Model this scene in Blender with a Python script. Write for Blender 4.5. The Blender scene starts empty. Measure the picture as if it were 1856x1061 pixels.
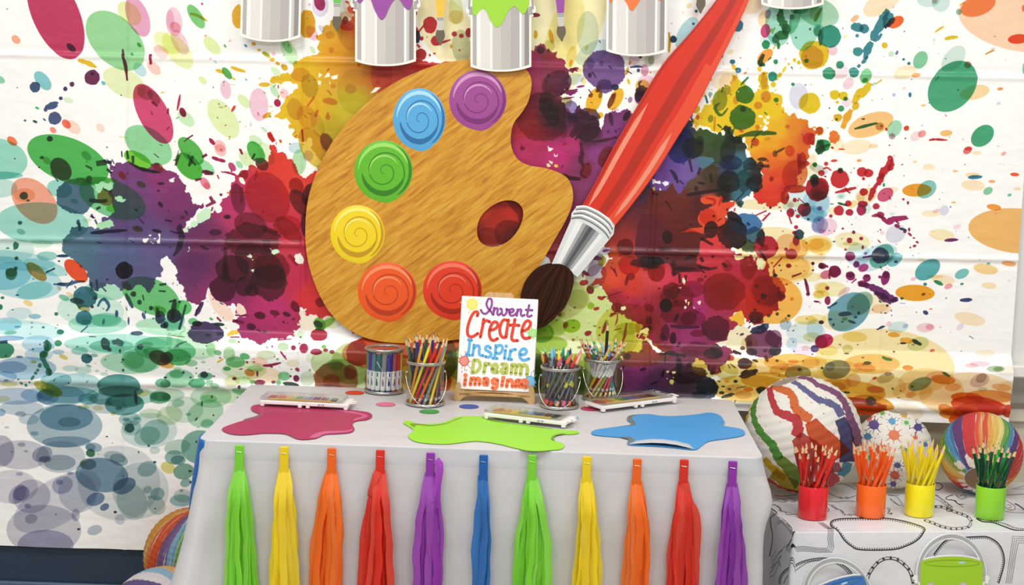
import bpy, bmesh, math, random
import numpy as np
from mathutils import Vector, Matrix, noise
from mathutils.geometry import tessellate_polygon

PI = math.pi
C = bpy.context.scene.collection
SC = bpy.context.scene
rnd = random.Random(11)

# ------------------------------------------------------------------ camera
CAMF = 2928.6                      # focal length in pixels of the 1856-wide frame
CAMP = Vector((0.130758, -3.41675, 1.55886))
YAW, PITCH, ROLL = -0.0206629, 0.137953, 0.0274203
_f = Vector((math.sin(YAW)*math.cos(PITCH), math.cos(YAW)*math.cos(PITCH), -math.sin(PITCH)))
_r = Vector((math.cos(YAW), -math.sin(YAW), 0))
_u = _r.cross(_f)
CR = _r*math.cos(ROLL) + _u*math.sin(ROLL)
CU = -_r*math.sin(ROLL) + _u*math.cos(ROLL)
CF = _f
cam = bpy.data.cameras.new('camera')
camo = bpy.data.objects.new('camera', cam); C.objects.link(camo)
cam.sensor_width = 36.0; cam.lens = 36.0*CAMF/1856
cam.clip_start = 0.05; cam.clip_end = 60
M = Matrix((CR, CU, -CF)).transposed().to_4x4(); M.translation = CAMP
camo.matrix_world = M
SC.camera = camo

# ------------------------------------------------------------------ world, lamps, exposure
w = bpy.data.worlds.new('room_light'); SC.world = w; w.use_nodes = True
bg = w.node_tree.nodes['Background']
bg.inputs[0].default_value = (1.0, 0.985, 0.955, 1); bg.inputs[1].default_value = 0.40
def area(name, loc, rot, sx, sy, power, col=(1, 0.985, 0.95)):
    l = bpy.data.lights.new(name, 'AREA'); l.shape = 'RECTANGLE'; l.size = sx; l.size_y = sy
    l.energy = power; l.color = col
    o = bpy.data.objects.new(name, l); C.objects.link(o); o.location = loc; o.rotation_euler = rot
    return o
area('ceiling_panel_light', (-1.0, -0.75, 2.65), (0, 0, 0), 1.3, 0.6, 36)
area('ceiling_panel_light', (1.1, -0.75, 2.65), (0, 0, 0), 1.3, 0.6, 36)
area('ceiling_panel_light', (-1.0, -3.6, 2.75), (math.radians(20), 0, 0), 1.2, 0.6, 34)
area('ceiling_panel_light', (1.2, -3.6, 2.75), (math.radians(20), 0, 0), 1.2, 0.6, 34)
SC.view_settings.view_transform = 'Standard'
SC.view_settings.look = 'None'
SC.view_settings.gamma = 1
SC.view_settings.use_curve_mapping = False
SC.view_settings.exposure = -0.10

# ------------------------------------------------------------------ geometry of the place
def ray(x, y): return CF + CR*((x-928)/CAMF) - CU*((y-530.5)/CAMF)
def at_y(x, y, Y):
    d = ray(x, y); return CAMP + d*((Y-CAMP.y)/d.y)
def at_z(x, y, Z):
    d = ray(x, y); return CAMP + d*((Z-CAMP.z)/d.z)
TZ = 0.74                # top of the main table
WY = 0.75                # plane of the hung sheet
TRAYY = 0.715             # front of the rail the sheet falls over
ZT, ZS, ZV = 1.95, 0.858, 0.815
SLN = math.hypot(WY-TRAYY, ZS-ZV)
def sheet_st(x, y):
    """photo point -> (X, arc length from the top of the sheet)"""
    p = at_y(x, y, TRAYY)
    if p.z < ZV: return p.x, (ZT-ZS) + SLN + (ZV-p.z)
    q = at_y(x, y, WY)
    if q.z >= ZS: return q.x, ZT-q.z
    d = ray(x, y); n = Vector((0, ZS-ZV, -(WY-TRAYY)))
    t = n.dot(Vector((0, WY, ZS))-CAMP)/n.dot(d); r = CAMP + d*t
    return r.x, (ZT-ZS) + SLN*min(1, max(0, (WY-r.y)/(WY-TRAYY)))

# ------------------------------------------------------------------ helpers
def lin(c):
    if isinstance(c, str): c = tuple(int(c[i:i+2], 16)/255 for i in (0, 2, 4))
    return tuple(v/12.92 if v <= 0.04045 else ((v+0.055)/1.055)**2.4 for v in c)
_m = {}
def mat(hexc, rough=0.5, metal=0.0, coat=0.0, trans=0.0, bump=0.0, bscale=60, spec=0.5, sheen=0):
    key = (hexc, rough, metal, coat, trans, bump, bscale, spec)
    if key in _m: return _m[key]
    m = bpy.data.materials.new('surface_' + hexc); m.use_nodes = True
    b = m.node_tree.nodes['Principled BSDF']
    b.inputs['Base Color'].default_value = (*lin(hexc), 1)
    b.inputs['Roughness'].default_value = rough; b.inputs['Metallic'].default_value = metal
    b.inputs['Specular IOR Level'].default_value = spec
    b.inputs['Coat Weight'].default_value = coat
    nt = m.node_tree
    if bump:
        tc = nt.nodes.new('ShaderNodeTexCoord'); nz = nt.nodes.new('ShaderNodeTexNoise')
        nz.inputs['Scale'].default_value = bscale; nz.inputs['Detail'].default_value = 3
        bp = nt.nodes.new('ShaderNodeBump'); bp.inputs['Strength'].default_value = bump; bp.inputs['Distance'].default_value = 0.01
        nt.links.new(tc.outputs['Object'], nz.inputs['Vector']); nt.links.new(nz.outputs['Fac'], bp.inputs['Height'])
        nt.links.new(bp.outputs['Normal'], b.inputs['Normal'])
    if trans:
        t = nt.nodes.new('ShaderNodeBsdfTranslucent'); t.inputs['Color'].default_value = (*lin(hexc), 1)
        mx = nt.nodes.new('ShaderNodeMixShader'); mx.inputs[0].default_value = trans
        out = nt.nodes['Material Output']
        nt.links.new(b.outputs[0], mx.inputs[1]); nt.links.new(t.outputs[0], mx.inputs[2]); nt.links.new(mx.outputs[0], out.inputs[0])
    _m[key] = m
    return m
def clear_mat(name, tint, gloss=0.12, rough=0.05):
    m = bpy.data.materials.new(name); m.use_nodes = True; nt = m.node_tree
    nt.nodes.remove(nt.nodes['Principled BSDF']); out = nt.nodes['Material Output']
    t = nt.nodes.new('ShaderNodeBsdfTransparent'); t.inputs[0].default_value = (*lin(tint), 1)
    g = nt.nodes.new('ShaderNodeBsdfGlossy'); g.inputs['Roughness'].default_value = rough
    lw = nt.nodes.new('ShaderNodeLayerWeight'); lw.inputs[0].default_value = 0.35
    ma = nt.nodes.new('ShaderNodeMath'); ma.operation = 'MULTIPLY_ADD'; ma.inputs[1].default_value = 0.30; ma.inputs[2].default_value = gloss*0.3
    mx = nt.nodes.new('ShaderNodeMixShader')
    nt.links.new(lw.outputs['Fresnel'], ma.inputs[0]); nt.links.new(ma.outputs[0], mx.inputs[0])
    nt.links.new(t.outputs[0], mx.inputs[1]); nt.links.new(g.outputs[0], mx.inputs[2]); nt.links.new(mx.outputs[0], out.inputs[0])
    return m
CLEAR = clear_mat('clear_plastic', 'f6f8f7', .08)
CLEAR2 = clear_mat('clear_lid_plastic', 'f6f6f4', 0.5, 0.12)
def tag(o, label=None, cat=None, group=None, kind=None):
    if label: o['label'] = label
    if cat: o['category'] = cat
    if group: o['group'] = group
    if kind: o['kind'] = kind
    return o
def empty(name, loc=(0, 0, 0), rot=(0, 0, 0)):
    o = bpy.data.objects.new(name, None); C.objects.link(o); o.location = loc; o.rotation_euler = rot
    o.empty_display_size = 0.02
    return o
def mobj(name, me, mats, parent=None, smooth=False, loc=None):
    if not isinstance(mats, (list, tuple)): mats = [mats]
    for m in mats: me.materials.append(m)
    if smooth:
        for p in me.polygons: p.use_smooth = True
    o = bpy.data.objects.new(name, me); C.objects.link(o)
    if parent: o.parent = parent
    if loc: o.location = loc
    return o
class MB:
    """collects pieces of one mesh"""
    def __init__(s): s.v = []; s.f = []; s.mi = []
    def add(s, vs, fs, mi=0):
        k = len(s.v); s.v += [tuple(v) for v in vs]; s.f += [tuple(i+k for i in f) for f in fs]
        s.mi += [mi]*len(fs)
    def box(s, x0, x1, y0, y1, z0, z1, mi=0, mtx=None):
        vs = [Vector((x, y, z)) for z in (z0, z1) for y in (y0, y1) for x in (x0, x1)]
        if mtx: vs = [mtx @ v for v in vs]
        s.add(vs, [(0, 2, 3, 1), (4, 5, 7, 6), (0, 1, 5, 4), (2, 6, 7, 3), (0, 4, 6, 2), (1, 3, 7, 5)], mi)
    def rbox(s, x0, x1, y0, y1, z0, z1, b, mi=0, mtx=None):
        o = [(x0+b, y0), (x1-b, y0), (x1, y0+b), (x1, y1-b), (x1-b, y1), (x0+b, y1), (x0, y1-b), (x0, y0+b)]
        i = [(x0+b, y0+b), (x1-b, y0+b), (x1-b, y0+b), (x1-b, y1-b), (x1-b, y1-b), (x0+b, y1-b), (x0+b, y1-b), (x0+b, y0+b)]
        vs = [Vector((*p, z)) for p, z in [(q, z0) for q in i] + [(q, z0+b) for q in o] + [(q, z1-b) for q in o] + [(q, z1) for q in i]]
        if mtx: vs = [mtx @ v for v in vs]
        fs = [tuple(range(7, -1, -1)), tuple(range(24, 32))]
        for r in range(3):
            for k in range(8): fs.append((r*8+k, r*8+(k+1) % 8, r*8+8+(k+1) % 8, r*8+8+k))
        s.add(vs, fs, mi)
    def lathe(s, prof, n=32, mi=0, mtx=None, cap=True, hexa=0):
        vs = []
        for r, z in prof:
            for k in range(n):
                a = 2*PI*k/n; vs.append(Vector((r*math.cos(a), r*math.sin(a), z)))
        if mtx: vs = [mtx @ v for v in vs]
        fs = []
        for j in range(len(prof)-1):
            for k in range(n): fs.append((j*n+k, j*n+(k+1) % n, (j+1)*n+(k+1) % n, (j+1)*n+k))
        if cap:
            if prof[0][0] > 0: fs.append(tuple(range(n-1, -1, -1)))
            if prof[-1][0] > 0: fs.append(tuple((len(prof)-1)*n+k for k in range(n)))
        s.add(vs, fs, mi)
    def tube(s, pts, r, n=8, mi=0, closed=False):
        pts = [Vector(p) for p in pts]; m = len(pts); vs = []
        up = None
        for i, p in enumerate(pts):
            if closed: t = pts[(i+1) % m]-pts[i-1]
            else: t = pts[min(i+1, m-1)]-pts[max(i-1, 0)]
            t = t.normalized() if t.length > 1e-9 else Vector((0, 0, 1))
            if up is None:
                up = t.orthogonal().normalized()
            up = (up - t*up.dot(t)).normalized(); sd = t.cross(up)
            rr = r[i] if isinstance(r, (list, tuple)) else r
            for k in range(n):
                a = 2*PI*k/n; vs.append(p + (up*math.cos(a) + sd*math.sin(a))*rr)
        fs = []
        for j in range(m if closed else m-1):
            j2 = (j+1) % m
            for k in range(n): fs.append((j*n+k, j*n+(k+1) % n, j2*n+(k+1) % n, j2*n+k))
        if not closed: fs += [tuple(range(n-1, -1, -1)), tuple((m-1)*n+k for k in range(n))]
        s.add(vs, fs, mi)
    def prism(s, outline, fn, back=0.0, front=0.004, mi=0, holes=(), side=None):
        """outline in 2D; fn(x, y, h) -> 3D at height h off the surface; a closed slab"""
        loops = [list(outline)] + [list(h) for h in holes]
        tris = tessellate_polygon([[Vector((p[0], p[1], 0)) for p in l] for l in loops])
        flat = [p for l in loops for p in l]; n = len(flat)
        vs = [fn(p[0], p[1], front) for p in flat] + [fn(p[0], p[1], back) for p in flat]
        s.add(vs, [tuple(t) for t in tris] + [tuple(i+n for i in reversed(t)) for t in tris], mi)
        k = len(s.v)-2*n; st = 0; fs = []
        for l in loops:
            m = len(l)
            for i in range(m):
                a, b = st+i, st+(i+1) % m; fs.append((a+k, b+k, b+k+n, a+k+n))
            st += m
        s.f += fs; s.mi += [mi if side is None else side]*len(fs)
    def mesh(s, name='m', smooth=False):
        me = bpy.data.meshes.new(name); me.from_pydata(s.v, [], s.f)
        bm = bmesh.new(); bm.from_mesh(me)
        me2 = me
        bm.to_mesh(me); bm.free()
        me.polygons.foreach_set('material_index', s.mi)
        if smooth: me.polygons.foreach_set('use_smooth', [True]*len(me.polygons))
        me.update(); return me
    def build(s, name, mats, parent=None, smooth=False, fix=True, loc=None):
        me = s.mesh(name)
        if fix:
            bm = bmesh.new(); bm.from_mesh(me); bmesh.ops.recalc_face_normals(bm, faces=bm.faces); bm.to_mesh(me); bm.free()
        return mobj(name, me, mats, parent, smooth, loc)
def smooth_by_angle(o, deg=35):
    me = o.data
    for p in me.polygons: p.use_smooth = True
    bm = bmesh.new(); bm.from_mesh(me)
    for e in bm.edges:
        if len(e.link_faces) == 2 and e.calc_face_angle(0) > math.radians(deg): e.smooth = False
    bm.to_mesh(me); bm.free()
    return o
def cat_rom(pts, n=6, closed=True):
    out = []; m = len(pts)
    for i in range(m if closed else m-1):
        if closed: p0, p1, p2, p3 = pts[i-1], pts[i], pts[(i+1) % m], pts[(i+2) % m]
        else: p0, p1, p2, p3 = pts[max(i-1, 0)], pts[i], pts[i+1], pts[min(i+2, m-1)]
        for k in range(n):
            t = k/n
            out.append(tuple(0.5*((2*b) + (c-a)*t + (2*a-5*b+4*c-d)*t*t + (-a+3*b-3*c+d)*t**3) for a, b, c, d in zip(p0, p1, p2, p3)))
    if not closed: out.append(tuple(pts[-1]))
    return out
def ell(cx, cy, a, b, ang=0, n=40):
    c, s = math.cos(math.radians(ang)), math.sin(math.radians(ang)); o = []
    for k in range(n):
        t = 2*PI*k/n; x, y = a*math.cos(t), b*math.sin(t)
        o.append((cx+x*c-y*s, cy+x*s+y*c))
    return o
def ragged(pts, amp, rng, levels=3):
    """roughen a traced outline by midpoint displacement"""
    for _ in range(levels):
        q = []
        for i in range(len(pts)):
            a, b = pts[i], pts[(i+1) % len(pts)]
            dx, dy = b[0]-a[0], b[1]-a[1]; L = math.hypot(dx, dy)
            if L < 1.6: q.append(a); continue
            k = rng.uniform(-1, 1)*amp*min(L, 14)/L
            q += [a, ((a[0]+b[0])/2 - dy*k, (a[1]+b[1])/2 + dx*k)]
        pts = q
    return pts
def blob_pts(cx, cy, rx, ry, ang, amp, rng, n=None):
    n = n or max(10, int((rx+ry)*1.1)); n = min(n, 90)
    ph = [rng.uniform(0, 6.28) for _ in range(5)]
    c, s = math.cos(math.radians(ang)), math.sin(math.radians(ang)); o = []
    for k in range(n):
        t = 2*PI*k/n
        r = 1 + amp*(0.5*math.sin(3*t+ph[0]) + 0.4*math.sin(5*t+ph[1]) + 0.3*math.sin(8*t+ph[2])) + rng.uniform(-amp, amp)*0.55
        x, y = rx*r*math.cos(t), ry*r*math.sin(t)
        o.append((cx+x*c-y*s, cy+x*s+y*c))
    return o
def star_pts(cx, cy, r, arms, rng):
    """a splat with drop-ended arms"""
    o = []
    for k in range(arms):
        a = 2*PI*k/arms + rng.uniform(-.2, .2); L = r*rng.uniform(.75, 1.15); wd = 0.5*PI/arms*0.55
        for t, q in ((-2.2, .42), (-1.0, .45), (-.45, .62), (-.5, L/r*.85), (-.55, L/r*.97), (0, L/r*1.06), (.55, L/r*.97), (.5, L/r*.85), (.45, .62), (1.0, .45)):
            sc = 1 if q < .7 else .42
            o.append((cx+r*q*math.cos(a+t*wd*sc*1.6), cy+r*q*math.sin(a+t*wd*sc*1.6)))
    return o

class Print:
    """an ink print computed in memory: transparent inks multiply where they overlap"""
    def __init__(s, wm, hm, ppm, base='fbfaf6', fn=None):
        s.ppm = ppm; s.W = int(wm*ppm); s.H = int(hm*ppm); s.fn = fn; s.gain = 1.0
        s.px = np.ones((s.H, s.W, 3), np.float32)*np.array([int(base[i:i+2], 16)/255 for i in (0, 2, 4)], np.float32)
        s.o = (0, 0, 1.0)
    def sec(s, ox, oy, sc): s.o = (ox, oy, sc)
    def cv(s, p):
        x, y = s.o[0]+p[0]/s.o[2], s.o[1]+p[1]/s.o[2]
        if s.fn: x, y = s.fn(x, y)
        return x*s.ppm, y*s.ppm
    def cov(s, P):
        P = np.array(P, np.float64)
        x0, x1 = int(max(0, math.floor(P[:, 0].min())-1)), int(min(s.W, math.ceil(P[:, 0].max())+2))
        y0, y1 = int(max(0, math.floor(P[:, 1].min()))), int(min(s.H, math.ceil(P[:, 1].max())+1))
        if x1 <= x0 or y1 <= y0: return None
        w_, h_ = x1-x0, y1-y0
        acc = np.zeros((h_, w_+2), np.float32)
        A = P; B = np.roll(P, -1, 0); ss = 3
        for j in range(h_*ss):
            yy = y0 + (j+.5)/ss
            m = (A[:, 1] <= yy) != (B[:, 1] <= yy)
            if not m.any(): continue
            a, b = A[m], B[m]
            xs = np.sort(a[:, 0] + (yy-a[:, 1])/(b[:, 1]-a[:, 1])*(b[:, 0]-a[:, 0])) - x0
            xs = np.clip(xs, 0, w_)
            row = acc[j//ss]
            for q in range(0, len(xs)-1, 2):
                for xx, sg in ((xs[q], 1.0), (xs[q+1], -1.0)):
                    i = int(xx); fr = xx-i
                    row[i] += sg*(1-fr)/ss; row[i+1] += sg*fr/ss
        return np.clip(np.cumsum(acc, 1)[:, :w_], 0, 1), x0, x1, y0, y1
    def poly(s, pts, col, opaque=False, raw=False):
        r = s.cov([s.cv(p) for p in pts] if not raw else pts)
        if r is None: return
        c, x0, x1, y0, y1 = r; c = c[..., None]
        if isinstance(col, str): ink = np.array([int(col[i:i+2], 16)/255 for i in (0, 2, 4)], np.float32)
        else:                                   # colour field: [(x, y, hex)...] blended between the points
            K = [(*s.cv((q[0], q[1])), q[2]) for q in col]
            yy, xx = np.mgrid[y0:y1:2, x0:x1:2].astype(np.float32)
            num = np.zeros(yy.shape+(3,), np.float32); den = np.zeros(yy.shape, np.float32)
            for kx, ky, h in K:
                wg = 1/(((xx-kx)**2+(yy-ky)**2)+60)**1.9
                num += wg[..., None]*np.array([int(h[i:i+2], 16)/255 for i in (0, 2, 4)], np.float32); den += wg
            ink = np.repeat(np.repeat(num/den[..., None], 2, 0), 2, 1)[:y1-y0, :x1-x0]
        R = s.px[y0:y1, x0:x1]
        if not opaque: ink = 1-(1-ink)*s.gain
        if opaque: R[:] = R*(1-c) + ink*c
        else:                                   # ink takes less on ground that is already dark
            R *= 1 - c*(1-ink)*(0.42 + 0.58*np.clip(R.mean(2, keepdims=True)*1.35, 0, 1))
    def line(s, pts, wd, col, opaque=False):
        """stroke of width wd (in section units)"""
        P = [Vector(p[:2]) for p in pts]; L = []; Rr = []
        for i, p in enumerate(P):
            t = P[min(i+1, len(P)-1)]-P[max(i-1, 0)]
            if t.length < 1e-6: t = Vector((1, 0))
            t.normalize(); n = Vector((-t.y, t.x)); h = (pts[i][2] if len(pts[i]) > 2 else wd)/2
            L.append(tuple(p+n*h)); Rr.append(tuple(p-n*h))
        s.poly(L+Rr[::-1], col, opaque)
    def image(s, name):
        im = bpy.data.images.new(name, s.W, s.H, alpha=False)
        a = np.ones((s.H, s.W, 4), np.float32); a[..., :3] = np.clip(s.px[::-1], 0, 1)
        im.pixels.foreach_set(a.ravel()); im.update(); im.pack()
        return im
def print_mat(name, im, rough=0.4, coat=0.0, bump=None, trans=0.0, spec=0.5, back=None):
    m = bpy.data.materials.new(name); m.use_nodes = True; nt = m.node_tree; b = nt.nodes['Principled BSDF']
    t = nt.nodes.new('ShaderNodeTexImage'); t.image = im; t.extension = 'EXTEND'; t.interpolation = 'Linear'
    nt.links.new(t.outputs[0], b.inputs['Base Color']); b.inputs['Roughness'].default_value = rough
    b.inputs['Coat Weight'].default_value = coat; b.inputs['Coat Roughness'].default_value = 0.12
    b.inputs['Specular IOR Level'].default_value = spec
    if bump:
        tc = nt.nodes.new('ShaderNodeTexCoord'); last = None
        for sc_, st_, stretch in bump:
            mp = nt.nodes.new('ShaderNodeMapping'); mp.inputs['Scale'].default_value = stretch
            mp.inputs['Rotation'].default_value = (0, 0.6, 0)
            nz = nt.nodes.new('ShaderNodeTexNoise'); nz.inputs['Scale'].default_value = sc_; nz.inputs['Detail'].default_value = 2
            bp = nt.nodes.new('ShaderNodeBump'); bp.inputs['Strength'].default_value = st_; bp.inputs['Distance'].default_value = 0.02
            nt.links.new(tc.outputs['Object'], mp.inputs[0]); nt.links.new(mp.outputs[0], nz.inputs['Vector']); nt.links.new(nz.outputs['Fac'], bp.inputs['Height'])
            if last: nt.links.new(last.outputs[0], bp.inputs['Normal'])
            last = bp
        nt.links.new(last.outputs[0], b.inputs['Normal']); nt.links.new(last.outputs[0], b.inputs['Coat Normal'])
    if back:                                # the unprinted side
        ge = nt.nodes.new('ShaderNodeNewGeometry'); mc = nt.nodes.new('ShaderNodeMix'); mc.data_type = 'RGBA'
        nt.links.new(ge.outputs['Backfacing'], mc.inputs[0]); nt.links.new(t.outputs[0], mc.inputs[6]); mc.inputs[7].default_value = (*lin(back), 1)
        nt.links.new(mc.outputs[2], b.inputs['Base Color'])
    if trans:
        tr = nt.nodes.new('ShaderNodeBsdfTranslucent'); nt.links.new(t.outputs[0], tr.inputs[0])
        mx = nt.nodes.new('ShaderNodeMixShader'); mx.inputs[0].default_value = trans; out = nt.nodes['Material Output']
        nt.links.new(b.outputs[0], mx.inputs[1]); nt.links.new(tr.outputs[0], mx.inputs[2]); nt.links.new(mx.outputs[0], out.inputs[0])
    return m

# ------------------------------------------------------------------ the print on the hung plastic sheet
SX0, SX1 = -1.50, 1.3442
SBOT = (ZT-ZS) + SLN + (ZV-0.262)
PR = Print(SX1-SX0, SBOT, 1000, 'fbfaf7', lambda x, y: (sheet_st(x, y)[0]-SX0, sheet_st(x, y)[1]))
pr = random.Random(5)
def E(cx, cy, a, b, ang, col): PR.poly(ell(cx, cy, a, b, ang, 56 if a > 40 else 24), col)
def EE(t):
    for q in t.split(';'):
        q = q.split()
        if q: E(*[float(v) for v in q[:5]], q[5])
def B(cx, cy, rx, ry, col, amp=.05, ang=0): PR.poly(blob_pts(cx, cy, rx, ry, ang, amp, pr), col)
def BB(t, amp=.05):
    for q in t.split(';'):
        q = q.split()
        if q: B(float(q[0]), float(q[1]), float(q[2]), float(q[3]), q[4], float(q[6]) if len(q) > 6 else amp, float(q[5]) if len(q) > 5 else 0)
def LL(t):
    """strokes: x y x y ... width colour"""
    for q in t.split(';'):
        q = q.split()
        if not q: continue
        v = [float(k) for k in q[:-2]]; wd = float(q[-2]); n = len(v)//2
        P = [(v[2*i], v[2*i+1]) for i in range(n)]
        if n > 2: P = cat_rom(P, 4, False)
        n = len(P)
        PR.line([(p[0], p[1], wd*(.35+.65*math.sin(PI*min(1, max(.12, (i+.5)/n))))*pr.uniform(.75, 1.2)) for i, p in enumerate(P)], wd, q[-1])
def MASS(pts, cols, amp=.28):
    v = [float(k) for k in pts.split()]
    P = [(v[2*i], v[2*i+1]) for i in range(len(v)//2)]
    K = []
    for q in cols.split(';'):
        q = q.split()
        if q: K.append((float(q[0]), float(q[1]), q[2]))
    PR.poly(ragged(P, amp, pr), K)
def specks(x0, y0, x1, y1, n, cols, lo=.6, hi=3.0, drop=.6):
    for _ in range(n):
        x, y = pr.uniform(x0, x1), pr.uniform(y0, y1); r = lo + (hi-lo)*pr.random()**2.5
        c = pr.choice(cols.split())
        if pr.random() < drop: B(x, y, r, r*pr.uniform(.7, 1), c, .12)
        else: B(x, y, r*1.9, r*.55, c, .1, pr.uniform(-70, 70))

# pale translucent discs of the upper left
PR.sec(0, 0, 3.93)
EE('''400 100 345 165 66 bf3a62; 825 290 255 160 46 98d69b; 985 120 150 76 68 e6a6c6; 925 95 100 66 45 e9f0ae;
510 340 40 22 45 30304a; 120 282 36 26 45 f7ab92; 310 575 80 45 50 84c8cf; 0 565 45 26 25 92d1ae; 890 590 165 95 28 e6f0c0;
1095 810 235 105 62 cf4a74; 1035 660 62 45 40 b9a898; 1100 690 60 30 50 b09a98; 492 714 38 20 15 dff0d4; 477 883 38 26 45 f0765f; 525 905 62 38 40 fadccd; 720 910 36 26 45 fae0d2; 383 927 26 19 45 f4937b;
94 1004 42 26 40 f2804e; 1000 495 58 38 50 c4e4ea; 1100 485 60 34 45 f8cfc4; 1215 150 30 80 0 f3d3e0; 1190 310 110 60 40 eef4bc; 1150 370 60 40 40 f7d2d2;
740 592 18 12 50 6cc0cc; 270 769 16 8 25 4cae68; 995 320 20 12 50 46b04a; 945 385 14 9 50 4ab88a; 985 1000 100 80 0 fbfaf7''')
BB('''255 620 37 38 3f5678; 660 552 54 54 6c2850; 660 525 16 10 3a2030; 517 600 17 18 5c3352; 470 633 15 16 4c3058; 438 700 14 13 46406c; 375 752 48 26 46587f -20 .12; 330 780 14 16 46587f; 395 842 46 46 4a5a82;
185 858 10 8 46708a; 322 852 14 6 46608a 40; 256 866 18 9 2c5a50 25; 57 65 5 4 50607a; 130 624 5 4 5a5a7a; 866 678 7 4 46506a 50; 766 1048 8 4 46406a 50; 360 988 21 20 2a3c34''')
LL('876 350 884 410 900 480 910 575 26 7a2344; 1076 385 1078 460 24 a02748; 560 428 630 450 690 480 34 e3b92a; 1085 725 1125 755 26 6f1f3c; 1080 795 1090 818 10 7c2142; 1203 772 1198 812 18 8e2748; 1190 928 1212 900 8 8e2748; 852 973 915 982 6 e6d060')
PR.sec(300, 0, 3.93)
EE('''67 155 104 57 82 f3cfdf; 75 195 44 34 45 f0b8be; 105 300 100 50 62 f2cfe0; 90 360 155 75 52 ecf4b8; 222 118 98 42 57 7cc878; 335 325 78 42 48 e0f0b0; 885 370 100 48 62 c8ecc0; 870 330 56 28 60 a8dcaa;
1100 20 58 38 75 a82658; 1105 40 58 82 0 e0d8f0; 1028 33 9 9 0 f0b0d0; 1045 235 60 36 60 eec4dc; 1112 205 30 16 50 d0d0ea; 1050 355 30 16 60 d0ecc8;
442 522 50 24 52 52a850; 433 638 68 37 80 f1c9dc; 268 572 36 20 45 dff0ae; 790 510 48 22 40 d8f0c8; 780 652 44 24 55 c4e8c0; 848 668 38 30 60 f6ccd4; 668 745 118 66 86 f0c8dc; 565 722 60 32 48 dcf0b8; 415 845 160 86 55 e2f1b8;
800 733 28 24 70 a82048; 127 800 36 22 65 8a1c3a; 150 845 72 42 42 c8ecc0; 645 1000 52 32 30 d2f0c8; 390 1040 48 38 45 f6c4c6; 710 925 26 12 45 c8e8d0; 462 291 11 9 0 f6c8d4; 772 384 14 16 0 f6d0dc; 328 418 14 10 0 f6c4cc; 360 440 16 10 50 c8e4f0; 720 385 26 16 30 c8e8b0; 610 885 10 18 0 e8daf0;
575 326 14 8 50 4a90b8; 428 328 14 7 55 58b058; 290 255 9 7 0 f29aa0; 265 28 10 8 50 d04a78; 578 567 10 7 50 7ab8cc; 345 622 8 4 50 5a9a60''')
BB('''1010 172 62 100 d8a01e; 520 120 42 85 e2ab2a; 655 272 20 14 dca82a; 632 313 17 13 e2b028 20; 670 357 13 8 e2b028; 720 390 36 14 d6b42c 35; 765 425 20 14 e0b028; 803 452 17 12 e0b028 30; 850 480 27 20 d8a828 40; 708 603 42 16 e0b42a; 725 822 34 17 e0b030 -30; 488 773 26 10 d43a2c -60; 752 975 38 17 d63c2a 60; 822 1005 14 9 d8552c 60; 335 1008 30 14 a22048 50; 98 730 60 9 b8335a 100; 520 495 58 13 e2b42a 18; 392 508 34 13 e2b42a 20; 488 560 18 7 e4bc40 30''')
LL('180 98 230 110 300 150 26 d8b02a; 448 600 500 606 6 e6b84a; 660 798 668 822 8 d44a4a; 805 605 806 630 12 d4523a; 385 762 412 766 10 c8b84a; 700 652 718 666 8 c0a040; 425 760 440 752 8 c04a5a; 425 895 438 888 8 c0485a; 740 755 765 762 8 e0b84a; 755 792 772 788 6 e0c060; 567 902 585 898 5 e0c060; 672 908 700 912 5 e0c060; 370 832 378 845 10 5cb070; 380 735 388 745 10 5aa05a; 975 920 985 1010 16 d2442a; 135 1008 160 990 200 960 9 8e1e3e; 925 975 940 960 8 d45a2a; 790 1010 795 1030 7 d0452a')

# yellow mass behind the palette
PR.sec(0, 0, 1)
MASS('''608 38 600 37 597 47 586 47 588 56 575 63 581 76 575 86 583 95 571 100 560 102 553 103 545 106 535 112 532 120 531 132 520 131 508 139 492 141 491 150 512 152 528 148 538 152 540 161 526 170 517 180 508 195 496 211 506 214 521 214 528 224 524 232 534 236 531 246 545 256 555 256 563 247 565 265 582 290 590 296 700 260 800 140 905 125 905 78 860 108 790 114 745 104 742 90 744 70 755 60 757 25 752 -20 640 -20 642 30 632 42 622 34''',
'540 130 e2b822;520 190 e4ba24;560 200 dfae22;560 80 e0ac22;600 60 dca424;570 250 dcb428;620 80 dd9a1e;640 40 d86828;650 100 cc8a20;640 200 c8b428;600 240 b8a020;700 110 b83a28;720 80 c03028;760 60 d04a30;770 95 c23030;740 110 b43028;700 40 c03040', .3)
PR.sec(500, 0, 3.5375); PR.gain = .6
EE('''220 550 78 52 75 b8a83c; 520 590 150 125 80 d8dc8c; 125 700 72 50 75 c8a03c; 330 915 62 40 80 a87038; 480 570 38 32 0 e0a040; 335 750 15 19 0 d84a2a; 265 670 38 16 75 f0f040; 465 200 130 70 78 d8b080; 160 480 60 45 0 e0a040; 200 750 80 60 60 e8b850; 357 322 17 19 0 e09030; 535 415 12 14 0 d8502a; 680 480 120 70 90 c86a50; 655 528 17 15 0 c84030; 270 800 90 40 70 d0c86c; 370 552 18 16 0 e09a30; 350 225 30 26 0 e0a83a''')
PR.gain = 1.0
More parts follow.
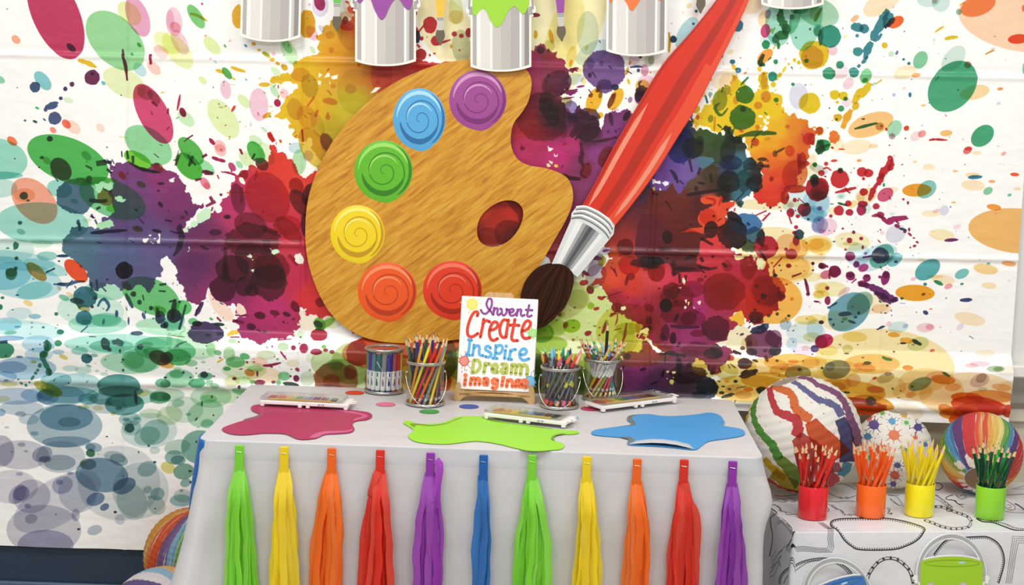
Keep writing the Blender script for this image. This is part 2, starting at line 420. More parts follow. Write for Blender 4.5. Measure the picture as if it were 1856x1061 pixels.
BB('455 165 50 32 dc4a26 10; 448 130 18 26 8a5a30 0; 350 650 50 22 e0a030 10; 990 160 44 54 c02c3a; 1030 262 36 32 c02c3a; 1145 218 17 17 b82a40; 1190 230 15 14 b82a40; 1240 210 24 30 a82640; 935 247 13 14 b02838; 905 235 22 42 2c3050; 930 350 36 38 b02c30; 988 354 7 8 b83040; 1018 343 9 6 b83040; 1178 322 6 6 b83040; 1125 297 10 14 e0b43c; 970 238 4 4 b83040; 1065 85 8 8 c03038; 1660 96 34 14 8a3050 5 ; 460 15 16 8 e0903a 30; 500 60 40 30 e06a3a')
LL('905 220 960 150 12 b83040; 1040 290 1070 272 1122 255 16 c03040; 205 680 250 620 14 d87a30; 255 750 270 705 20 d88a30; 330 575 360 610 12 d8903a; 905 285 925 305 20 c04030; 450 10 480 40 12 e09040; 172 830 176 905 10 d0442a')
EE('1155 60 95 45 88 d8e4c0; 1155 110 50 45 0 f0dca8; 1190 300 110 60 85 c8cfbc; 1100 200 260 160 60 f8f0c4; 470 60 60 30 70 f0d8d0')
for p in ('278 465 300 480 310 465 290 490 275 500', '310 500 330 470 345 465 350 490 330 495', '355 490 400 478 395 505 370 510 360 505', '345 515 355 540 345 535', '272 515 292 520 290 545 272 540', '605 600 640 560 675 560 640 590'):
    v = [float(k) for k in p.split()]; PR.poly([(v[2*i], v[2*i+1]) for i in range(len(v)//2)], 'f4f2e0', True)

# left: greens, teals, big dark mass
PR.sec(0, 230, 3.93)
EE('''490 235 305 155 22 4fb457; 0 225 205 142 12 9adac8; 0 345 170 28 0 8fd2cc; 440 300 90 66 52 4a2c26; 620 205 42 26 42 8ab890; 340 240 34 22 40 a0b878; 250 525 195 128 45 f2a88e; 305 685 330 148 3 9cd8cc; 0 435 130 68 0 c4e6e0; 430 440 90 62 15 9cd8cc;
1060 130 190 115 35 92d6a0; 985 235 108 52 28 74c83c; 805 510 250 130 22 78c890; 757 503 62 56 30 c47a3c; 180 485 76 48 0 f4d4b8; 535 527 30 15 20 90e0d0; 625 665 30 14 0 e0ecd0; 155 745 32 20 20 a8d4c4; 80 880 170 90 0 d0ece8; 80 950 320 70 5 c0e4e8; 340 918 74 32 0 a0d4d0; 300 830 80 30 0 d8f0e0; 265 1030 90 42 42 bc9450; 545 1025 105 55 45 e8542e; 330 1000 160 50 15 b4e0e0; 30 1040 200 120 0 b0dce8;
800 580 40 28 0 8ad058; 690 380 150 26 0 90cc70; 1130 290 42 30 45 b85a5a; 875 345 34 20 55 b8403c; 1010 410 36 22 25 78705c; 1150 403 26 10 0 4a2a3c; 1148 552 24 14 50 4a2444; 985 725 38 20 15 605848; 1120 740 36 12 10 3a2440; 975 590 14 9 30 3c2c40; 1132 454 12 9 0 5a3a4a''')
BB('545 492 138 128 4c6c82 0 .06; 305 218 15 12 2a3c34; 640 372 22 26 2a4440; 175 490 30 28 2f5a5c; 205 523 14 8 3a8a5a; 148 682 16 14 2f6a70; 112 225 6 5 6a4a3a; 285 287 8 6 2a4434; 60 863 13 6 3a8a6a; 117 845 20 28 3c7a62 0 .15; 123 935 14 13 4a8a6a; 85 1035 42 32 4a9068; 117 1005 14 13 4a9068; 455 918 44 11 3a6080; 425 955 10 6 3a6080; 890 1020 62 60 302640')
LL('690 262 760 250 44 2c3c34; 740 246 800 255 30 243044; 615 275 660 298 16 24402c; 765 298 800 330 26 2a302c; 370 320 420 388 12 3a506c; 870 172 873 215 14 3a3050; 908 168 918 228 24 2a3438; 950 205 952 260 24 2c3030; 930 255 1000 295 1080 315 1145 325 26 2c2434; 1100 190 1135 218 10 5a2a4a; 765 228 795 262 8 4a3050; 800 230 818 262 8 4a3050; 650 755 760 745 910 735 26 2a2848; 640 520 720 530 770 522 36 1c2428; 710 418 800 460 30 26323a; 655 620 670 650 18 3a4a60; 690 585 720 570 26 2a4438; 560 660 575 740 26 46607c; 985 640 1030 690 10 3a2440; 330 1040 395 1005 14 3a6a80; 745 680 740 730 10 3a3a58; 1200 590 1212 605 8 3a2440; 680 660 700 700 14 46506c; 930 800 965 825 8 2c2848')
PR.sec(300, 230, 3.93)
EE('''185 170 120 62 48 58b450; 170 280 118 72 45 4cae3c; 648 180 88 52 57 52b248; 285 400 48 28 55 e88ca0; 300 420 30 22 45 f0b8c0; 395 165 48 36 50 f6c4c4; 580 230 70 40 50 dceec0; 300 290 70 36 45 9cdcaa; 530 268 32 20 50 a8dcae; 478 284 36 22 55 b84878; 720 190 90 50 60 dcf0cc; 690 265 52 40 45 7a3a30; 520 510 110 50 80 9a4a70; 965 540 110 60 55 803030; 730 500 190 150 60 cc5060;
1150 110 70 42 65 a06838; 955 250 90 50 90 b8e0b0; 1060 150 160 90 60 e0c050; 930 150 50 40 0 c8e0e8; 1020 205 36 40 0 dcc8e8; 1095 290 16 22 0 c0e0b8; 880 730 120 60 45 c04050; 610 700 120 90 20 a04868''')
MS = '''200 291 207 303 216 295 229 292 240 296 252 303 266 305 276 296 287 296 297 305 307 309 322 316 330 330 339 338 336 347 346 353 348 364 356 369 370 368 367 378 358 380 352 392 342 400 334 416 341 412 350 410 362 403 378 396 386 386 388 376 396 386 405 384 398 372 404 360 414 355 417 345 419 337 427 326 421 315 405 313 404 311 424 314 418 302 432 317 443 309 455 298 465 304 482 296 488 284 489 262 496 262 503 276 519 278 524 289 534 296 541 312 549 322 560 318 572 308 590 312 620 330 660 480 700 600 640 605 618 566 610 567 597 572 585 577 574 570 560 572 552 562 548 556 545 575 541 598 532 610 514 613 483 619 470 624 452 615 435 606 435 590 427 580 434 573 450 572 427 566 436 560 424 548 412 556 402 549 386 540 383 528 378 520 376 540 366 552 357 573 354 568 362 552 348 549 340 540 330 515 322 508 318 500 322 488 311 470 303 463 294 467 292 475 297 490 294 500 283 505 280 520 272 531 260 519 245 520 219 527 205 515 195 513 178 527 166 520 163 505 157 490 140 476 125 462 114 450 117 432 128 420 130 413 144 410 140 398 147 410 165 410 178 411 184 402 190 393 203 388 208 378 204 366 196 350 204 343 203 325 206 310 200 300'''
PR.sec(0, 0, 1)
MASS(MS, '150 440 4f6f88;130 450 527488;220 460 52608a;270 480 5c5888;300 440 604e80;230 400 5a4478;250 340 74407a;290 320 8a3470;330 360 7c3268;340 400 6a3064;350 470 602c5c;370 440 6e2c58;400 540 8a3068;420 360 b8326a;450 390 bc3466;470 350 c83450;500 300 dc3c2e;530 330 e04030;540 400 cc3448;540 450 c43048;520 500 c02c50;490 560 b8306e;480 600 aa2c66;530 590 b02e60;440 600 a02c68;570 540 d83438;620 560 d83838;430 500 7c2850;470 440 a82c54', .3)
PR.sec(300, 230, 3.93)
BB('620 800 200 110 7a4048 0 .12; 560 340 34 34 a83040; 480 1010 120 100 6a3040; 360 750 45 22 6a4060; 280 860 34 12 6a4a70 25; 755 1000 130 110 904850; 1040 480 60 90 3a3030 20; 990 690 22 80 403a48; 440 640 22 16 2c3a2c; 455 640 14 12 58b060; 125 645 14 14 c04a50; 152 610 18 9 5a4a70 60; 540 660 18 10 e05040 -60')
EE('680 990 215 125 40 6a8a40; 855 780 22 16 20 e8a060; 778 698 9 7 0 a0e080; 935 420 62 50 60 a04038; 870 700 100 70 0 d85060')
LL('120 700 100 720 120 780 100 860 60 920 46 3c2c44; 35 740 90 755 130 750 14 4a2a50; 0 660 50 672 18 3c2a48; 400 320 450 325 500 345 14 a02858; 335 215 380 232 430 245 26 a02450; 265 315 300 325 345 330 32 7c1c40; 75 275 110 165 100 200 26 8a2040; 160 200 190 240 220 275 16 24281c; 170 280 190 230 200 205 24 262a1c; 62 237 95 230 9 2a5a2a; 155 85 200 58 12 8a1e3e; 265 215 300 195 30 8a2040; 620 230 640 190 24 6a2a24; 630 240 655 222 12 6a2a24; 372 340 385 370 12 9a2050; 530 155 552 195 20 b03040; 215 380 260 368 20 8a2048; 395 155 405 168 9 c03050; 320 495 340 530 26 8a2450; 290 565 360 530 26 90305c; 340 570 330 600 16 90305c; 640 380 655 310 20 c84050; 545 540 545 430 26 b04a48; 440 468 610 468 14 e08a30; 740 40 775 105 34 d43a2a; 545 190 540 160 14 b03040; 720 800 740 900 60 8a3a48; 700 720 800 760 40 8a3440; 430 850 430 1050 30 7a3a50; 400 880 440 860 16 7a3a50; 880 910 950 980 40 b03040')
PR.sec(0, 0, 1)
for p in ('359 402 358 388 366 382 374 376 382 378 383 392 376 398 366 404 360 404 354 412 345 414 341 416 346 404 352 398', '332 415 340 411 341 421 336 421', '447 463 453 460 458 463 455 468', '456 469 461 469 459 472', '456 488 463 487 462 493 458 492', '489 448 495 453 505 453 507 457 498 462 494 460', '340 458 345 452 343 446'):
    v = [float(k) for k in p.split()]; PR.poly(ragged([(v[2*i], v[2*i+1]) for i in range(len(v)//2)], .25, pr, 2), 'cdeccb', True)
for p in ('308 325 318 321 316 330 309 330', '434 322 443 326 445 334 436 330', '537 460 545 458 552 472 545 478 536 468', '544 466 551 480 547 474', '260 433 271 431 265 440 261 438', '272 424 276 425 275 429 270 427', '288 423 292 425 292 441 287 441 285 436 290 430', '279 432 284 431 282 437', '275 436 281 440 278 441', '549 560 556 558 556 570 549 570', '540 585 548 587 546 592 540 590', '532 598 540 596 552 600 550 607 540 610 533 606'):
    v = [float(k) for k in p.split()]; PR.poly(ragged([(v[2*i], v[2*i+1]) for i in range(len(v)//2)], .3, pr, 2), 'f4f2e6', True)
for p in ('173 334 182 330 202 328 205 340 200 345 188 338 180 350 176 346', '209 356 222 356 230 362 224 366 212 362', '178 404 192 400 206 402 210 408 200 414 184 416 176 412'):
    v = [float(k) for k in p.split()]; PR.poly(ragged([(v[2*i], v[2*i+1]) for i in range(len(v)//2)], .3, pr, 2), 'a9dfb2', True)

# lower left
PR.sec(0, 460, 3.93)
PR.gain = .88
EE('''1080 300 215 125 22 58b868; 750 265 140 60 10 a8e0c4; 170 190 280 130 8 b4e0e8; 250 260 130 60 -12 a4dcd8; 460 312 40 20 22 78c0a0; 552 335 52 22 8 2a4a48; 205 350 36 20 25 f6d490; 253 445 44 18 0 86c4d0; 140 425 90 44 -5 d0e8ec; 60 500 100 48 0 b4e0ee; 200 540 260 66 5 c8ecf0; 650 400 240 120 4 cdeee2; 700 500 210 70 0 a8e0d0; 760 470 110 50 0 90d4bc; 1150 520 180 60 5 b0e4c4; 620 485 36 22 0 58b8bc; 500 290 30 16 30 f0d4b0; 425 245 20 12 45 f4c8a8; 600 385 48 24 20 c8b070; 905 225 42 28 35 a07850; 1140 395 50 26 15 6cb848; 80 560 44 14 -5 88ccb0; 130 518 24 8 0 78b8d8; 70 600 110 18 0 90b8dc; 40 465 26 8 0 e4f0f0;
830 640 370 70 0 a8e4d8; 280 640 120 60 0 b8dcf0; 800 655 160 44 0 88ccb4; 572 690 60 30 0 a0d4cc; 930 775 212 82 2 a0d8bc; 1000 760 128 88 3 8ccca4; 960 760 70 60 0 90cca8; 420 698 44 18 0 a8cce0; 675 722 28 14 0 88bcb4; 455 735 34 16 25 d8c868; 240 771 22 12 0 c8c078; 280 715 100 50 0 c0dcec; 500 818 60 22 0 c0dcdc; 590 832 60 28 0 c8e0dc; 740 860 30 14 0 c8e0d8; 180 815 220 82 0 9cc0d8; 80 810 110 44 0 a8bcd8; 30 880 90 40 0 b0c8dc; 845 942 155 82 0 3a8480; 520 940 200 84 -5 a8d0d4; 400 900 110 50 0 98c8d0; 860 1020 260 70 0 a8d4c8; 340 965 108 44 24 b4bc48; 480 1010 220 60 0 88b8c4; 100 1020 200 60 0 b0c4dc; 260 1010 120 50 0 a8c4dc; 620 1040 70 40 0 78b4bc; 880 1050 130 50 0 58a09c; 1160 925 55 32 10 58a884; 1135 1020 74 36 3 489c7c; 1190 1010 120 50 0 b8d8c0; 140 734 24 9 0 6080a8; 45 902 18 7 0 7090b8; 1140 740 78 52 22 46402c; 1180 785 60 30 15 e0a848; 1100 700 78 34 10 78b888; 1050 645 44 20 0 78bc98; 1180 680 220 90 5 68c090; 945 570 18 9 0 90d0b0; 60 930 60 22 0 e0e0a8; 20 1040 44 22 0 e8e4b8; 1010 1000 60 20 -5 f0dca0; 630 800 22 10 20 78b8a8; 690 838 18 10 0 b8d8dc; 1200 540 10 8 0 f0b890; 1210 620 20 60 0 b8e0c4''')
PR.gain = 1.0
BB('608 308 86 76 3f7688 0 .06; 602 455 58 52 4a86a0; 85 143 42 42 4a9068; 118 105 14 14 4a9068; 123 30 13 13 4a9068; 680 315 18 14 2f5868; 30 685 74 60 3e9070; 420 635 26 22 439672; 345 655 30 36 3e9070; 315 715 30 26 3e9070; 345 845 24 28 3e9070; 282 797 14 18 3e9070 20; 265 832 11 11 3e9070; 250 853 12 12 3e9070; 232 884 11 18 3e9070 30; 210 916 8 9 3e9070; 180 940 11 12 3e9070; 150 925 13 10 3e9070 40; 132 895 9 6 3e9070; 240 678 8 7 3e9070; 290 643 6 6 3e9070; 620 745 40 36 2c6c74; 755 640 32 44 36505c -15; 785 680 16 14 36505c; 1002 660 24 20 3a4e6a; 860 690 8 14 3c4a60; 880 752 10 10 3a4a60; 877 830 9 10 3a4a60; 1175 885 12 8 3a4a60; 845 630 44 24 5a6a78 10 .15; 405 427 14 13 3a8070; 435 555 26 18 3a8a70; 22 312 14 10 2f8060; 10 378 14 20 2f8060; 128 293 14 6 406890; 95 398 8 4 406890; 232 490 9 4 408a90; 233 520 6 6 4a9a70; 313 522 11 8 3a9070; 490 435 5 5 4080a0; 475 150 5 4 406080; 440 213 10 30 4a5a80 90; 890 118 62 60 2e2644; 955 285 20 20 30344c; 998 343 16 18 30404a; 1080 385 15 16 23303a; 1145 450 36 46 3c4a6c; 1170 510 24 20 3c4a6c; 980 565 44 16 4a607c; 835 425 12 26 38587c; 742 482 9 22 4a7c98 10; 922 475 7 28 46608c; 1028 440 12 26 44608c -20; 1040 415 6 12 44608c; 960 1020 10 50 2f5868 -5; 740 390 6 4 3a5a6a')
LL('335 610 345 650 330 700 305 730 325 790 345 830 355 870 40 3e9070; 700 375 720 335 750 325 780 370 760 408 24 44698c; 900 280 925 330 950 385 30 34506c; 385 215 480 218 540 200 610 195 26 3f6a84; 475 245 520 185 9 5a5a8c; 330 130 395 105 14 3a6a80; 580 558 630 512 14 48689c; 1125 380 1130 440 1150 430 34 1f3434; 1140 220 1190 212 18 26382c; 1135 262 1185 266 14 26382c; 1020 290 1030 330 10 26382c; 60 625 0 628 26 3a5078; 650 200 660 260 22 3f5a78; 690 180 700 265 20 3f5a78; 730 235 760 268 12 3f5a78; 410 15 485 12 16 3a607c; 640 588 690 590 8 487088')
PR.sec(300, 460, 3.93)
EE('''500 770 70 42 0 78c088; 568 728 36 22 15 62b87c; 458 715 55 42 80 b4dcae; 375 702 28 18 10 7cc492; 437 820 28 16 0 50ac72; 185 778 44 26 0 9cd4ac; 270 771 17 9 0 a0d8b4; 330 685 50 34 80 c4e4bc; 220 640 140 110 20 c8ecd0; 90 735 96 62 5 5cb878; 10 740 42 50 60 4c4028; 85 820 30 12 0 b8e0b8; 95 890 105 66 0 98d0b0; 75 860 50 30 0 88c8a4; 222 925 60 32 0 58ae80; 280 875 54 28 0 70b494; 350 942 32 20 10 a0d0b0; 310 920 28 18 0 98ccaa; 0 925 38 26 0 68b090; 0 1025 32 26 0 68b08c; 598 848 38 26 15 d89448; 843 873 44 34 0 8cd0a0; 700 870 130 60 0 f8e4c8; 560 830 160 70 0 dcecc8; 470 910 56 40 0 e4e8bc; 550 905 60 30 0 d4e8c0; 620 915 20 14 0 70bc80; 805 920 18 16 0 78c488; 640 820 60 24 0 b8e0b8; 1180 800 150 110 25 c8dca8; 1210 790 60 40 0 a8cc80; 1180 910 62 50 0 c87848; 1010 890 52 54 0 d4e4cc; 1140 500 26 80 60 90c864; 1130 660 17 14 0 80cc50; 1100 500 50 40 60 70b850; 1030 740 30 30 0 e4f0d8; 1200 480 50 70 80 dcecc8; 1060 470 150 80 0 f4ead8; 670 770 60 36 10 fad8c8; 720 720 70 34 0 dce8cc; 840 660 40 30 0 c8e0c0; 800 748 11 8 0 78c088; 300 1040 60 30 0 a8dcb4; 560 990 90 30 10 98d0a8; 440 1020 200 50 0 cfe6c8; 480 620 30 18 0 c4e8c4; 910 780 50 26 0 f0ead0; 1028 830 10 8 0 a0b860; 1098 927 8 6 0 d89050; 330 462 15 8 30 48b050; 200 480 34 26 0 78c890; 230 495 36 20 0 202c24; 385 500 40 12 5 2a4a38; 90 580 40 12 0 d0f0c8; 65 480 64 80 60 8ad4bc; 130 380 62 52 10 64c474''')
BB('290 560 128 78 4a3a68 0 .07; 310 578 22 12 3c3c50; 390 570 26 14 3c3c50; 65 440 52 50 2e2e40 0; 5 505 20 26 34405c; 415 245 95 95 602444 0 .08; 500 480 20 10 8a2458; 770 475 0.1 0.1 8a2458; 913 668 17 18 a02850; 988 672 30 34 a82850; 1075 697 42 22 a82c50; 1142 685 17 13 a82c50; 1188 697 18 14 a82c50; 940 825 18 14 a04850 30; 930 890 22 24 802850; 488 893 16 12 7c2850; 670 920 38 20 8a2c58; 768 916 16 10 8a2c58; 525 950 11 14 6a3860; 565 1025 14 26 6a3c58 -10; 272 865 28 24 343c50; 125 848 10 10 40505c; 215 854 6 4 46506c; 630 955 28 8 7a3858 50; 895 933 60 16 20382c 10; 897 823 6 5 8a3050; 762 658 5 9 a02850; 778 732 4 6 8a2c50; 653 855 8 22 7a3060; 1015 30 10 10 c03050; 632 770 8 6 d05a48; 1095 575 60 44 b42c48; 1090 500 36 24 2c3020 30; 620 255 50 46 502434; 1105 345 36 34 803030 40; 925 375 28 44 6c2038 -30; 780 420 36 20 702438 15; 675 437 40 26 4a1c34 10; 613 518 34 24 501c40 15; 865 430 28 16 4c1c30 20; 843 485 10 8 702050; 708 553 18 10 802458; 740 200 130 130 584048 0 .08; 560 230 60 70 54243c; 430 120 26 60 78284c')
LL('820 692 840 720 865 752 14 a02c50; 695 795 740 795 825 775 20 90284c; 370 775 412 748 14 d8c034; 445 580 480 560 530 558 32 e4c23a; 68 668 105 640 155 622 14 4a6a80; 45 580 140 592 8 4a7a70; 465 592 530 592 10 8a2a50; 800 612 900 605 9 a02c50; 290 652 300 660 8 4c5c70; 270 705 274 716 8 4c5c70; 215 440 240 400 270 340 30 4a3464; 370 450 400 480 16 8a2c58; 500 435 590 440 18 8a2c58; 480 470 560 490 24 8a2c58; 320 1035 328 1015 10 6a6a80; 505 1022 512 1036 8 6a5a70; 75 320 60 400 50 470 40 1f3034; 30 340 70 330 20 1f3034; 150 360 100 540 20 34445c')
PR.poly(ragged([(305, 255), (330, 290), (360, 330), (420, 350), (470, 400), (495, 440), (485, 470), (430, 480), (350, 400), (320, 330)], .25, pr, 2), 'f9dccb', True)
PR.poly(ragged([(505, 380), (520, 350), (560, 370), (580, 420), (540, 435), (510, 415)], .25, pr, 2), 'f9dccb', True)
PR.poly(ragged([(915, 575), (950, 545), (990, 560), (990, 590), (940, 592)], .25, pr, 2), 'd9eccb', True)
PR.sec(0, 700, 2.94)
PR.gain = .78
EE('''340 215 202 115 0 90aebe; 350 170 142 70 0 6c9cb4; 365 195 60 26 0 88a8a8; 350 300 130 30 0 98b0c4; 110 370 150 78 0 bcbccc; 0 350 72 84 0 a8a8bc; 110 120 120 40 0 b4c8d8; 320 55 130 56 0 90b4c4; 250 60 60 40 0 88b0c4; 530 70 60 32 0 78a8b8; 660 100 105 58 -3 3f8c8c; 640 30 120 32 0 387c78; 850 66 56 31 -3 4c9c78; 560 110 120 40 0 b8ccd0; 270 25 60 26 20 a8b048; 105 153 30 15 0 a8b4c8; 150 180 55 28 0 b8c8d4; 30 224 14 6 0 b8c0d0; 180 255 22 12 0 a8b8c8; 222 365 40 56 70 a0acbc; 315 410 84 42 0 9cacbc; 320 380 130 85 0 bcc8d0; 237 392 33 17 0 6c7098; 110 315 22 12 0 a8b0c4; 135 350 12 6 0 a8b0c4; 370 468 16 9 0 98a8bc; 495 330 45 25 3 7ca0b4; 480 330 26 20 0 90acc0; 630 395 50 30 15 90acb4; 610 380 60 30 10 a8c0c8; 820 347 28 20 0 bcd0cc; 540 478 142 92 6 5c84a0; 465 420 44 30 0 50787c; 440 415 16 14 0 d8c060; 660 535 64 40 -25 4a6890; 505 607 50 34 -20 5474a0; 553 649 26 18 -30 4a6494; 500 773 40 26 -15 a8b4c4; 780 445 52 40 -20 8cb4b8; 630 520 220 200 0 d0d8dc; 745 560 150 150 0 ccd8d8; 835 580 34 38 60 88b0b4; 782 556 24 20 -20 a0bcc0; 793 596 10 8 0 88acac; 963 562 10 8 0 80acb0; 830 640 55 45 60 b8ccc8; 635 715 28 28 60 c4ccd4; 330 530 56 46 -20 a8b0c8; 315 515 18 14 0 98a0bc; 165 590 102 90 -10 bcbcd0; 110 575 46 38 -30 9090b4; 90 580 60 40 -50 b4b0cc; 60 540 140 90 0 d0ccd8; 100 472 20 10 0 b4b0c4; 145 642 18 12 0 9890b4; 163 710 34 26 -15 acaec4; 230 770 200 135 0 bcbccc; 240 850 150 82 0 a8a8c4; 400 690 22 34 0 b0b4c8; 300 620 260 120 -30 ccccd8; 410 570 110 100 60 c4ccd8; 700 620 100 80 70 b8ccd0; 790 240 150 95 0 c4dcd8; 820 250 80 65 -30 98c0bc; 780 270 70 50 -15 a0c8c4; 700 225 50 40 0 a8c8c8; 690 180 60 36 0 98c0c0; 725 176 18 9 0 78b0b4; 670 180 18 10 0 589cac; 800 150 60 26 0 c8dcc4; 900 160 70 50 -10 c8dcb8; 945 95 34 20 -10 98c8ac; 1000 155 14 9 0 78b8a0; 980 130 100 70 0 c4dccc; 1060 330 100 90 0 5c9c8c; 940 330 70 40 -10 a8c8bc; 925 385 52 38 0 78a8a4; 945 400 40 26 0 689c98; 975 460 56 42 -10 58947c; 890 440 40 30 25 d4cc68; 985 520 30 22 -20 78a8a0; 960 615 60 32 0 88b8bc; 970 590 50 36 0 b8d0c8; 1100 205 36 24 0 80c09c; 1090 150 100 70 -20 a0d0ac; 1120 60 110 60 0 b8dcc0; 600 150 14 8 0 d8c868; 520 120 30 14 0 e4d8a8; 440 115 30 12 0 c8d090; 630 120 18 10 0 30586c; 0 145 24 20 0 88a8c4; 575 96 20 12 0 50849c''')
PR.gain = 1.0
BB('688 226 25 25 2f6468; 478 360 24 22 3a7858; 610 676 9 7 3c3c70; 416 766 8 6 4c3a74; 296 686 5 3 50607c; 566 272 7 4 3c5c74; 788 322 8 6 3a6a6c; 820 410 9 7 3c6a70; 735 355 4 7 4a8070; 1042 180 12 5 50587a -50; 1072 98 6 14 4c6c74; 1126 60 4 8 506c74; 1008 458 10 6 385c4c; 1012 517 8 6 385c5c; 1042 302 5 8 3a6c64; 822 658 5 4 3c5c4c; 655 480 5 4 3c5c84; 1133 160 5 5 40544c; 722 70 9 36 2c5c60 -5')
specks(0, 0, 1150, 820, 40, '7090a8 6a9aa0 88a8c0', 1, 5)
PR.sec(0, 0, 1)
specks(130, 290, 560, 600, 90, '6a3058 3a2440 802850', .5, 3.2)
specks(250, 120, 530, 320, 50, 'b03048 60a860 d8b040 a8d8a0', .4, 2.2)
specks(10, 500, 540, 700, 80, '4a9070 3a6a80 60a890 2f5868', .5, 2.4)
specks(380, 560, 560, 700, 50, 'a02c50 58ae70 8a2850', .5, 2.8)
# centre and right of the print
PR.sec(0, 0, 1)
MASS('840 340 960 330 1000 400 970 480 860 470 830 400', '870 380 e04830;880 420 982a1c;930 380 b82a20;930 430 701c18;900 400 a82818')
E(925, 425, 30, 26, 30, 'a05040'); E(885, 430, 22, 18, 0, 'c07850')
PR.sec(0, 0, 1)
EE('1040 60 130 46 110 f8f0c0; 1000 30 60 80 0 f6f0c4; 1065 60 40 20 90 d4e4ec; 1075 95 18 36 60 d4e4ec; 1030 600 120 90 0 e4f0bc; 1060 560 90 60 20 eef4cc; 1005 540 60 40 0 e8e4cc; 1140 600 60 50 0 e8e088; 1150 640 70 24 0 dcd864; 1080 500 18 24 30 c8bcc8; 1052 700 80 60 0 b8d06c; 900 660 90 50 0 98b850; 1000 700 60 60 0 6c7c3c; 960 700 120 60 0 8c9850; 780 680 70 50 0 e8b850; 690 640 70 30 0 e89860; 740 625 100 24 0 d06030; 640 660 40 40 0 c8d8a0; 620 690 50 40 0 c0d0a0')
BB('800 650 30 40 6c9c34; 800 690 18 26 c8742c; 650 640 22 24 b43038; 608 690 40 34 c06c50 0 .05; 600 712 30 16 b85040; 635 675 12 14 c4543c; 815 640 6 6 4c9c34; 690 690 30 30 e0a890; 745 668 60 30 c8d4a0; 810 665 16 30 dca430; 720 700 60 24 d8e0c4; 780 640 24 20 90b048')
PR.sec(920, 60, 3.93)
EE('452 170 34 82 15 f0e0a0; 562 105 12 20 20 f2dc90; 300 90 36 42 0 dcdcb8; 450 215 13 26 15 e8b440; 465 330 40 80 80 cadce8; 540 340 20 28 0 f4dca8; 900 190 40 36 0 eed0dc; 975 265 28 42 0 d49cb8; 985 340 60 40 0 f0d4e4; 1010 190 36 50 10 d4dcc8; 1020 195 22 30 0 c4c8b4; 870 212 10 15 15 e8984c; 872 475 16 22 15 a884b0; 615 480 52 94 22 ecb42c; 660 442 14 24 15 88801c; 770 470 44 86 28 ecb42c; 655 380 10 10 0 e0a030; 750 450 15 20 0 c06030; 735 610 16 50 -10 70405c; 450 540 50 60 0 9080b8; 715 700 10 12 0 9060a0; 770 698 8 8 0 402c50; 845 590 20 40 30 503028; 940 450 34 54 15 80508c; 765 545 26 14 0 eecce0; 585 790 0.1 0.1 0 ffffff; 590 215 28 40 0 b89cc8; 667 215 14 20 0 9080b0; 850 270 12 30 15 c8a440; 860 345 10 22 -15 e8bc3c; 960 375 50 44 0 e8b860; 660 585 22 22 0 ecc038')
CM = '''953 96 968 94 969 84 980 78 988 85 994 93 1010 93 1013 106 1024 111 1026 123 1030 127 1042 122 1048 129 1030 130 1031 150 1033 158 1022 166 1016 178 1030 203 1042 203 1050 190 1058 200 1068 207 1078 209 1085 218 1088 225 1090 234 1094 220 1098 205 1108 202 1122 203 1131 198 1144 206 1165 212 1190 220 1220 215 1240 198 1246 212 1254 222 1252 232 1262 238 1270 228 1273 236 1290 241 1300 245 1308 240 1312 228 1325 229 1322 243 1330 247 1345 249 1351 262 1352 284 1365 288 1372 302 1382 318 1380 328 1374 335 1376 345 1362 346 1358 356 1345 360 1343 373 1338 374 1335 360 1322 364 1318 376 1316 388 1310 392 1318 400 1314 420 1322 436 1324 452 1345 462 1363 463 1366 472 1372 464 1386 468 1392 490 1393 500 1400 510 1412 520 1413 530 1422 533 1420 543 1411 545 1412 560 1400 563 1398 570 1384 574 1382 584 1372 588 1360 580 1352 583 1340 566 1328 571 1322 578 1335 580 1345 590 1330 594 1320 602 1318 615 1300 622 1320 630 1328 637 1336 642 1322 640 1325 648 1312 660 1300 664 1290 680 1284 672 1276 655 1262 648 1254 660 1256 672 1278 680 1288 684 1296 690 1302 700 1300 715 1284 728 1186 735 1100 740 1090 640 1123 641 1138 636 1163 633 1163 621 1175 617 1182 622 1190 634 1198 638 1180 620 1172 612 1175 603 1160 605 1165 592 1150 582 1138 578 1122 568 1105 572 1116 562 1112 552 1100 542 1096 527 1090 518 1070 514 1078 506 1092 500 1090 488 1100 475 1112 466 1102 463 1106 450 1090 430 1060 430 1040 470 1000 480 940 400 900 330 895 250 910 190 925 140'''
PR.sec(0, 0, 1)
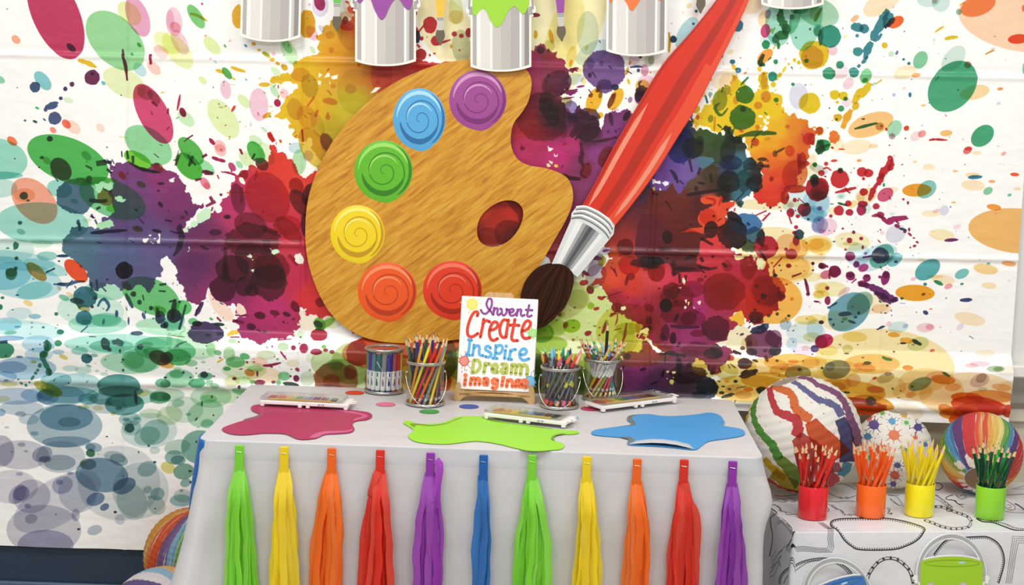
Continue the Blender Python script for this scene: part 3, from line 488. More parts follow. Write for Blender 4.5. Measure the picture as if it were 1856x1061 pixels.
MASS(CM, '''960 110 a83060;985 100 8a3464;1005 140 8a3670;1010 110 983266;960 150 a03058;985 180 802c50;1020 150 7a3070;950 200 a02840;950 230 a8242c;990 185 6c2434;1000 200 3c1c24;1020 215 4c1c3c;960 260 b02a58;940 285 b42c64;1010 280 bc2c70;1040 260 b02c6c;1060 225 501c3c;1080 240 541e40;1060 250 4c1c38;1060 300 7c3058;1100 240 823c7c;1130 220 7c3878;1130 260 84407c;1080 280 8a3c80;1090 310 90407c;1100 330 8a3c70;
1225 240 1c285c;1205 285 6a4c90;1230 300 6a4e94;1260 310 70508c;1250 270 3a3c68;1285 245 384824;1300 255 304826;1330 250 24381c;1300 290 404854;1270 320 5a4c58;1290 330 402c1c;1320 300 303860;1340 290 407080;1345 320 3a7474;1335 350 3c6c80;1352 345 3a7080;1370 320 2a2428;1375 300 2c2828;1310 340 201810;1310 355 241814;1340 255 26301c;1240 345 54242c;1190 350 40243c;
1200 380 5c201c;1240 380 5a2018;1210 420 521a18;1250 430 521a1a;1230 450 5c1c20;1180 440 4a1c28;1290 365 e04c2c;1300 380 d84428;1275 390 e04c30;1290 400 d8442c;1300 420 d03c3c;1290 440 cc3844;1275 455 c83040;1310 450 c43440;1240 420 d0402c;1320 420 401818;
1140 450 a03030;1120 470 c84c28;1180 480 b03434;1140 490 e04830;1110 505 e04c30;1180 500 d84848;1120 540 b82848;1150 560 a82444;1140 520 d0382c;1200 500 d83c54;1210 540 8c2028;1240 500 cc3048;1250 530 b42c6c;1255 570 a82c78;1220 590 902858;1200 570 8a1e34;1160 580 981f38;1300 480 c02c38;1330 480 b02440;1350 500 b4222c;1380 490 a82034;1350 540 c02a20;1380 530 a8201c;1400 535 8a1818;1310 530 9c2420;1380 570 b82a1c;1300 570 a82c50;1200 610 9c2c60;1250 610 98306c;1290 620 8c2c58;1180 620 a83060;1150 650 903478;1130 680 743064;1110 720 50305c;1220 650 6c2848;1250 660 6c2444;1280 650 802850;1200 690 4c2848;1240 700 3c2838;1280 700 384048;1280 720 304058;1190 720 382c50;1260 680 483040''', .3)
YM = '''1252 222 1258 214 1262 206 1272 200 1274 190 1282 190 1290 180 1300 165 1312 158 1324 154 1326 136 1334 134 1340 145 1352 152 1356 165 1368 168 1372 160 1378 164 1376 135 1384 130 1390 140 1392 165 1402 168 1412 172 1417 182 1415 190 1420 202 1430 210 1440 208 1446 215 1460 216 1464 225 1472 233 1478 238 1474 250 1467 262 1464 272 1466 285 1460 292 1452 300 1450 312 1446 325 1440 338 1430 345 1422 350 1420 362 1410 368 1403 374 1395 376 1388 369 1380 371 1370 362 1364 350 1372 335 1382 320 1365 290 1352 270 1350 247 1330 246 1318 244 1300 240 1284 230 1268 226 1262 232'''
MASS(YM, '1265 215 e8c41c;1290 180 e8c81c;1310 220 e8c41e;1340 170 e0c41c;1350 200 e8c420;1380 150 e0c020;1390 190 e4c41e;1400 200 e8c41c;1410 230 e4b01e;1370 240 e8b81c;1440 230 dc8424;1460 245 d45a24;1400 260 e8a01c;1360 262 e8a81c;1420 270 e08420;1370 290 e88c20;1400 290 e46c24;1440 290 d85c22;1380 320 e04c28;1410 320 e04824;1400 350 dc3c26;1370 355 d83426;1440 320 c43c22;1420 345 c83024', .3)
PR.sec(1180, 230, 3.93)
def OP(t, cols, amp=.22):
    P = ragged(pts0(t), amp, pr, 3); PR.poly(P, [(float(q.split()[0]), float(q.split()[1]), q.split()[2]) for q in cols.split(';')], True)
def pts0(t):
    v = [float(k) for k in t.split()]; return [(v[2*i], v[2*i+1]) for i in range(len(v)//2)]
OP('290 60 330 20 400 20 480 60 520 80 540 110 500 200 480 270 430 260 400 210 350 205 300 200 280 150', '330 60 3a4a22;400 60 345026;480 120 2c4420;350 170 3a4426;460 230 34442c')
OP('50 250 110 200 200 250 260 215 300 205 345 210 440 220 450 240 400 290 340 300 330 330 260 390 240 440 215 470 190 475 165 440 150 400 130 420 110 450 70 455 40 455 0 440 -20 350', '80 300 6a3c88;150 300 6a4c94;250 330 6e5696;420 240 4a7080;200 420 6c4a90')
OP('0 440 40 455 70 455 110 450 130 420 150 400 165 440 190 475 215 470 240 430 260 390 300 370 335 330 380 300 430 260 480 290 470 340 440 380 400 440 360 480 350 500 360 540 430 545 440 560 400 580 350 600 330 650 340 690 380 720 350 730 300 720 250 735 320 750 390 770 400 790 350 810 345 850 350 890 330 910 320 960 340 985 400 1000 450 1010 300 1010 260 1020 200 1040 160 1061 150 1000 120 970 60 975 30 990 0 1010 -60 1000 -120 900 -100 700 -40 560 -20 480', '300 400 5c4034;430 350 40341f;200 520 64261c;100 600 641f1c;50 480 642420;200 800 5a1a16;250 650 5c1c18;100 900 5c1e22;0 700 5a1e28;-80 800 5e1c2c;350 560 50181a')
OP('350 510 380 495 430 490 480 500 500 490 510 505 500 540 550 530 600 530 590 560 550 590 555 620 520 640 525 680 490 730 470 760 480 800 500 830 490 860 520 895 580 905 560 940 450 900 380 910 345 900 345 850 350 810 400 800 420 770 380 740 360 760 320 745 250 745 210 750 250 732 300 720 350 715 370 710 330 670 335 640 380 600 420 570 440 560 430 545 380 550 350 530', '400 520 e0502c;560 550 de4426;480 620 e04c2c;350 660 dc4824;280 740 d8482c;450 800 d23c34;400 880 d0384a;540 900 cc3440')
EE('210 130 100 130 10 3848a0; 565 255 82 52 0 38508c; 545 170 55 90 10 4c5848; 1020 340 90 110 20 d88048; 1010 145 0.1 0.1 0 ffffff; 855 370 16 19 20 90401c; 880 190 18 24 0 707024; 320 440 16 20 0 503c3c; 115 785 38 48 0 241c1c; 425 730 50 62 10 1c1818; 405 640 62 60 0 e08858; 540 780 0.1 0.1 0 ffffff; 830 550 240 40 0 f4e8c0; 990 300 240 60 0 f4eccc; 1050 540 120 90 0 d8eaf0; 1170 560 100 120 0 cfe4ee; 1150 620 100 46 0 bcdce4; 990 555 24 20 0 d8c8dc; 1195 578 18 14 -10 c8a0c4; 1200 700 56 60 30 b4bcd8; 860 850 260 140 0 f6e8b8; 970 850 90 90 0 f0c8a8; 1050 860 70 66 0 f4cc88; 1170 830 60 40 0 f4d888; 900 1010 260 110 0 f4dca4; 1150 920 90 60 0 f8ecc8; 740 110 30 30 0 e08c38; 825 85 24 14 -10 d8e040; 985 170 34 40 0 dc6c30; 610 95 32 26 0 608028; 345 105 30 42 0 584028; 365 530 0.1 0.1 0 ffffff')
BB('295 150 76 76 1e2230 0 .05; 550 390 80 80 2c2018 0 .08; 735 400 60 60 28201c 0 .12; 700 265 50 44 3c7484 0 .12; 660 380 50 80 3a7480 0 .12; 1120 85 44 44 d04a24; 1070 240 34 60 b83c24 0 .1; 1195 30 30 30 e0a030; 1200 145 34 52 2a7c3c 0 .15; 1163 268 17 17 3a9450; 1180 440 84 86 a8242c; 1160 380 30 40 2a5038 0 .15; 1088 590 48 46 a82838 0 .06; 1105 552 20 14 2a3838; 990 610 28 32 b02838; 1042 635 16 13 b02838; 1117 657 10 9 a02848; 1030 713 15 14 b02848; 1018 752 16 13 b82c44; 1050 765 36 36 304c60; 1030 810 24 36 9c2450; 1020 520 14 16 b82c34; 970 505 14 10 b82c34 -40; 935 742 5 4 a02850; 912 572 9 5 a83848; 922 597 5 8 a83848; 1195 663 6 5 904880; 995 905 42 38 a82440; 958 870 13 12 a82440; 980 988 18 14 a82844; 1150 972 12 10 9c2448; 1210 990 16 20 8c2450; 1150 1020 7 5 9c2448; 923 1020 6 5 a03050; 912 985 8 7 30605c; 880 1055 14 12 30605c; 1080 755 12 10 c8b840; 815 855 86 82 b82a48 0 .05; 893 862 13 12 b82a48; 805 860 30 24 b02028; 680 690 106 76 4678a8 0 .06; 730 770 60 60 4472a0 0 .05; 580 760 105 110 2c1c1c 0 .1; 780 790 30 60 2c2420 0 .15; 690 850 50 44 4a5c44 0 .15; 590 640 60 30 302020 30; 775 275 24 30 2c2828; 1095 260 30 20 c03c28; 1020 440 80 30 b83824; 950 500 30 50 c03828; 790 230 36 14 3c3c30')
LL('620 70 700 50 800 42 890 46 36 2c6c34; 780 25 740 70 715 105 10 2c6830; 880 185 920 165 950 148 18 4c4c24; 770 275 840 280 26 28241c; 820 243 836 242 12 3c3020; 250 485 340 470 480 450 30 201818; 330 395 380 405 20 201c20; 540 10 560 60 520 90 30 2c5c2c; 580 20 570 90 640 110 30 26502a; 715 120 712 152 12 2c6830; 135 305 165 340 190 400 30 4c3c48; 200 380 230 408 10 3c3454; 100 525 150 590 12 201c1c; 745 628 820 595 12 b83044; 790 668 845 610 16 b83044; 1045 505 1090 545 9 b02838; 980 640 998 690 12 b02838; 620 530 640 572 26 3a6c88; 600 530 660 465 12 28201c; 350 790 440 840 26 2c1c1c; 200 745 250 735 320 745 24 d84c2c; 385 505 450 520 440 560 20 c83c24; 480 560 500 500 500 490 14 c83c24; 380 720 510 712 18 201818; 470 670 500 650 12 5a201c; 765 870 790 910 820 950 18 3c2430; 865 1000 930 928 9 b03050; 1000 1060 1060 1045 12 a02c50; 590 600 595 575 12 c8303c; 355 925 370 960 24 602030; 330 985 400 1010 470 1000 28 401c28; 500 970 540 995 18 601c28; 240 950 290 920 310 935 30 5a4898; 680 680 700 700 20 34486c; 1060 330 1050 190 40 b84c28; 660 700 600 660 540 640 24 241c1c; 1180 190 1230 150 30 2a6c38; 10 470 50 482 16 1c1c28; 870 1010 880 1055 12 b83038; 270 230 290 320 24 504040; 420 330 430 400 20 3c3028; 350 290 330 340 24 4c4444')
for p, c in (('5 375 20 368 40 385 62 380 66 404 30 398 10 408', 'ffffff'), ('72 398 100 385 130 388 118 415 98 424', 'fafaff'), ('8 428 22 424 28 445 12 456', 'e8d040'), ('60 430 78 448 60 452', 'fafaf0'), ('585 905 600 945 650 950 665 920 700 915 690 890 650 885 640 915', 'f3e4a4'), ('690 925 705 940 700 958 680 950', 'eee0a8'), ('755 925 790 935 818 960 800 1010 765 1018 745 985', 'e2deac'), ('735 925 742 950 722 965 718 945', 'ece0b0'), ('700 970 716 978 712 990 698 986', 'ece0b0'), ('790 8 815 -8 822 14 800 32 790 20', 'ffffff')):
    v = [float(k) for k in p.split()]; PR.poly(ragged([(v[2*i], v[2*i+1]) for i in range(len(v)//2)], .3, pr, 2), c, True)
PR.sec(1180, 0, 3.93)
EE('''255 240 130 64 118 b0d8e0; 800 130 40 60 20 f8dcb4; 830 100 22 34 10 a8a0c0; 812 220 34 50 10 cc4878; 905 170 95 160 0 9cd4c4; 1100 130 115 235 8 9cd8c4; 850 290 60 30 10 c4e4ec; 1020 150 34 100 20 8ccca8; 700 40 90 60 0 fae4c4; 1190 215 38 40 0 98d0b8; 1050 60 70 40 0 90c8a8; 520 560 60 100 60 faecd4; 620 350 0.1 0.1 0 ffffff; 562 372 24 16 -30 f6e4b8; 272 42 22 18 -30 f6e0b8; 810 400 66 38 -42 f4a040; 1048 685 68 95 0 dcdcec; 955 420 9 14 0 f4d4e0; 688 488 13 11 0 f0d0e0; 668 520 14 8 -30 f0a060; 622 272 7 7 0 f4d4e0; 1160 80 30 60 20 c8d0a0; 225 90 8 6 0 f0d8e4; 145 167 5 5 0 d898b8; 420 670 15 15 0 88bcb0; 488 715 52 76 8 8ca81c; 540 640 26 36 0 b0b830; 600 715 18 30 0 e8b030; 422 845 20 28 10 88a81c; 330 835 14 18 0 d06020; 300 890 50 36 60 f4e4c0; 320 780 30 24 -40 e8b030; 566 672 6 7 0 c85028; 815 690 36 42 0 e4a428; 760 750 30 26 0 e0a428; 968 902 17 15 0 e09428; 895 742 10 8 0 e09830; 450 885 8 60 3 e0a428; 755 908 16 20 0 d89c28; 900 720 1 1 0 ffffff; 1100 400 8 8 0 e09020; 735 1010 26 30 0 e08c30; 640 930 18 12 30 d87c30; 1010 815 18 9 -20 f08838; 600 45 8 8 0 f0e0e0; 635 412 6 4 0 c06050; 550 590 70 70 20 fae8d0''')
BB('''157 280 24 26 2f5c80; 300 170 10 10 2c5c68; 612 182 42 44 3c7490; 320 80 11 11 2c5c80; 498 398 15 17 34707c; 578 440 19 17 34708c; 618 500 22 20 34708c; 815 318 29 32 2c9058; 885 440 16 18 2c9060; 862 545 32 36 2c9078; 1145 412 80 86 dcb818 0 .05; 1104 433 17 15 208030; 1050 445 14 14 e0c020; 1018 428 12 14 e0c020; 978 457 8 10 e0c020; 945 495 10 28 e0c020 35; 912 535 14 20 e0c020 30; 893 562 11 12 e0c020; 868 602 19 20 e0c020; 770 490 16 24 e0b828; 1007 600 13 12 2c8850; 1097 605 6 6 2c8070; 1136 601 5 5 d8b030; 1063 483 9 5 e0b828; 1127 735 76 74 e0c01c 0 .04; 665 675 66 64 2a7c2c 0 .05; 648 838 92 88 2c7c30 0 .06; 652 775 22 22 284030; 888 712 18 17 348c34; 1130 208 7 9 884058; 1030 268 8 7 2c8060; 968 310 6 5 2c8060; 1205 268 18 56 2c9078; 937 785 9 24 e4c030; 930 250 52 34 2c7c40 -10 .12; 960 210 30 44 2c7c40 0 .15; 885 280 26 30 2c7c40; 905 325 12 26 2c7c40; 1002 122 18 20 3c9060; 1028 80 14 16 3c9060; 900 110 10 10 b04068; 805 520 26 10 e0c020 0 .2; 805 580 26 60 e0c020; 1020 40 40 10 70a890; 797 700 5 5 4c6020; 580 985 20 10 3c6830; 590 480 14 26 e4b82c -40; 422 560 8 18 d8b028 -20; 405 632 3 3 e0a040; 1195 930 26 28 e49024; 1110 990 1 1 ffffff; 1210 1020 20 30 309048''')
LL('125 230 132 290 126 375 20 dcbc28; 925 65 920 130 945 180 945 230 60 2c7c40; 790 470 775 440 800 385 40 2c5424; 770 465 810 460 30 2c6c50; 830 430 853 408 12 2c6c50; 868 350 885 318 14 e0b42c; 860 240 880 195 14 a0b430; 845 230 862 205 14 a0b430; 1168 150 1190 100 1210 60 26 a8b02c; 780 300 783 265 5 e0b840; 635 608 665 575 692 548 16 308050; 510 620 500 660 20 308040; 485 735 455 760 465 795 500 820 545 770 24 3c7c28; 385 680 400 735 20 2c6868; 372 645 380 680 340 688 8 e0b840; 648 205 650 222 6 d8b840; 512 440 518 462 5 e0c060; 600 545 580 570 40 dcc020; 470 885 500 910 18 406c20; 530 890 510 960 14 2c7c30; 250 850 290 815 24 506090; 260 790 300 870 20 445890; 280 860 305 880 10 d8b090; 205 930 270 900 10 3c4c80')
for p in ('760 822 790 822 796 832 770 836', '808 824 840 826 838 846 818 842', '800 840 822 856 815 870 836 862 834 885 812 888 800 872', '768 890 785 888 782 905', '797 905 812 890 828 905 818 930 802 925', '498 932 515 922 526 940 520 965 500 958', '610 650 622 645 618 658'):
    v = [float(k) for k in p.split()]; PR.poly(ragged([(v[2*i], v[2*i+1]) for i in range(len(v)//2)], .3, pr, 2), 'fbf6e0', True)
PR.sec(920, 60, 3.93)
EE('350 360 90 110 60 8a5878; 275 355 14 22 0 d05840; 290 305 10 16 0 702040; 700 880 50 80 30 c85430; 405 790 14 10 -40 e04838; 555 980 40 60 20 d84c30; 645 940 0.1 0.1 0 ffffff; 465 715 22 34 20 60302c')
BB('245 600 180 175 a04048 0 .06; 400 700 26 50 d040a0; 410 570 36 40 c04080 0 .05; 570 650 100 120 6a4858 0 .06; 235 120 28 28 44243c; 290 125 10 14 5a2440; 690 260 152 142 74528c 0 .05; 690 380 60 50 74528c 0 .08; 765 385 26 22 302c48; 585 300 14 18 2c1c38; 480 255 26 12 a03c6c -10; 945 168 12 14 44406c; 930 265 12 14 4c5078; 640 410 16 14 803840; 590 445 16 14 804080; 950 410 46 34 543028 -25 .12; 940 440 36 50 3c2430 15; 300 560 60 110 44302c -30 .1; 270 480 50 60 54302c 0 .1; 460 610 36 30 40343c; 105 820 18 16 8a2038; 410 480 50 26 ead8a0; 420 490 40 40 c8c8b4; 455 420 44 20 7c2460 -15 .2; 520 380 30 8 883070 -10; 740 480 20 60 804838 25; 1180 45 24 22 2f5c80; 175 300 1 1 ffffff; 310 25 16 50 e0b02c -12; 200 10 14 30 e0b42c')
LL('870 245 920 238 960 242 16 50487c; 575 400 605 440 10 803878; 600 275 630 318 12 2c1c38; 720 235 742 255 16 3c305c; 380 440 430 390 20 7c2460; 370 470 420 465 475 455 12 7c2460; 850 270 885 290 10 3c2c5c; 945 390 935 360 955 340 14 504878; 1148 0 1152 60 1146 138 18 e0b42c; 650 52 662 70 10 4c6080; 600 775 700 760 780 740 26 803040; 520 780 530 860 520 900 540 950 36 5c2c40; 480 760 505 735 540 770 20 3c2030; 390 1010 440 1030 520 1040 34 301c20; 550 950 520 1000 560 1030 14 401c30; 570 625 640 600 24 382430; 650 650 670 690 12 b45880; 90 785 110 815 6 8a2038; 250 650 330 655 420 630 16 60302c')
for p, c in (('285 800 300 815 328 822 310 838 290 842', 'fbf4e4'), ('328 855 345 875 357 860 352 880 335 880', 'fbf4e4'), ('295 905 325 915 318 932 300 925', 'f4ecb8'), ('275 930 295 925 308 950 285 955', 'f0e8b0'), ('330 935 355 935 360 955 335 955', 'ecd050'), ('405 398 412 400 406 412', 'fbf4e4'), ('648 620 660 600 672 612 688 608 680 640 670 660 665 690 652 660', 'fdf8f0'), ('370 450 400 430 410 440 390 455', 'f6f2e6'), ('500 385 530 370 580 372 625 388 640 400 700 420 705 440 660 470 690 590 648 580 640 560 600 575 560 555 540 530 520 500 500 480 510 430', None)):
    v = [float(k) for k in p.split()]
    if c: PR.poly(ragged([(v[2*i], v[2*i+1]) for i in range(len(v)//2)], .2, pr, 2), c, True)
PR.sec(960, 440, 3.93)
EE('''300 590 62 48 -10 a8cc30; 85 640 88 72 0 8cb830; 435 448 26 24 0 b8cc50; 345 400 80 70 0 d8d8b4; 225 510 26 22 0 c0d868; 700 610 90 44 0 d8d43c; 820 600 70 60 0 d4c428; 680 700 90 80 0 e0dc68; 760 600 60 40 10 e4d438; 968 445 44 50 0 342428; 940 300 0.1 0.1 0 ffffff; 900 210 62 66 0 c06848; 825 165 26 34 0 a85040; 310 690 12 12 -20 c87c6c; 355 745 18 10 0 a89878; 545 560 13 14 0 b0b480; 515 130 28 38 20 b8b438; 470 160 44 90 30 b4a4b8; 560 50 40 30 0 dcd8f0; 200 600 60 60 0 c8e088; 150 720 120 60 0 b8d468; 695 808 26 22 0 404050; 805 900 24 12 -20 482840; 945 670 22 30 0 6c2448; 1020 680 22 40 0 6c2448; 850 460 40 26 30 a83040; 600 830 0.1 0.1 0 ffffff; 850 550 22 30 0 4c1c30; 850 605 22 20 0 4c1c30; 1130 540 60 50 0 b03080; 620 460 40 34 0 a82448; 720 240 30 26 0 90282c; 440 320 20 24 0 b8b838; 965 40 60 16 0 803840''')
BB('385 283 32 20 cc3838 -10; 430 335 26 30 982838 -30; 505 393 24 13 cc3040 20; 475 468 22 12 cc4038 -15; 255 583 18 24 c84028 20; 415 642 26 18 b03850 -20; 212 508 16 12 b03040 40; 320 460 9 6 b83040 -30; 193 551 4 8 a83040; 312 602 10 6 b04038; 312 555 5 4 b04038; 288 480 4 4 707040; 550 482 5 4 a83048; 465 590 7 4 a83048; 497 603 7 5 a83048; 378 232 6 14 b03050 -20; 395 215 34 14 8c2840 30; 478 108 38 16 803868 10; 545 52 30 10 803478 -10; 530 385 12 8 b03048 20; 710 160 80 70 d04030; 690 270 12 36 7c2c30 10; 1095 450 1 1 ffffff; 740 335 1 1 ffffff; 1010 340 60 60 8a2028 0 .1; 1150 330 100 60 b83078; 105 620 5 5 506020; 835 140 110 40 2c2024 0 .2; 1040 100 1 1 ffffff; 680 30 60 60 7c2820; 650 90 20 10 e04028; 780 790 0.1 .1 ffffff; 900 130 50 30 302424')
LL('540 565 530 610 515 645 22 a83850; 690 570 680 630 670 680 640 740 20 b43c44; 600 620 650 608 9 b03048; 570 525 600 505 620 495 20 b03048; 625 500 622 550 608 585 12 b03048; 760 655 820 680 30 b03048; 770 680 810 640 20 b03048; 600 180 620 240 16 8c2828; 575 170 610 210 16 8c2828; 520 390 600 365 660 345 8 7c2838; 740 460 780 430 8 7c2440; 920 790 980 785 1050 800 1110 790 24 2c1c34; 1050 800 1060 870 1065 945 36 38203c; 960 850 965 810 14 38203c; 1120 900 1125 870 1140 860 10 38203c; 1000 590 1100 600 1210 598 26 4a2040; 1030 560 1055 510 20 5c2440; 1050 740 1065 715 14 4c2048; 900 860 890 830 12 40203c; 860 1010 910 990 10 30243c; 670 870 660 900 16 40243c; 1065 220 1070 290 18 6c2030; 1105 230 1110 280 14 6c2030; 940 950 950 910 20 341c34; 1130 800 1200 810 12 8c2860')
for p, c in (('835 600 850 615 835 650 800 640 770 680 785 625', 'ecdf86'), ('865 690 885 735 930 765 940 782 900 778 870 740 835 700 850 690', 'fdfaf0'), ('930 775 1020 778 1015 786 950 784', 'fdfaf0'), ('650 455 680 450 686 465 665 482 645 475', 'e8ecb8'), ('1085 252 1098 245 1110 275 1100 298 1085 275', 'f8ecc8'), ('1055 315 1082 312 1075 322', 'fbf6ee'), ('1102 405 1122 402 1112 425 1100 422', 'fbf2e0'), ('1125 420 1140 428 1132 445', 'f4dc90'), ('1100 448 1118 450 1110 470 1100 468', 'fbf2e0'), ('1160 450 1178 462 1165 472', 'fbf2e0'), ('1198 415 1216 410 1214 440 1200 432', 'f8ecc0'), ('975 910 998 912 985 928', 'ece4a8'), ('1010 912 1040 918 1025 935', 'ece4a8'), ('1018 945 1030 960 1018 965', 'ece4a8'), ('972 965 985 965 980 975', 'ece4a8'), ('995 985 1012 975 1028 990 1018 1012 1000 1005', 'dce070'), ('640 810 660 805 665 830 650 836', 'd8d890')):
    v = [float(k) for k in p.split()]; PR.poly(ragged([(v[2*i], v[2*i+1]) for i in range(len(v)//2)], .2, pr, 2), c, True)
PR.sec(1180, 460, 3.93)
EE('''870 330 205 168 0 f4b854; 960 100 170 90 0 f6dc9c; 1140 165 70 32 0 f4e8bc; 1190 290 40 30 0 f0dc98; 1210 240 50 40 0 f4e0a0; 1100 470 78 34 0 f2e09c; 955 500 42 40 -20 b4c8d4; 1100 560 140 80 0 dfecf0; 1140 590 60 34 0 e8e4b4; 1210 625 46 48 0 b83070; 1162 675 28 26 0 8878a4; 1080 690 80 30 0 e8dcf0; 1100 670 30 20 0 f4dcdc; 1000 640 40 46 0 d0e4f0; 620 600 100 90 0 f4ecc8; 700 640 60 60 0 f0e4bc; 103 365 45 50 0 342428; 40 110 60 90 0 cc7058; 540 85 36 40 0 b83034; 750 228 14 14 0 702020; 765 340 10 9 0 801c1c; 300 460 88 58 0 b83484; 715 697 40 26 10 50344c; 880 690 46 34 -10 3c2c3c; 810 690 16 12 0 70406c; 690 605 18 14 0 98a098; 580 420 0.1 .1 0 fff;
820 800 160 60 0 ecd08c; 620 800 130 60 0 e8d894; 700 960 280 100 0 e8c868; 820 900 180 60 0 e4bc50; 1000 770 200 60 0 f0c86c; 1045 850 92 58 0 a4a478; 1055 822 14 12 0 404840; 1160 770 90 40 0 f4dca0; 540 910 18 10 0 e8b040; 695 968 34 18 0 e89830; 960 830 120 50 0 ecc878; 400 800 120 80 0 e8d888; 340 790 60 50 0 dccc7c; 540 840 80 60 0 e4dc9c; 1010 765 40 12 0 ecac50; 460 700 0.1 .1 0 fff; 440 710 70 40 0 3c2434; 465 690 50 40 60 5a2440; 455 830 36 28 0 a03050; 1095 540 1 1 0 fff; 1000 320 14 12 -20 e8a040; 600 970 70 40 0 f0d8b8; 660 1010 60 30 0 ecc8a4'''.replace(' fff', ' ffffff'))
BB('''515 270 150 135 b03c34 0 .06; 830 260 120 110 c04c38 0 .08; 800 300 22 22 281818 0 .1; 920 290 32 28 981c24 0 .1; 745 450 52 44 40403c 0 .06; 770 480 30 20 a83424; 460 530 100 90 6a3444 0 .08; 190 300 120 80 b03038 0 .12; 200 420 130 90 b02c48 0 .12; 340 680 130 50 a83464 0 .15; 800 640 132 98 7c4464 0 .07; 870 600 60 60 9c708c; 765 540 60 30 38385c -10 .12; 800 520 40 24 445478 -20 .15; 650 670 18 14 6c3c64; 700 640 20 26 88507c; 665 780 52 40 583040 0 .06; 665 780 36 12 301c28 -5; 685 855 60 30 403030 -15 .15; 740 832 20 14 403030; 602 910 15 12 303c44; 560 968 14 9 4c5a64 15; 505 995 20 12 3c4c5c; 550 1015 50 12 34485c -15 .15; 790 975 40 28 30381c 0 .1; 345 1010 54 30 201820; 880 153 16 13 30585c; 896 427 12 12 3c6048; 835 440 14 11 4c7048; 978 440 12 10 2c4c5c; 1210 487 18 12 6c2450; 1178 338 24 5 883058 10; 963 216 10 6 a84048; 1043 210 8 4 883058; 1127 375 6 4 f0a040; 1108 235 12 60 882458 -12; 1115 285 14 14 882458; 975 83 18 16 a82844; 1150 68 12 11 982448; 1150 116 8 7 982448; 1205 85 18 20 882450; 922 117 6 5 a03050; 1032 85 5 4 b04040; 645 572 16 8 6c2c50 -20; 612 568 6 5 6c2c50; 1010 545 10 4 6c4c70 -30; 1010 627 5 5 4c5c80; 1017 692 6 6 6c6c90; 925 820 6 5 604c50; 895 760 12 9 605050; 740 760 22 9 503848 20; 1080 762 8 4 4c4c40; 1215 810 8 10 3c6464; 515 948 14 6 3c4c58; 485 912 10 6 506068; 820 745 12 26 60402c -20; 565 740 26 22 cc5844; 350 185 26 16 a82c48; 690 100 60 80 b02c3c 0 .12; 640 545 0.1 .1 ffffff; 100 560 30 60 6c2440; 155 600 24 44 6c2440; 195 645 24 10 5c2040 -60; 180 450 14 34 6c2038 30; 335 565 60 26 a83460; 240 840 12 0.1 ffffff; 80 650 80 22 cc3c3c 12; 30 50 60 30 241c1c 5 .15; 160 100 20 60 6a1c28 0 .15; 255 110 90 18 401820 5 .15; 1160 645 1 1 ffffff; 260 860 130 70 5a4030 0 .1; 400 950 80 60 505c64 0 .1''')
LL('70 720 130 700 180 715 250 730 26 28182c; 200 740 205 800 200 870 34 30203c; 100 710 98 780 14 38203c; 255 790 270 770 280 790 262 820 12 3c2438; 80 880 95 820 18 34203c; 0 935 50 912 12 281c34; 580 690 640 712 22 38242c; 690 530 705 510 12 6c2450; 870 95 930 30 9 b03050; 865 120 872 145 900 155 10 b03050; 1000 165 1070 135 13 a02c50; 1090 175 1105 230 16 882458; 410 790 412 825 18 6c2444; 340 100 380 135 16 401820; 200 140 205 200 22 701c34; 250 150 240 210 16 701c34; 345 30 370 55 24 5c1c2c; 515 65 535 95 22 581c24; 780 -10 820 45 20 3c2030; 560 780 600 812 8 503848; 545 785 560 815 8 503848; 630 420 640 480 10 c85830; 610 960 680 945 8 4c4c44; 495 845 480 800 16 502038')
for p, c in (('550 455 590 430 640 400 655 430 665 500 640 510 600 480 570 478', 'f3b93c'), ('235 330 255 322 248 355', 'fbf2e0'), ('258 345 272 340 270 360 262 368', 'f4dc90'), ('235 370 250 372 245 392 236 388', 'fbf2e0'), ('325 340 355 335 352 352 340 365', 'f8ecc0'), ('300 375 312 385 300 392', 'fbf2e0'), ('222 178 234 168 245 190 238 218 226 200', 'f6ecc4'), ('190 238 215 235 208 246', 'fbf6ee'), ('455 632 500 622 540 612 535 640 505 650 470 640', 'f6efcf'), ('0 620 15 660 75 690 60 698 10 680', 'fdfaf0'), ('105 836 130 838 115 850', 'ecdc98'), ('145 838 172 832 175 850 155 858', 'ecdc98'), ('130 910 150 895 165 915 155 935 135 930', 'd8d470'), ('150 880 165 876 160 890', 'ecc8b0')):
    v = [float(k) for k in p.split()]; PR.poly(ragged([(v[2*i], v[2*i+1]) for i in range(len(v)//2)], .2, pr, 2), c, True)

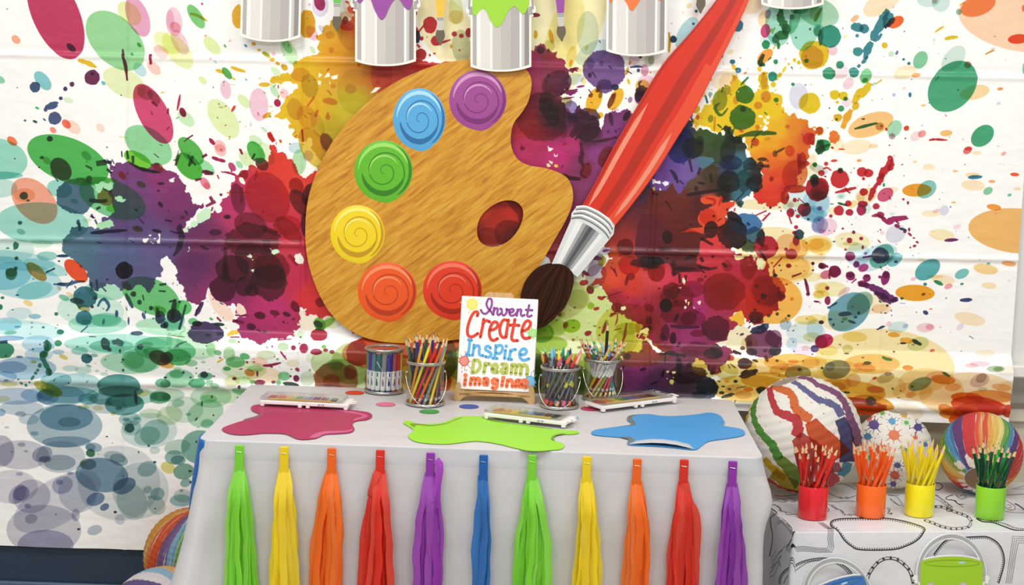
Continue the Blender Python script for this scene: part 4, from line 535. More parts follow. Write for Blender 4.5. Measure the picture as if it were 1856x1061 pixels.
# far right
PR.sec(1470, 0, 3.93)
EE('''1480 150 440 215 10 fad2b4; 1185 40 130 72 -20 f0965c; 1470 278 74 34 -5 e4562c; 500 20 150 74 -32 f8e0c0; 830 0 82 52 0 cce4e0; 920 20 62 66 30 cce4e0; 875 10 20 16 0 d8b8b0; 1048 85 20 22 0 90b8ac; 600 158 60 38 -30 ea642c; 308 132 34 18 -38 f4bc88; 238 262 20 14 -38 faeccc; 775 427 66 48 -62 84c8a0; 1010 420 110 66 -50 d0e6dc; 1003 615 205 150 -48 45a377; 1112 462 26 24 0 c07c60; 1160 658 108 50 -12 f6d8a4; 665 515 88 44 -15 fae8c8; 742 536 33 15 -10 f0ac68; 385 542 56 40 -70 7cc890; 380 572 22 16 -20 60901c; 262 596 46 34 -50 f4d4dc; 205 515 60 46 -20 f4d8e0; 150 360 36 36 0 f0c8d4; 250 730 36 36 0 f4dce4; 420 888 168 80 -20 f4c480; 590 915 64 48 -60 a4d8b8; 485 900 30 28 0 c8a860; 572 970 24 22 0 c8a0b0; 567 385 20 22 30 c8e4d4; 607 376 10 17 30 7084ac; 785 953 30 24 -30 eca0a0; 740 970 44 30 -40 f8dce0; 957 948 44 22 -5 f4c078; 1215 967 92 66 -42 45a377; 1115 1058 26 14 0 e88078; 320 1045 110 52 -8 faeccc; 440 1040 32 18 0 f8e4bc; 1342 633 22 11 -5 f0985c; 795 750 17 9 -10 f4c894; 1330 737 16 11 -20 cce4d8; 660 627 15 10 -30 f8dcd4; 585 676 12 13 30 b4c0dc; 872 285 8 12 0 dcdcf0; 1510 490 10 40 0 7cc8a0; 1510 60 14 24 0 f08848; 1303 260 10 5 0 f4a870; 20 1060 1 1 0 ffffff; 180 1030 50 50 0 faeccc; 1078 992 9 8 0 d0ecdc; 50 90 150 100 20 a8d4b8; 45 225 30 36 0 68b49c; 440 600 20 10 -40 b0d8c8; 475 522 12 8 0 f8dce4; 1290 350 16 8 -30 c8dcc8''')
BB('''128 260 82 80 2f8f7a 0 .04; 325 195 46 32 3a8490 10; 375 205 34 34 3a8490; 325 255 13 12 3a8490; 330 368 36 32 3a8c8c; 300 515 36 36 348c80; 203 462 28 28 3a9478; 123 523 46 44 349468; 165 675 36 34 dcc01c 0 .06; 225 683 34 30 dcc01c; 183 728 13 10 dcc01c; 242 704 16 15 2c8440; 210 773 22 22 3a9468; 187 838 32 28 dcac28 0 .1; 178 850 10 10 2c7838; 60 930 26 28 e49c2c; 160 975 38 46 e47830 0 .12; 85 1035 50 42 2c9048 0 .06; 520 323 21 22 e0b82c -40; 655 423 10 9 34708c; 693 452 12 11 347878; 659 224 5 5 34606c; 700 675 11 18 30748c; 675 913 20 18 d44a20 -40; 532 920 9 12 c83c24; 498 897 10 9 c84824; 667 985 7 5 c03c3c; 553 1034 5 5 b83850; 787 893 4 4 b04050; 368 847 14 6 3c6830; 78 680 6 5 c8b040; 127 770 6 6 2c6890; 223 203 4 5 2c6880; 503 706 4 4 c88060; 430 713 6 3 c08060 -20; 1042 640 9 4 404c44; 955 418 6 4 407888; 713 565 6 3 4070a0; 837 733 5 4 20503c; 580 820 1 1 ffffff; 513 402 8 3 e8c060; 980 975 5 3 609078; 600 408 7 3 e8c878 -40; 537 498 6 3 e8d080 -40; 0 985 26 40 e08028 0 .1; 8 1020 14 14 c83c24; 145 1050 9 7 c04030; 20 390 105 100 dcb818 0 .04''')
LL('545 70 520 110 490 180 450 240 430 290 64 388490; 560 90 545 130 530 190 70 388490; 430 300 400 350 380 420 54 388490; 500 240 470 280 440 290 26 388490; 400 400 370 440 355 445 26 388490; 345 460 330 480 26 388490; 415 590 385 640 330 680 300 740 66 dcbc20; 330 730 310 760 290 770 50 dcb428; 285 780 250 840 220 915 54 e4a42c; 155 856 140 860 10 e0a838; 500 568 455 600 16 dcb83c; 878 230 905 210 942 188 16 dcbc40; 948 280 990 268 1042 264 26 dcbc30; 1236 388 1270 370 1302 358 12 e08c38; 1052 38 1090 15 12 dcb840; 305 918 370 900 430 885 470 876 22 2c6c40; 835 998 880 992 965 998 16 b82c38; 560 150 520 200 30 2c2c30; 590 130 560 160 540 190 40 2c3030; 578 60 586 45 4 5c80a0; 880 575 905 545 8 2c7050; 1318 1038 1338 1042 5 c898b8; 20 155 40 110 75 55 26 98a830; 880 300 860 308 3 e8c8a0; 268 375 282 358 5 e8cc60; 325 690 345 678 8 d8a030; 0 915 20 905 40 920 12 e0a030')
PR.sec(1470, 230, 3.93)
EE('''750 450 104 46 -3 ea9c2c; 820 444 76 56 -40 84c4bc; 525 482 62 44 -35 cc5878; 835 286 44 20 0 faeccc; 1150 415 84 38 5 fae4c4; 1145 340 52 16 0 f8e0b8; 1255 455 36 26 -30 8ccca4; 1282 388 24 11 0 f4b078; 1444 338 32 13 3 e85c34; 1464 440 28 12 0 fae4c4; 1408 484 16 11 -20 7cc8a0; 1022 314 19 9 0 f8c898; 737 248 13 7 0 f8d090; 338 239 18 10 -8 f4a45c; 1110 166 35 24 -32 e47474; 1175 185 34 15 0 fae8c0; 1365 190 20 13 -30 f8b8b0; 1012 537 16 7 0 f8bc70; 1298 571 52 22 8 f09c44; 850 618 66 22 0 faeccc; 945 595 32 38 30 dcdcec; 890 598 26 14 -20 f4d0dc; 925 768 92 40 6 f8eac0; 1036 712 30 18 -20 f8dce4; 600 760 76 62 -40 dcdcec; 210 492 32 22 0 cce8ec; 210 495 16 10 0 d0e0c0; 55 520 76 98 0 cfe6ee; 110 710 74 60 -20 f0d0e0; 45 690 44 60 25 c0c8e0; 10 620 80 60 0 b8dce8; 290 815 128 66 5 f4ecc0; 290 550 40 26 -20 f8dca0; 150 600 30 30 0 f8ecc0; 390 490 78 54 -20 f4e0b4; 585 445 30 20 0 f8e8c8; 350 505 30 30 0 f0e0c0; 395 580 30 40 0 d0ece8; 60 850 80 60 0 f4d888; 40 830 110 60 0 f4e0a0; 330 910 90 80 0 cfe6f0; 460 930 160 80 -25 cfe6f0; 500 920 100 70 -45 70b8a0; 590 945 60 42 -40 78bcc4; 370 1003 38 27 -25 c84484; 385 900 14 9 -20 a84078; 505 755 16 12 -20 f8dce4; 826 1015 100 64 -35 56a8ac; 1070 1045 54 32 -25 7cc4c0; 1240 1010 90 36 8 fae8c4; 1404 972 52 20 8 f6b070; 1260 972 14 9 0 78c4b8; 67 905 9 5 0 f0a870; 780 945 30 10 10 faeccc; 1480 740 365 160 5 f0ba70; 880 1065 60 12 0 f8e4c0; 105 1050 44 30 -20 d07ca8; 60 580 18 16 -20 c898c4; 75 740 24 16 -10 e8a8c8; 575 620 20 12 0 dcecf0; 50 300 70 30 20 d4dcec; 10 250 26 60 0 f8e8cc; 280 830 60 14 0 e4d8b0''')
BB('''55 450 62 74 b02830 0 .05; 60 490 50 30 901c28; 20 370 32 34 2c8c70 0 .1; 24 400 26 30 283028 0 .12; 200 370 66 66 c83034 0 .04; 205 313 20 18 203c2c; 205 300 18 10 3c9450; 360 320 38 34 c83038; 405 328 34 30 c83038; 370 368 11 12 c83038; 372 463 30 26 bc2c38; 262 545 24 22 bc2c3c; 195 595 36 36 c02c3c; 270 608 28 24 b42844; 355 590 34 40 a82850; 365 550 36 24 a82044; 460 565 25 22 b42c4c; 137 634 13 12 b03050; 70 328 24 22 c83830; 103 262 15 15 c83c34; 160 240 24 10 d84a34 -5; 23 268 14 15 3a9860; 490 625 28 22 a82c58; 654 515 9 8 9c2c50; 687 540 9 12 9c2c50; 222 723 9 8 9c2c50; 300 750 13 12 a02c50; 270 807 20 20 a02c50; 354 794 14 13 a02c50; 492 732 7 5 902c58; 365 857 9 14 a02850; 242 873 9 8 a02c50; 273 920 36 34 a02864 0 .05; 320 978 23 24 902868; 165 1030 44 42 a02868 0 .05; 75 988 20 20 a02850 0 .12; 12 972 9 13 983050; 10 1020 7 5 983050; 275 1050 30 22 902868; 530 1050 26 26 902868; 395 1060 22 12 902868; 490 915 62 58 50286c 0 .04; 602 960 13 9 602850; 530 985 5 4 504080; 500 1013 4 4 884880; 262 995 5 4 a04070; 515 413 9 14 349460; 160 815 10 6 347888; 215 795 5 4 b04060; 163 740 4 6 b03060; 610 705 20 14 982c58 20; 650 728 30 9 304848 15; 695 730 9 14 982c58; 665 745 13 11 982c58; 700 765 18 9 982c58 40; 728 790 9 6 982c58; 752 820 12 8 982c58 30; 733 847 13 9 982c58 -20; 703 858 7 6 982c58; 1163 357 52 14 30789c -3; 995 805 50 12 702868 -4; 1118 786 6 4 7090a8; 1090 268 5 4 b05070; 645 268 9 4 b84058 -25; 657 347 5 4 b84058; 700 203 6 3 d08090; 588 205 6 8 f0b0b8; 553 130 5 5 b84060; 213 158 24 5 c84848; 912 514 5 4 886080; 720 915 5 5 4c8c70; 932 468 7 4 f4c890; 1192 943 5 5 90c8c8; 435 853 7 4 5c9ca0; 303 293 4 6 3c8c70; 145 548 14 5 4c9068; 150 150 8 7 c83830; 1364 266 5 3 e0a8b8; 280 325 4 6 d04050; 52 664 6 6 803060''')
LL('545 230 560 215 580 260 30 c02c34; 560 230 540 290 510 320 490 370 60 c02c34; 585 260 560 290 545 310 40 c02c34; 510 330 480 390 465 400 50 b82c38; 470 400 440 450 425 490 410 525 44 bc2c3c; 80 300 110 290 140 310 15 cc3834; 90 350 105 355 12 504030; 168 468 220 455 265 445 320 432 26 bc2c38; 235 430 255 455 278 472 14 bc2c38; 187 540 220 550 255 558 18 2c5c34; 430 635 470 630 520 650 24 a42c5c; 500 640 530 670 560 670 600 650 680 640 44 a02c60; 600 670 690 650 20 a02c60; 600 670 625 690 16 8c2c60; 360 930 400 922 450 905 14 903078; 120 735 135 740 5 6090b0; 28 682 44 688 5 6090b0; 30 170 60 150 130 125 26 205028; 85 985 120 998 14 a02850; 450 910 520 900 30 281838; 410 400 395 380 0.5 ffffff')
PR.sec(1470, 460, 3.316)
EE('''622 234 118 49 2 eba22a; 225 348 140 102 -38 6fa2b4; 290 300 90 60 -40 98bca8; 120 210 92 46 0 f4ecbc; 60 240 46 22 0 f0e4a0; 340 300 130 60 0 f8ecd0; 420 330 60 30 0 f6dcc0; 790 155 70 30 8 fae8c8; 822 195 26 15 -20 f0a4b4; 612 150 18 12 -20 f4ccdc; 1046 93 72 30 8 f8e8c4; 1066 190 46 20 5 fae4c0; 950 390 94 38 12 fae6c8; 893 437 26 17 -40 ecdcec; 684 442 54 28 -3 f6d4dc; 710 438 24 18 0 f0c4d0; 520 440 60 34 -8 d4e8ec; 565 432 18 12 -20 c8d0e0; 465 420 20 14 -20 f8d4dc; 260 498 76 30 3 f2e09c; 495 486 36 15 3 ecb048; 572 520 42 18 5 eebc58; 640 540 66 40 -15 d8e4c0; 78 522 54 40 -20 c03068; 20 568 26 22 0 8878a8; 217 570 32 26 0 dcdcb0; 100 580 60 32 0 f0e8b4; 724 580 16 9 -15 dc7c7c; 1040 595 60 20 0 faf0dc; 440 660 420 210 5 f4e6b0; 716 330 9 5 0 f08c50; 773 440 8 5 0 f8ccc8; 30 390 60 30 0 f4e8b0; 160 400 100 60 0 f4ecc4; 20 450 50 60 0 d4e8ec; 200 390 18 12 0 a8b058; 85 130 46 26 0 f8ecc8; 195 230 44 20 -40 e4d0dc; 1185 162 10 6 0 f8dce0;
150 695 84 56 -12 8c9490; 110 675 30 26 0 a0a4a0; 360 660 170 60 0 f4d090; 320 680 66 26 10 f0c070; 578 684 32 16 5 eca448; 1106 690 54 20 0 b8ccb0; 1120 690 30 14 0 b0c4a0; 1010 760 60 40 -20 dcc8d0; 1020 745 36 26 -30 c4b8a8; 652 782 72 38 -22 8ca494; 790 754 74 28 6 e0983c; 740 730 60 26 -15 f0ccc8; 380 746 15 9 -15 d06048; 445 745 54 30 -20 ccc8ac; 460 720 24 12 0 c8a8c0; 250 760 46 40 -20 e8c8a8; 388 816 54 22 4 dc9440; 200 830 250 76 4 e0b448; 370 905 130 52 10 dc9c30; 300 920 160 50 8 cc6820; 450 800 120 70 0 f0dcb4; 610 830 120 60 0 f0dcb8; 720 800 200 110 10 f4e0bc; 950 850 300 140 0 f4dcb4; 850 800 50 24 0 f0c898; 1145 803 60 22 8 f0c890; 1080 860 150 40 3 eca860; 940 868 100 34 5 e07820; 1010 920 170 60 8 dc5c18; 1100 930 110 40 10 e87838; 880 960 110 40 0 e09038; 1000 950 140 60 0 e09440; 1190 950 40 40 0 d05020; 960 670 40 14 0 f4d4d8; 1010 660 60 16 0 f4d8e4; 1180 700 80 30 0 f4ece0; 600 850 30 20 -20 f0c8b0; 440 915 18 9 0 cc6830; 1030 815 30 14 0 d8d8d4; 1200 820 80 60 0 f4e8dc; 210 920 240 60 6 d8881c; 150 800 60 30 0 d8b84c; 0 900 200 120 0 ecd078; 60 780 180 80 0 ecd48c; 820 940 60 30 20 e09030; 950 1000 120 50 0 e06c24; 560 960 120 60 0 f6eedc; 60 690 240 60 0 ece0a8''')
BB('''140 105 36 36 a02864; 68 72 22 18 a02850 20 .12; 10 55 7 8 a02850; 235 135 28 24 902868; 332 145 24 22 902868; 443 145 26 42 8c2c6c 15; 410 138 10 9 8c2c6c; 310 180 34 20 8c2c6c 12; 95 205 13 12 982858; 97 280 18 26 902858; 58 410 15 12 803060; 32 287 18 5 902858 5; 762 173 30 12 38906c 25; 682 182 11 10 3a8080; 903 180 11 7 3c8c90 -10; 928 276 38 12 3c4474 -3; 808 265 5 4 5060a0; 685 352 17 12 3a4270 30; 630 350 4 4 5060a0; 543 267 11 8 2c7038; 672 242 13 8 80401c -20; 710 243 4 3 c06c28; 412 285 11 6 3c8048 40; 455 310 8 8 4c3c60; 480 340 4 5 405080; 482 370 4 4 405080; 445 355 9 4 405080; 368 335 4 4 506080; 418 352 4 4 405080; 200 360 40 14 344868 -5; 284 355 9 9 344868; 265 380 11 7 344868; 243 408 26 8 344868 20; 185 407 9 5 344868; 113 392 12 7 44406c; 132 425 8 9 344868; 247 318 6 5 344868; 105 322 11 8 34709c; 335 655 24 11 506468; 63 684 9 8 3c6c68; 308 622 9 4 50706c; 310 665 9 5 d07848; 607 798 9 9 2c6c60; 490 812 9 6 3c8070 50; 538 826 7 4 3c7060; 528 868 9 3 4c8c78 10; 617 822 6 4 4c7c70; 820 778 4 3 c06838; 360 887 32 26 245020 0 .05; 210 834 26 7 2c4c24 2 .1; 278 545 5 4 605c50; 210 598 16 4 4c5850 5; 170 543 8 4 807c70; 5 603 7 4 504c70; 898 583 5 4 7ca8a0; 835 470 4 3 a8b8c8; 107 507 7 6 701c50; 610 545 8 4 cc5c38; 550 536 20 6 2c3c38; 120 560 1 1 ffffff; 465 700 1 1 ffffff''')
LL('285 180 350 195 400 220 440 245 490 270 520 272 50 6c2c6c; 380 230 430 260 480 295 44 64306c; 110 318 130 305 155 292 12 34406c; 392 455 420 440 442 434 14 343c64; 945 493 960 500 973 510 6 6c8898; 605 515 630 530 660 545 26 2c3c2c; 425 615 445 628 485 636 20 4c9878; 785 710 805 720 830 735 18 3c7470; 240 175 270 150 10 902868; 305 18 360 12 12 983078; 530 295 562 298 4 5c8cb0; 80 70 100 72 10 a02850; 480 285 510 270 30 602c60; 105 120 110 150 14 a02864')
PR.sec(0, 0, 1)
specks(1230, 120, 1500, 380, 60, '2c8440 e0b828 c04030 388490', .5, 2.4)
specks(1380, 340, 1640, 640, 80, 'a02c50 902868 3c5078 b03048', .4, 2.2)
specks(950, 460, 1170, 640, 40, 'a83048 8cb030', .5, 2.4)
specks(1180, 560, 1500, 730, 60, '3c4c5c 8a2858 404040', .5, 2.2)
specks(1480, 20, 1850, 520, 60, 'e0a858 4c9c78 c86070 6080a0', .3, 1.6)
specks(960, 100, 1180, 350, 40, '501c34 a02858 e0a830 3c2c50', .5, 2.5)
specks(1190, 360, 1400, 600, 60, '2c1c1c 5a1c24 c83838', .6, 3.2)
specks(480, 30, 640, 300, 50, 'd07830 c8402c c8b040', .5, 2.6)
SHEET_IM = PR.image('splatter_print'); del PR.px

# ------------------------------------------------------------------ room shell
def plain(name, x0, x1, y0, y1, z0, z1, m, kind='structure', b=0.0):
    mb = MB()
    if b: mb.rbox(x0, x1, y0, y1, z0, z1, b)
    else: mb.box(x0, x1, y0, y1, z0, z1)
    return tag(mb.build(name, m), kind=kind)
WALLW = mat('e9e6df', 0.6, bump=.04, bscale=80)
CAB = mat('d6cdb8', 0.55)
plain('floor', -4, 4, -5, 1.0, -0.05, 0.0, mat('b9b4a8', 0.45, bump=.05, bscale=12))
plain('wall_back', -4, 4, 0.90, 1.0, 0.0, 2.9, WALLW)
plain('trim_1', -4, 4, 0.775, 0.90, 0.815, 2.9, mat('eceae6', 0.35))            # white board panel
plain('trim_2', -4, 4, 0.726, 0.775, 0.800, 0.832, mat('e9e7e0', 0.4), b=.004)    # rail under the board
plain('trim_3', -4, 4, 0.81, 0.90, 0.665, 0.700, mat('ddd5c2', 0.5), b=.004)      # ledge of the beige cabinet
plain('trim_4', 0.2, 4, 0.83, 0.90, 0.30, 0.664, CAB)
plain('baseboard_back', -4, 0.2, 0.735, 0.90, 0.163, 0.30, mat('20344a', 0.55, bump=.1, bscale=200))
plain('trim_5', -4, 0.2, 0.722, 0.90, 0.146, 0.162, mat('54687e', 0.35, .3), b=.004)
plain('trim_6', -4, 0.2, 0.74, 0.90, 0.0, 0.145, mat('c9c6c0', 0.5))

# ------------------------------------------------------------------ the hung sheet, one mesh draped over the rail
def sheet_pos(X, s):
    if s < ZT-ZS: y, z = WY, ZT-s
    elif s < ZT-ZS+SLN:
        t = (s-(ZT-ZS))/SLN; y, z = WY-(WY-TRAYY)*t, ZS-(ZS-ZV)*t
    else:
        z = ZV-(s-(ZT-ZS)-SLN); y = TRAYY + .014*min(1, max(0, (ZV-.02-z)/.07))
    return y, z
def crease(d, wdt, amp): return amp*math.exp(-(d/wdt)**2) if abs(d) < wdt*3 else 0.0
def sheet_off(X, z, s):
    o = 0.0
    o += crease(z-(1.5640+0.004*X), .006, .0055) - crease(z-(1.578+0.004*X), .010, .002)
    o += crease(z-(1.094+0.009*X), .006, .0065) - crease(z-(1.080+0.009*X), .010, .002)
    for xc, sl, a in ((-.50, 0.0, .0065), (.404, .008, .007), (-.955, .012, .004), (1.00, 0, .0025)):
        o += crease(X-xc-sl*(z-1.2), .0055, a*1.25)*(0.6+0.4*noise.noise((xc, z*4, 0)))
    o += .0030*noise.noise((X*2.3, z*1.7, 0)) + .0016*noise.noise((X*7+3*z, z*6, 2)) + .0010*(1-abs(noise.noise((X*5-4*z, z*4+X, 7)))*2)
    lo = max(0, ZV-z)
    if lo > 0:
        o += crease(z-.715, .012, .010) + .006*noise.noise((X*3, 3, 1))*min(1, lo*6) + .004*noise.noise((X*9, z*2, 1))*min(1, lo*6)
    return o
NX = int((SX1-SX0)/0.0046); NS = int(SBOT/0.0046)
verts = []; uvs = []
xcut = int((0.50-SX0)/(SX1-SX0)*NX)
for j in range(NS+1):
    s_ = SBOT*j/NS
    for i in range(NX+1):
        X = SX0+(SX1-SX0)*i/NX; y, z = sheet_pos(X, s_); o = sheet_off(X, z, s_)
        sl = 1.0 if not (ZT-ZS < s_ < ZT-ZS+SLN) else .7
        verts.append((X, y-0.006-o*sl, z + (0.3*o if sl < 1 else 0)))
        uvs.append(((X-SX0)/(SX1-SX0), 1-s_/SBOT))
faces = []
for j in range(NS):
    sm = SBOT*(j+.5)/NS; zz = sheet_pos(0, sm)[1]
    for i in range(NX):
        X = SX0+(SX1-SX0)*(i+.5)/NX
        if i > xcut and zz < 0.690 - 0.008*(X-1.0) - (0.012 if X > 1.05 else 0): continue
        a = j*(NX+1)+i; faces.append((a, a+NX+1, a+NX+2, a+1))
me = bpy.data.meshes.new('hung_sheet'); me.from_pydata(verts, [], faces)
ul = me.uv_layers.new(name='uv'); li = np.zeros(len(me.loops), np.int32); me.loops.foreach_get('vertex_index', li)
ul.data.foreach_set('uv', np.array(uvs, np.float32)[li].ravel())
me.polygons.foreach_set('use_smooth', [True]*len(me.polygons))
bm = bmesh.new(); bm.from_mesh(me); bmesh.ops.delete(bm, geom=[v for v in bm.verts if not v.link_faces], context='VERTS'); bm.to_mesh(me); bm.free()
SHEETM = print_mat('splatter_plastic', SHEET_IM, 0.44, 0.22, bump=[(14, .16, (1, 1, 2.2)), (5, .22, (2.0, 1, .6))], spec=.26)
sheet = mobj('plastic_backdrop', me, SHEETM)
tag(sheet, 'white plastic backdrop with rainbow paint splatter print hung over the wall', 'backdrop')

# ------------------------------------------------------------------ card cutouts on the sheet
CY = 0.728        # back face of the cutouts
def wall_fn(Y):
    def fn(x, y, h):
        p = at_y(x, y, Y); return Vector((p.x, Y-h, p.z))
    return fn
FW = wall_fn(CY)
CARD = mat('f4f1ea', 0.45)
def pts(t):
    v = [float(k) for k in t.split()]; return [(v[2*i], v[2*i+1]) for i in range(len(v)//2)]
def wood_mat(name, c1, c2, c3, rot, sc=26, stretch=9):
    m = bpy.data.materials.new(name); m.use_nodes = True; nt = m.node_tree; b = nt.nodes['Principled BSDF']
    tc = nt.nodes.new('ShaderNodeTexCoord'); mp = nt.nodes.new('ShaderNodeMapping'); mp.inputs['Rotation'].default_value = rot
    mp2 = nt.nodes.new('ShaderNodeMapping'); mp2.inputs['Scale'].default_value = (1, 1, stretch)
    nz = nt.nodes.new('ShaderNodeTexNoise'); nz.inputs['Scale'].default_value = sc; nz.inputs['Detail'].default_value = 5; nz.inputs['Roughness'].default_value = .6; nz.inputs['Distortion'].default_value = .6
    cr = nt.nodes.new('ShaderNodeValToRGB'); e = cr.color_ramp.elements
    e[0].position = .3; e[0].color = (*lin(c1), 1); e[1].position = .72; e[1].color = (*lin(c3), 1)
    q = e.new(.5); q.color = (*lin(c2), 1)
    nt.links.new(tc.outputs['Object'], mp.inputs[0]); nt.links.new(mp.outputs[0], mp2.inputs[0]); nt.links.new(mp2.outputs[0], nz.inputs['Vector'])
    nt.links.new(nz.outputs['Fac'], cr.inputs[0]); nt.links.new(cr.outputs[0], b.inputs['Base Color']); b.inputs['Roughness'].default_value = .4
    return m
PWOOD = wood_mat('printed_wood', 'b26c18', 'd09228', 'dfae42', (0, math.radians(38), 0), 13, 9)
PAL = cat_rom(pts('855 107 805 114 765 127 719 148 678 176 642 209 612 244 587 285 569 326 558 366 554 407 555 448 561 483 571 514 583 541 600 568 625 592 660 611 700 620 760 622 830 615 880 600 915 575 945 540 965 505 985 470 1005 435 1025 400 1037 370 1038 345 1030 325 1015 314 990 305 960 300 940 290 928 270 926 245 932 222 945 205 957 185 963 160 962 140 950 123 920 112 885 106'), 4)
HOLE = cat_rom(pts('865 412 872 392 890 374 912 364 934 365 947 378 947 398 937 420 920 438 898 447 878 444 867 432'), 4)
pal = MB(); pal.prism(PAL, FW, 0, .005, 0, [HOLE], 1)
palo = pal.build('paint_palette', [PWOOD, mat('c98f3c', .6)])
tag(palo, 'large wooden-look paint palette card cutout with six paint swirls and a thumb hole', 'wall decoration')
def swirl(cx, cy, rx, ry, base, dark, light, tail=80):
    """paint swirl: low relief disc, printed spiral line, pale and dark printed bands"""
    mb = MB(); N, K = 72, 10; vs = []; f0 = wall_fn(CY-.005)
    def h(r): return .0022*(1-r**4) + .0008
    for k in range(K+1):
        r = k/K
        for i in range(N):
            a = 2*PI*i/N; bump = 1
            if abs(((math.degrees(a)-tail+180) % 360)-180) < 22: bump = 1+.045*math.cos(math.radians((((math.degrees(a)-tail+180) % 360)-180)*4))
            vs.append(f0(cx+rx*r*bump*math.cos(a), cy+ry*r*bump*math.sin(a), h(r) if k < K else 0))
    fs = []
    for k in range(K):
        for i in range(N): fs.append((k*N+i, k*N+(i+1) % N, (k+1)*N+(i+1) % N, (k+1)*N+i))
    mb.add(vs, fs, 0)
    def band(a0, a1, r0, r1, w0, mi, lift, n=60):
        P = []
        for i in range(n+1):
            t = i/n; a = math.radians(a0+(a1-a0)*t); r = r0+(r1-r0)*t
            ww = w0*math.sin(PI*min(1, max(.03, t)))**.6 if mi != 1 else w0*(0.45+.55*t)
            ox, oy = .05*(1-r), .03*(1-r)
            for sg in (-1, 1):
                q = min(.985, max(.01, r+sg*ww/2)); P.append(f0(cx+rx*(ox+q*math.cos(a)), cy+ry*(oy+q*math.sin(a)), h(q)+lift))
        mb.add(P, [(2*i, 2*i+1, 2*i+3, 2*i+2) for i in range(n)], mi)
    band(20, 175, .70, .74, .17, 3, .0005)                      # dark inner crescent
    band(185, 345, .86, .86, .13, 2, .0005)                    # pale outer crescent
    band(170, 335, .50, .52, .07, 2, .0005)
    band(-60, 60, .93, .9, .09, 3, .0005)
    band(110, 110+360*1.95, .05, .80, .042, 1, .0005, 150)
    c = mb.build('paint_swirl', [mat(base, .35), mat(dark, .4), mat(light, .35), mat(dark, .4)], palo, True, fix=False)
    return c
for cx, cy, rx, ry, b_, d_, l_, nm in ((866, 181, 52, 54, 'a04a94', '7a2f72', 'd492c8', 'purple paint swirl'), (760, 216, 47.5, 56, '58aade', '2c6ea8', 'a8dcf4', 'sky blue paint swirl'), (695, 310, 53, 55.5, '62b82c', '33801c', '9cdc64', 'green paint swirl'),
                                   (648, 424, 49, 52, 'f0d420', 'c8981c', 'f8ec70', 'yellow paint swirl'), (702, 529, 53.5, 53, 'ee5a20', 'bc3a14', 'f89060', 'orange paint swirl'), (820, 526, 53.5, 53, 'e23c20', 'a82414', 'f4785c', 'red paint swirl')):
    s_ = swirl(cx, cy, rx, ry, b_, d_, l_); s_['label'] = nm

# big brush
FB = wall_fn(CY-.012)
brush = empty('giant_paintbrush', at_y(1060, 430, CY-.012)); brush.location.y = CY-.012
tag(brush, 'giant red-handled paintbrush card cutout leaning across the palette edge', 'wall decoration')
def wp(mb, name, mats, parent, loc):
    o = mb.build(name, mats); o.location = (0, 0, 0)
    o.parent = parent; o.matrix_parent_inverse = Matrix.Translation(-Vector(parent.location)); return o
bl = brush.location
LEFT = [(1338, -62), (1298, 0), (1250, 60), (1200, 118), (1155, 192), (1110, 270), (1080, 328), (1052, 378)]
RIGHT = [(1113, 411), (1150, 365), (1190, 310), (1230, 246), (1262, 195), (1290, 140), (1330, 60), (1357, 0), (1378, -62)]
def cr_o(p, n=5): return cat_rom(p, n, False)
mb = MB(); L_, R_ = cr_o(LEFT), cr_o(RIGHT)
mb.prism(L_+R_, FB, 0, .005, 0, (), 1)
def lerp_band(t0, t1, u0, u1, mi, lift=.0056):
    """strip between fractions t0,t1 across the handle, u along it (0 at the top)"""
    n = 30; Lr, Rr = cr_o(LEFT, 8), cr_o(RIGHT[::-1], 8); A = []; Bp = []
    def at(Q, u):
        f = u*(len(Q)-1); i = min(int(f), len(Q)-2); f -= i
        return (Q[i][0]+(Q[i+1][0]-Q[i][0])*f, Q[i][1]+(Q[i+1][1]-Q[i][1])*f)
    for i in range(n+1):
        u = u0+(u1-u0)*i/n; a, b = at(Lr, u), at(Rr, u); k = min(1, 6*min(i, n-i)/n+.02) if mi == 3 else 1
        m0 = (t0+t1)/2
        for t, o in ((m0+(t0-m0)*k, A), (m0+(t1-m0)*k, Bp)): o.append((a[0]+(b[0]-a[0])*t, a[1]+(b[1]-a[1])*t))
    vs = [FB(x, y, lift) for x, y in A]+[FB(x, y, lift) for x, y in Bp]
    mb.add(vs, [(i, i+1, n+2+i, n+1+i) for i in range(n)], mi)
lerp_band(.02, .06, 0, 1, 2); lerp_band(.42, .62, 0, 1, 2); lerp_band(.86, .985, .05, .99, 4)
lerp_band(.74, .86, .35, 1, 4, .0058); lerp_band(.80, .90, .62, .96, 3, .0061); lerp_band(.10, .20, .55, .97, 3, .0058)
wp(mb, 'handle', [mat('d62c12', .4), mat('7a2218', .5), mat('b02412', .4), mat('ec8e74', .4), mat('e24a2a', .4)], brush, bl)['label'] = 'red printed handle'
GR = {k: mat(k, .3, .15) for k in ('e6e6e6', 'b4b4b6', '7c7e82', 'f6f6f4', '3c4448', '55585c')}
mb = MB()
FER = pts('1046 373 1060 372 1085 382 1105 396 1114 409 1112 424 1104 434 1047 502 1040 497 1030 484 1018 478 1000 478 1034 400 1036 386')
mb.prism(FER, FB, .0005, .0062, 0, (), 4)
def quad(ps, h, mi): mb.add([FB(x, y, h) for x, y in ps], [tuple(range(len(ps)))], mi)
Fa, Fb = (1036, 396), (1101, 436)      # under the rings
Ga, Gb = (1003, 476), (1045, 497)
cols = (0, 3, 3, 1, 2, 5, 2, 1, 3, 0)
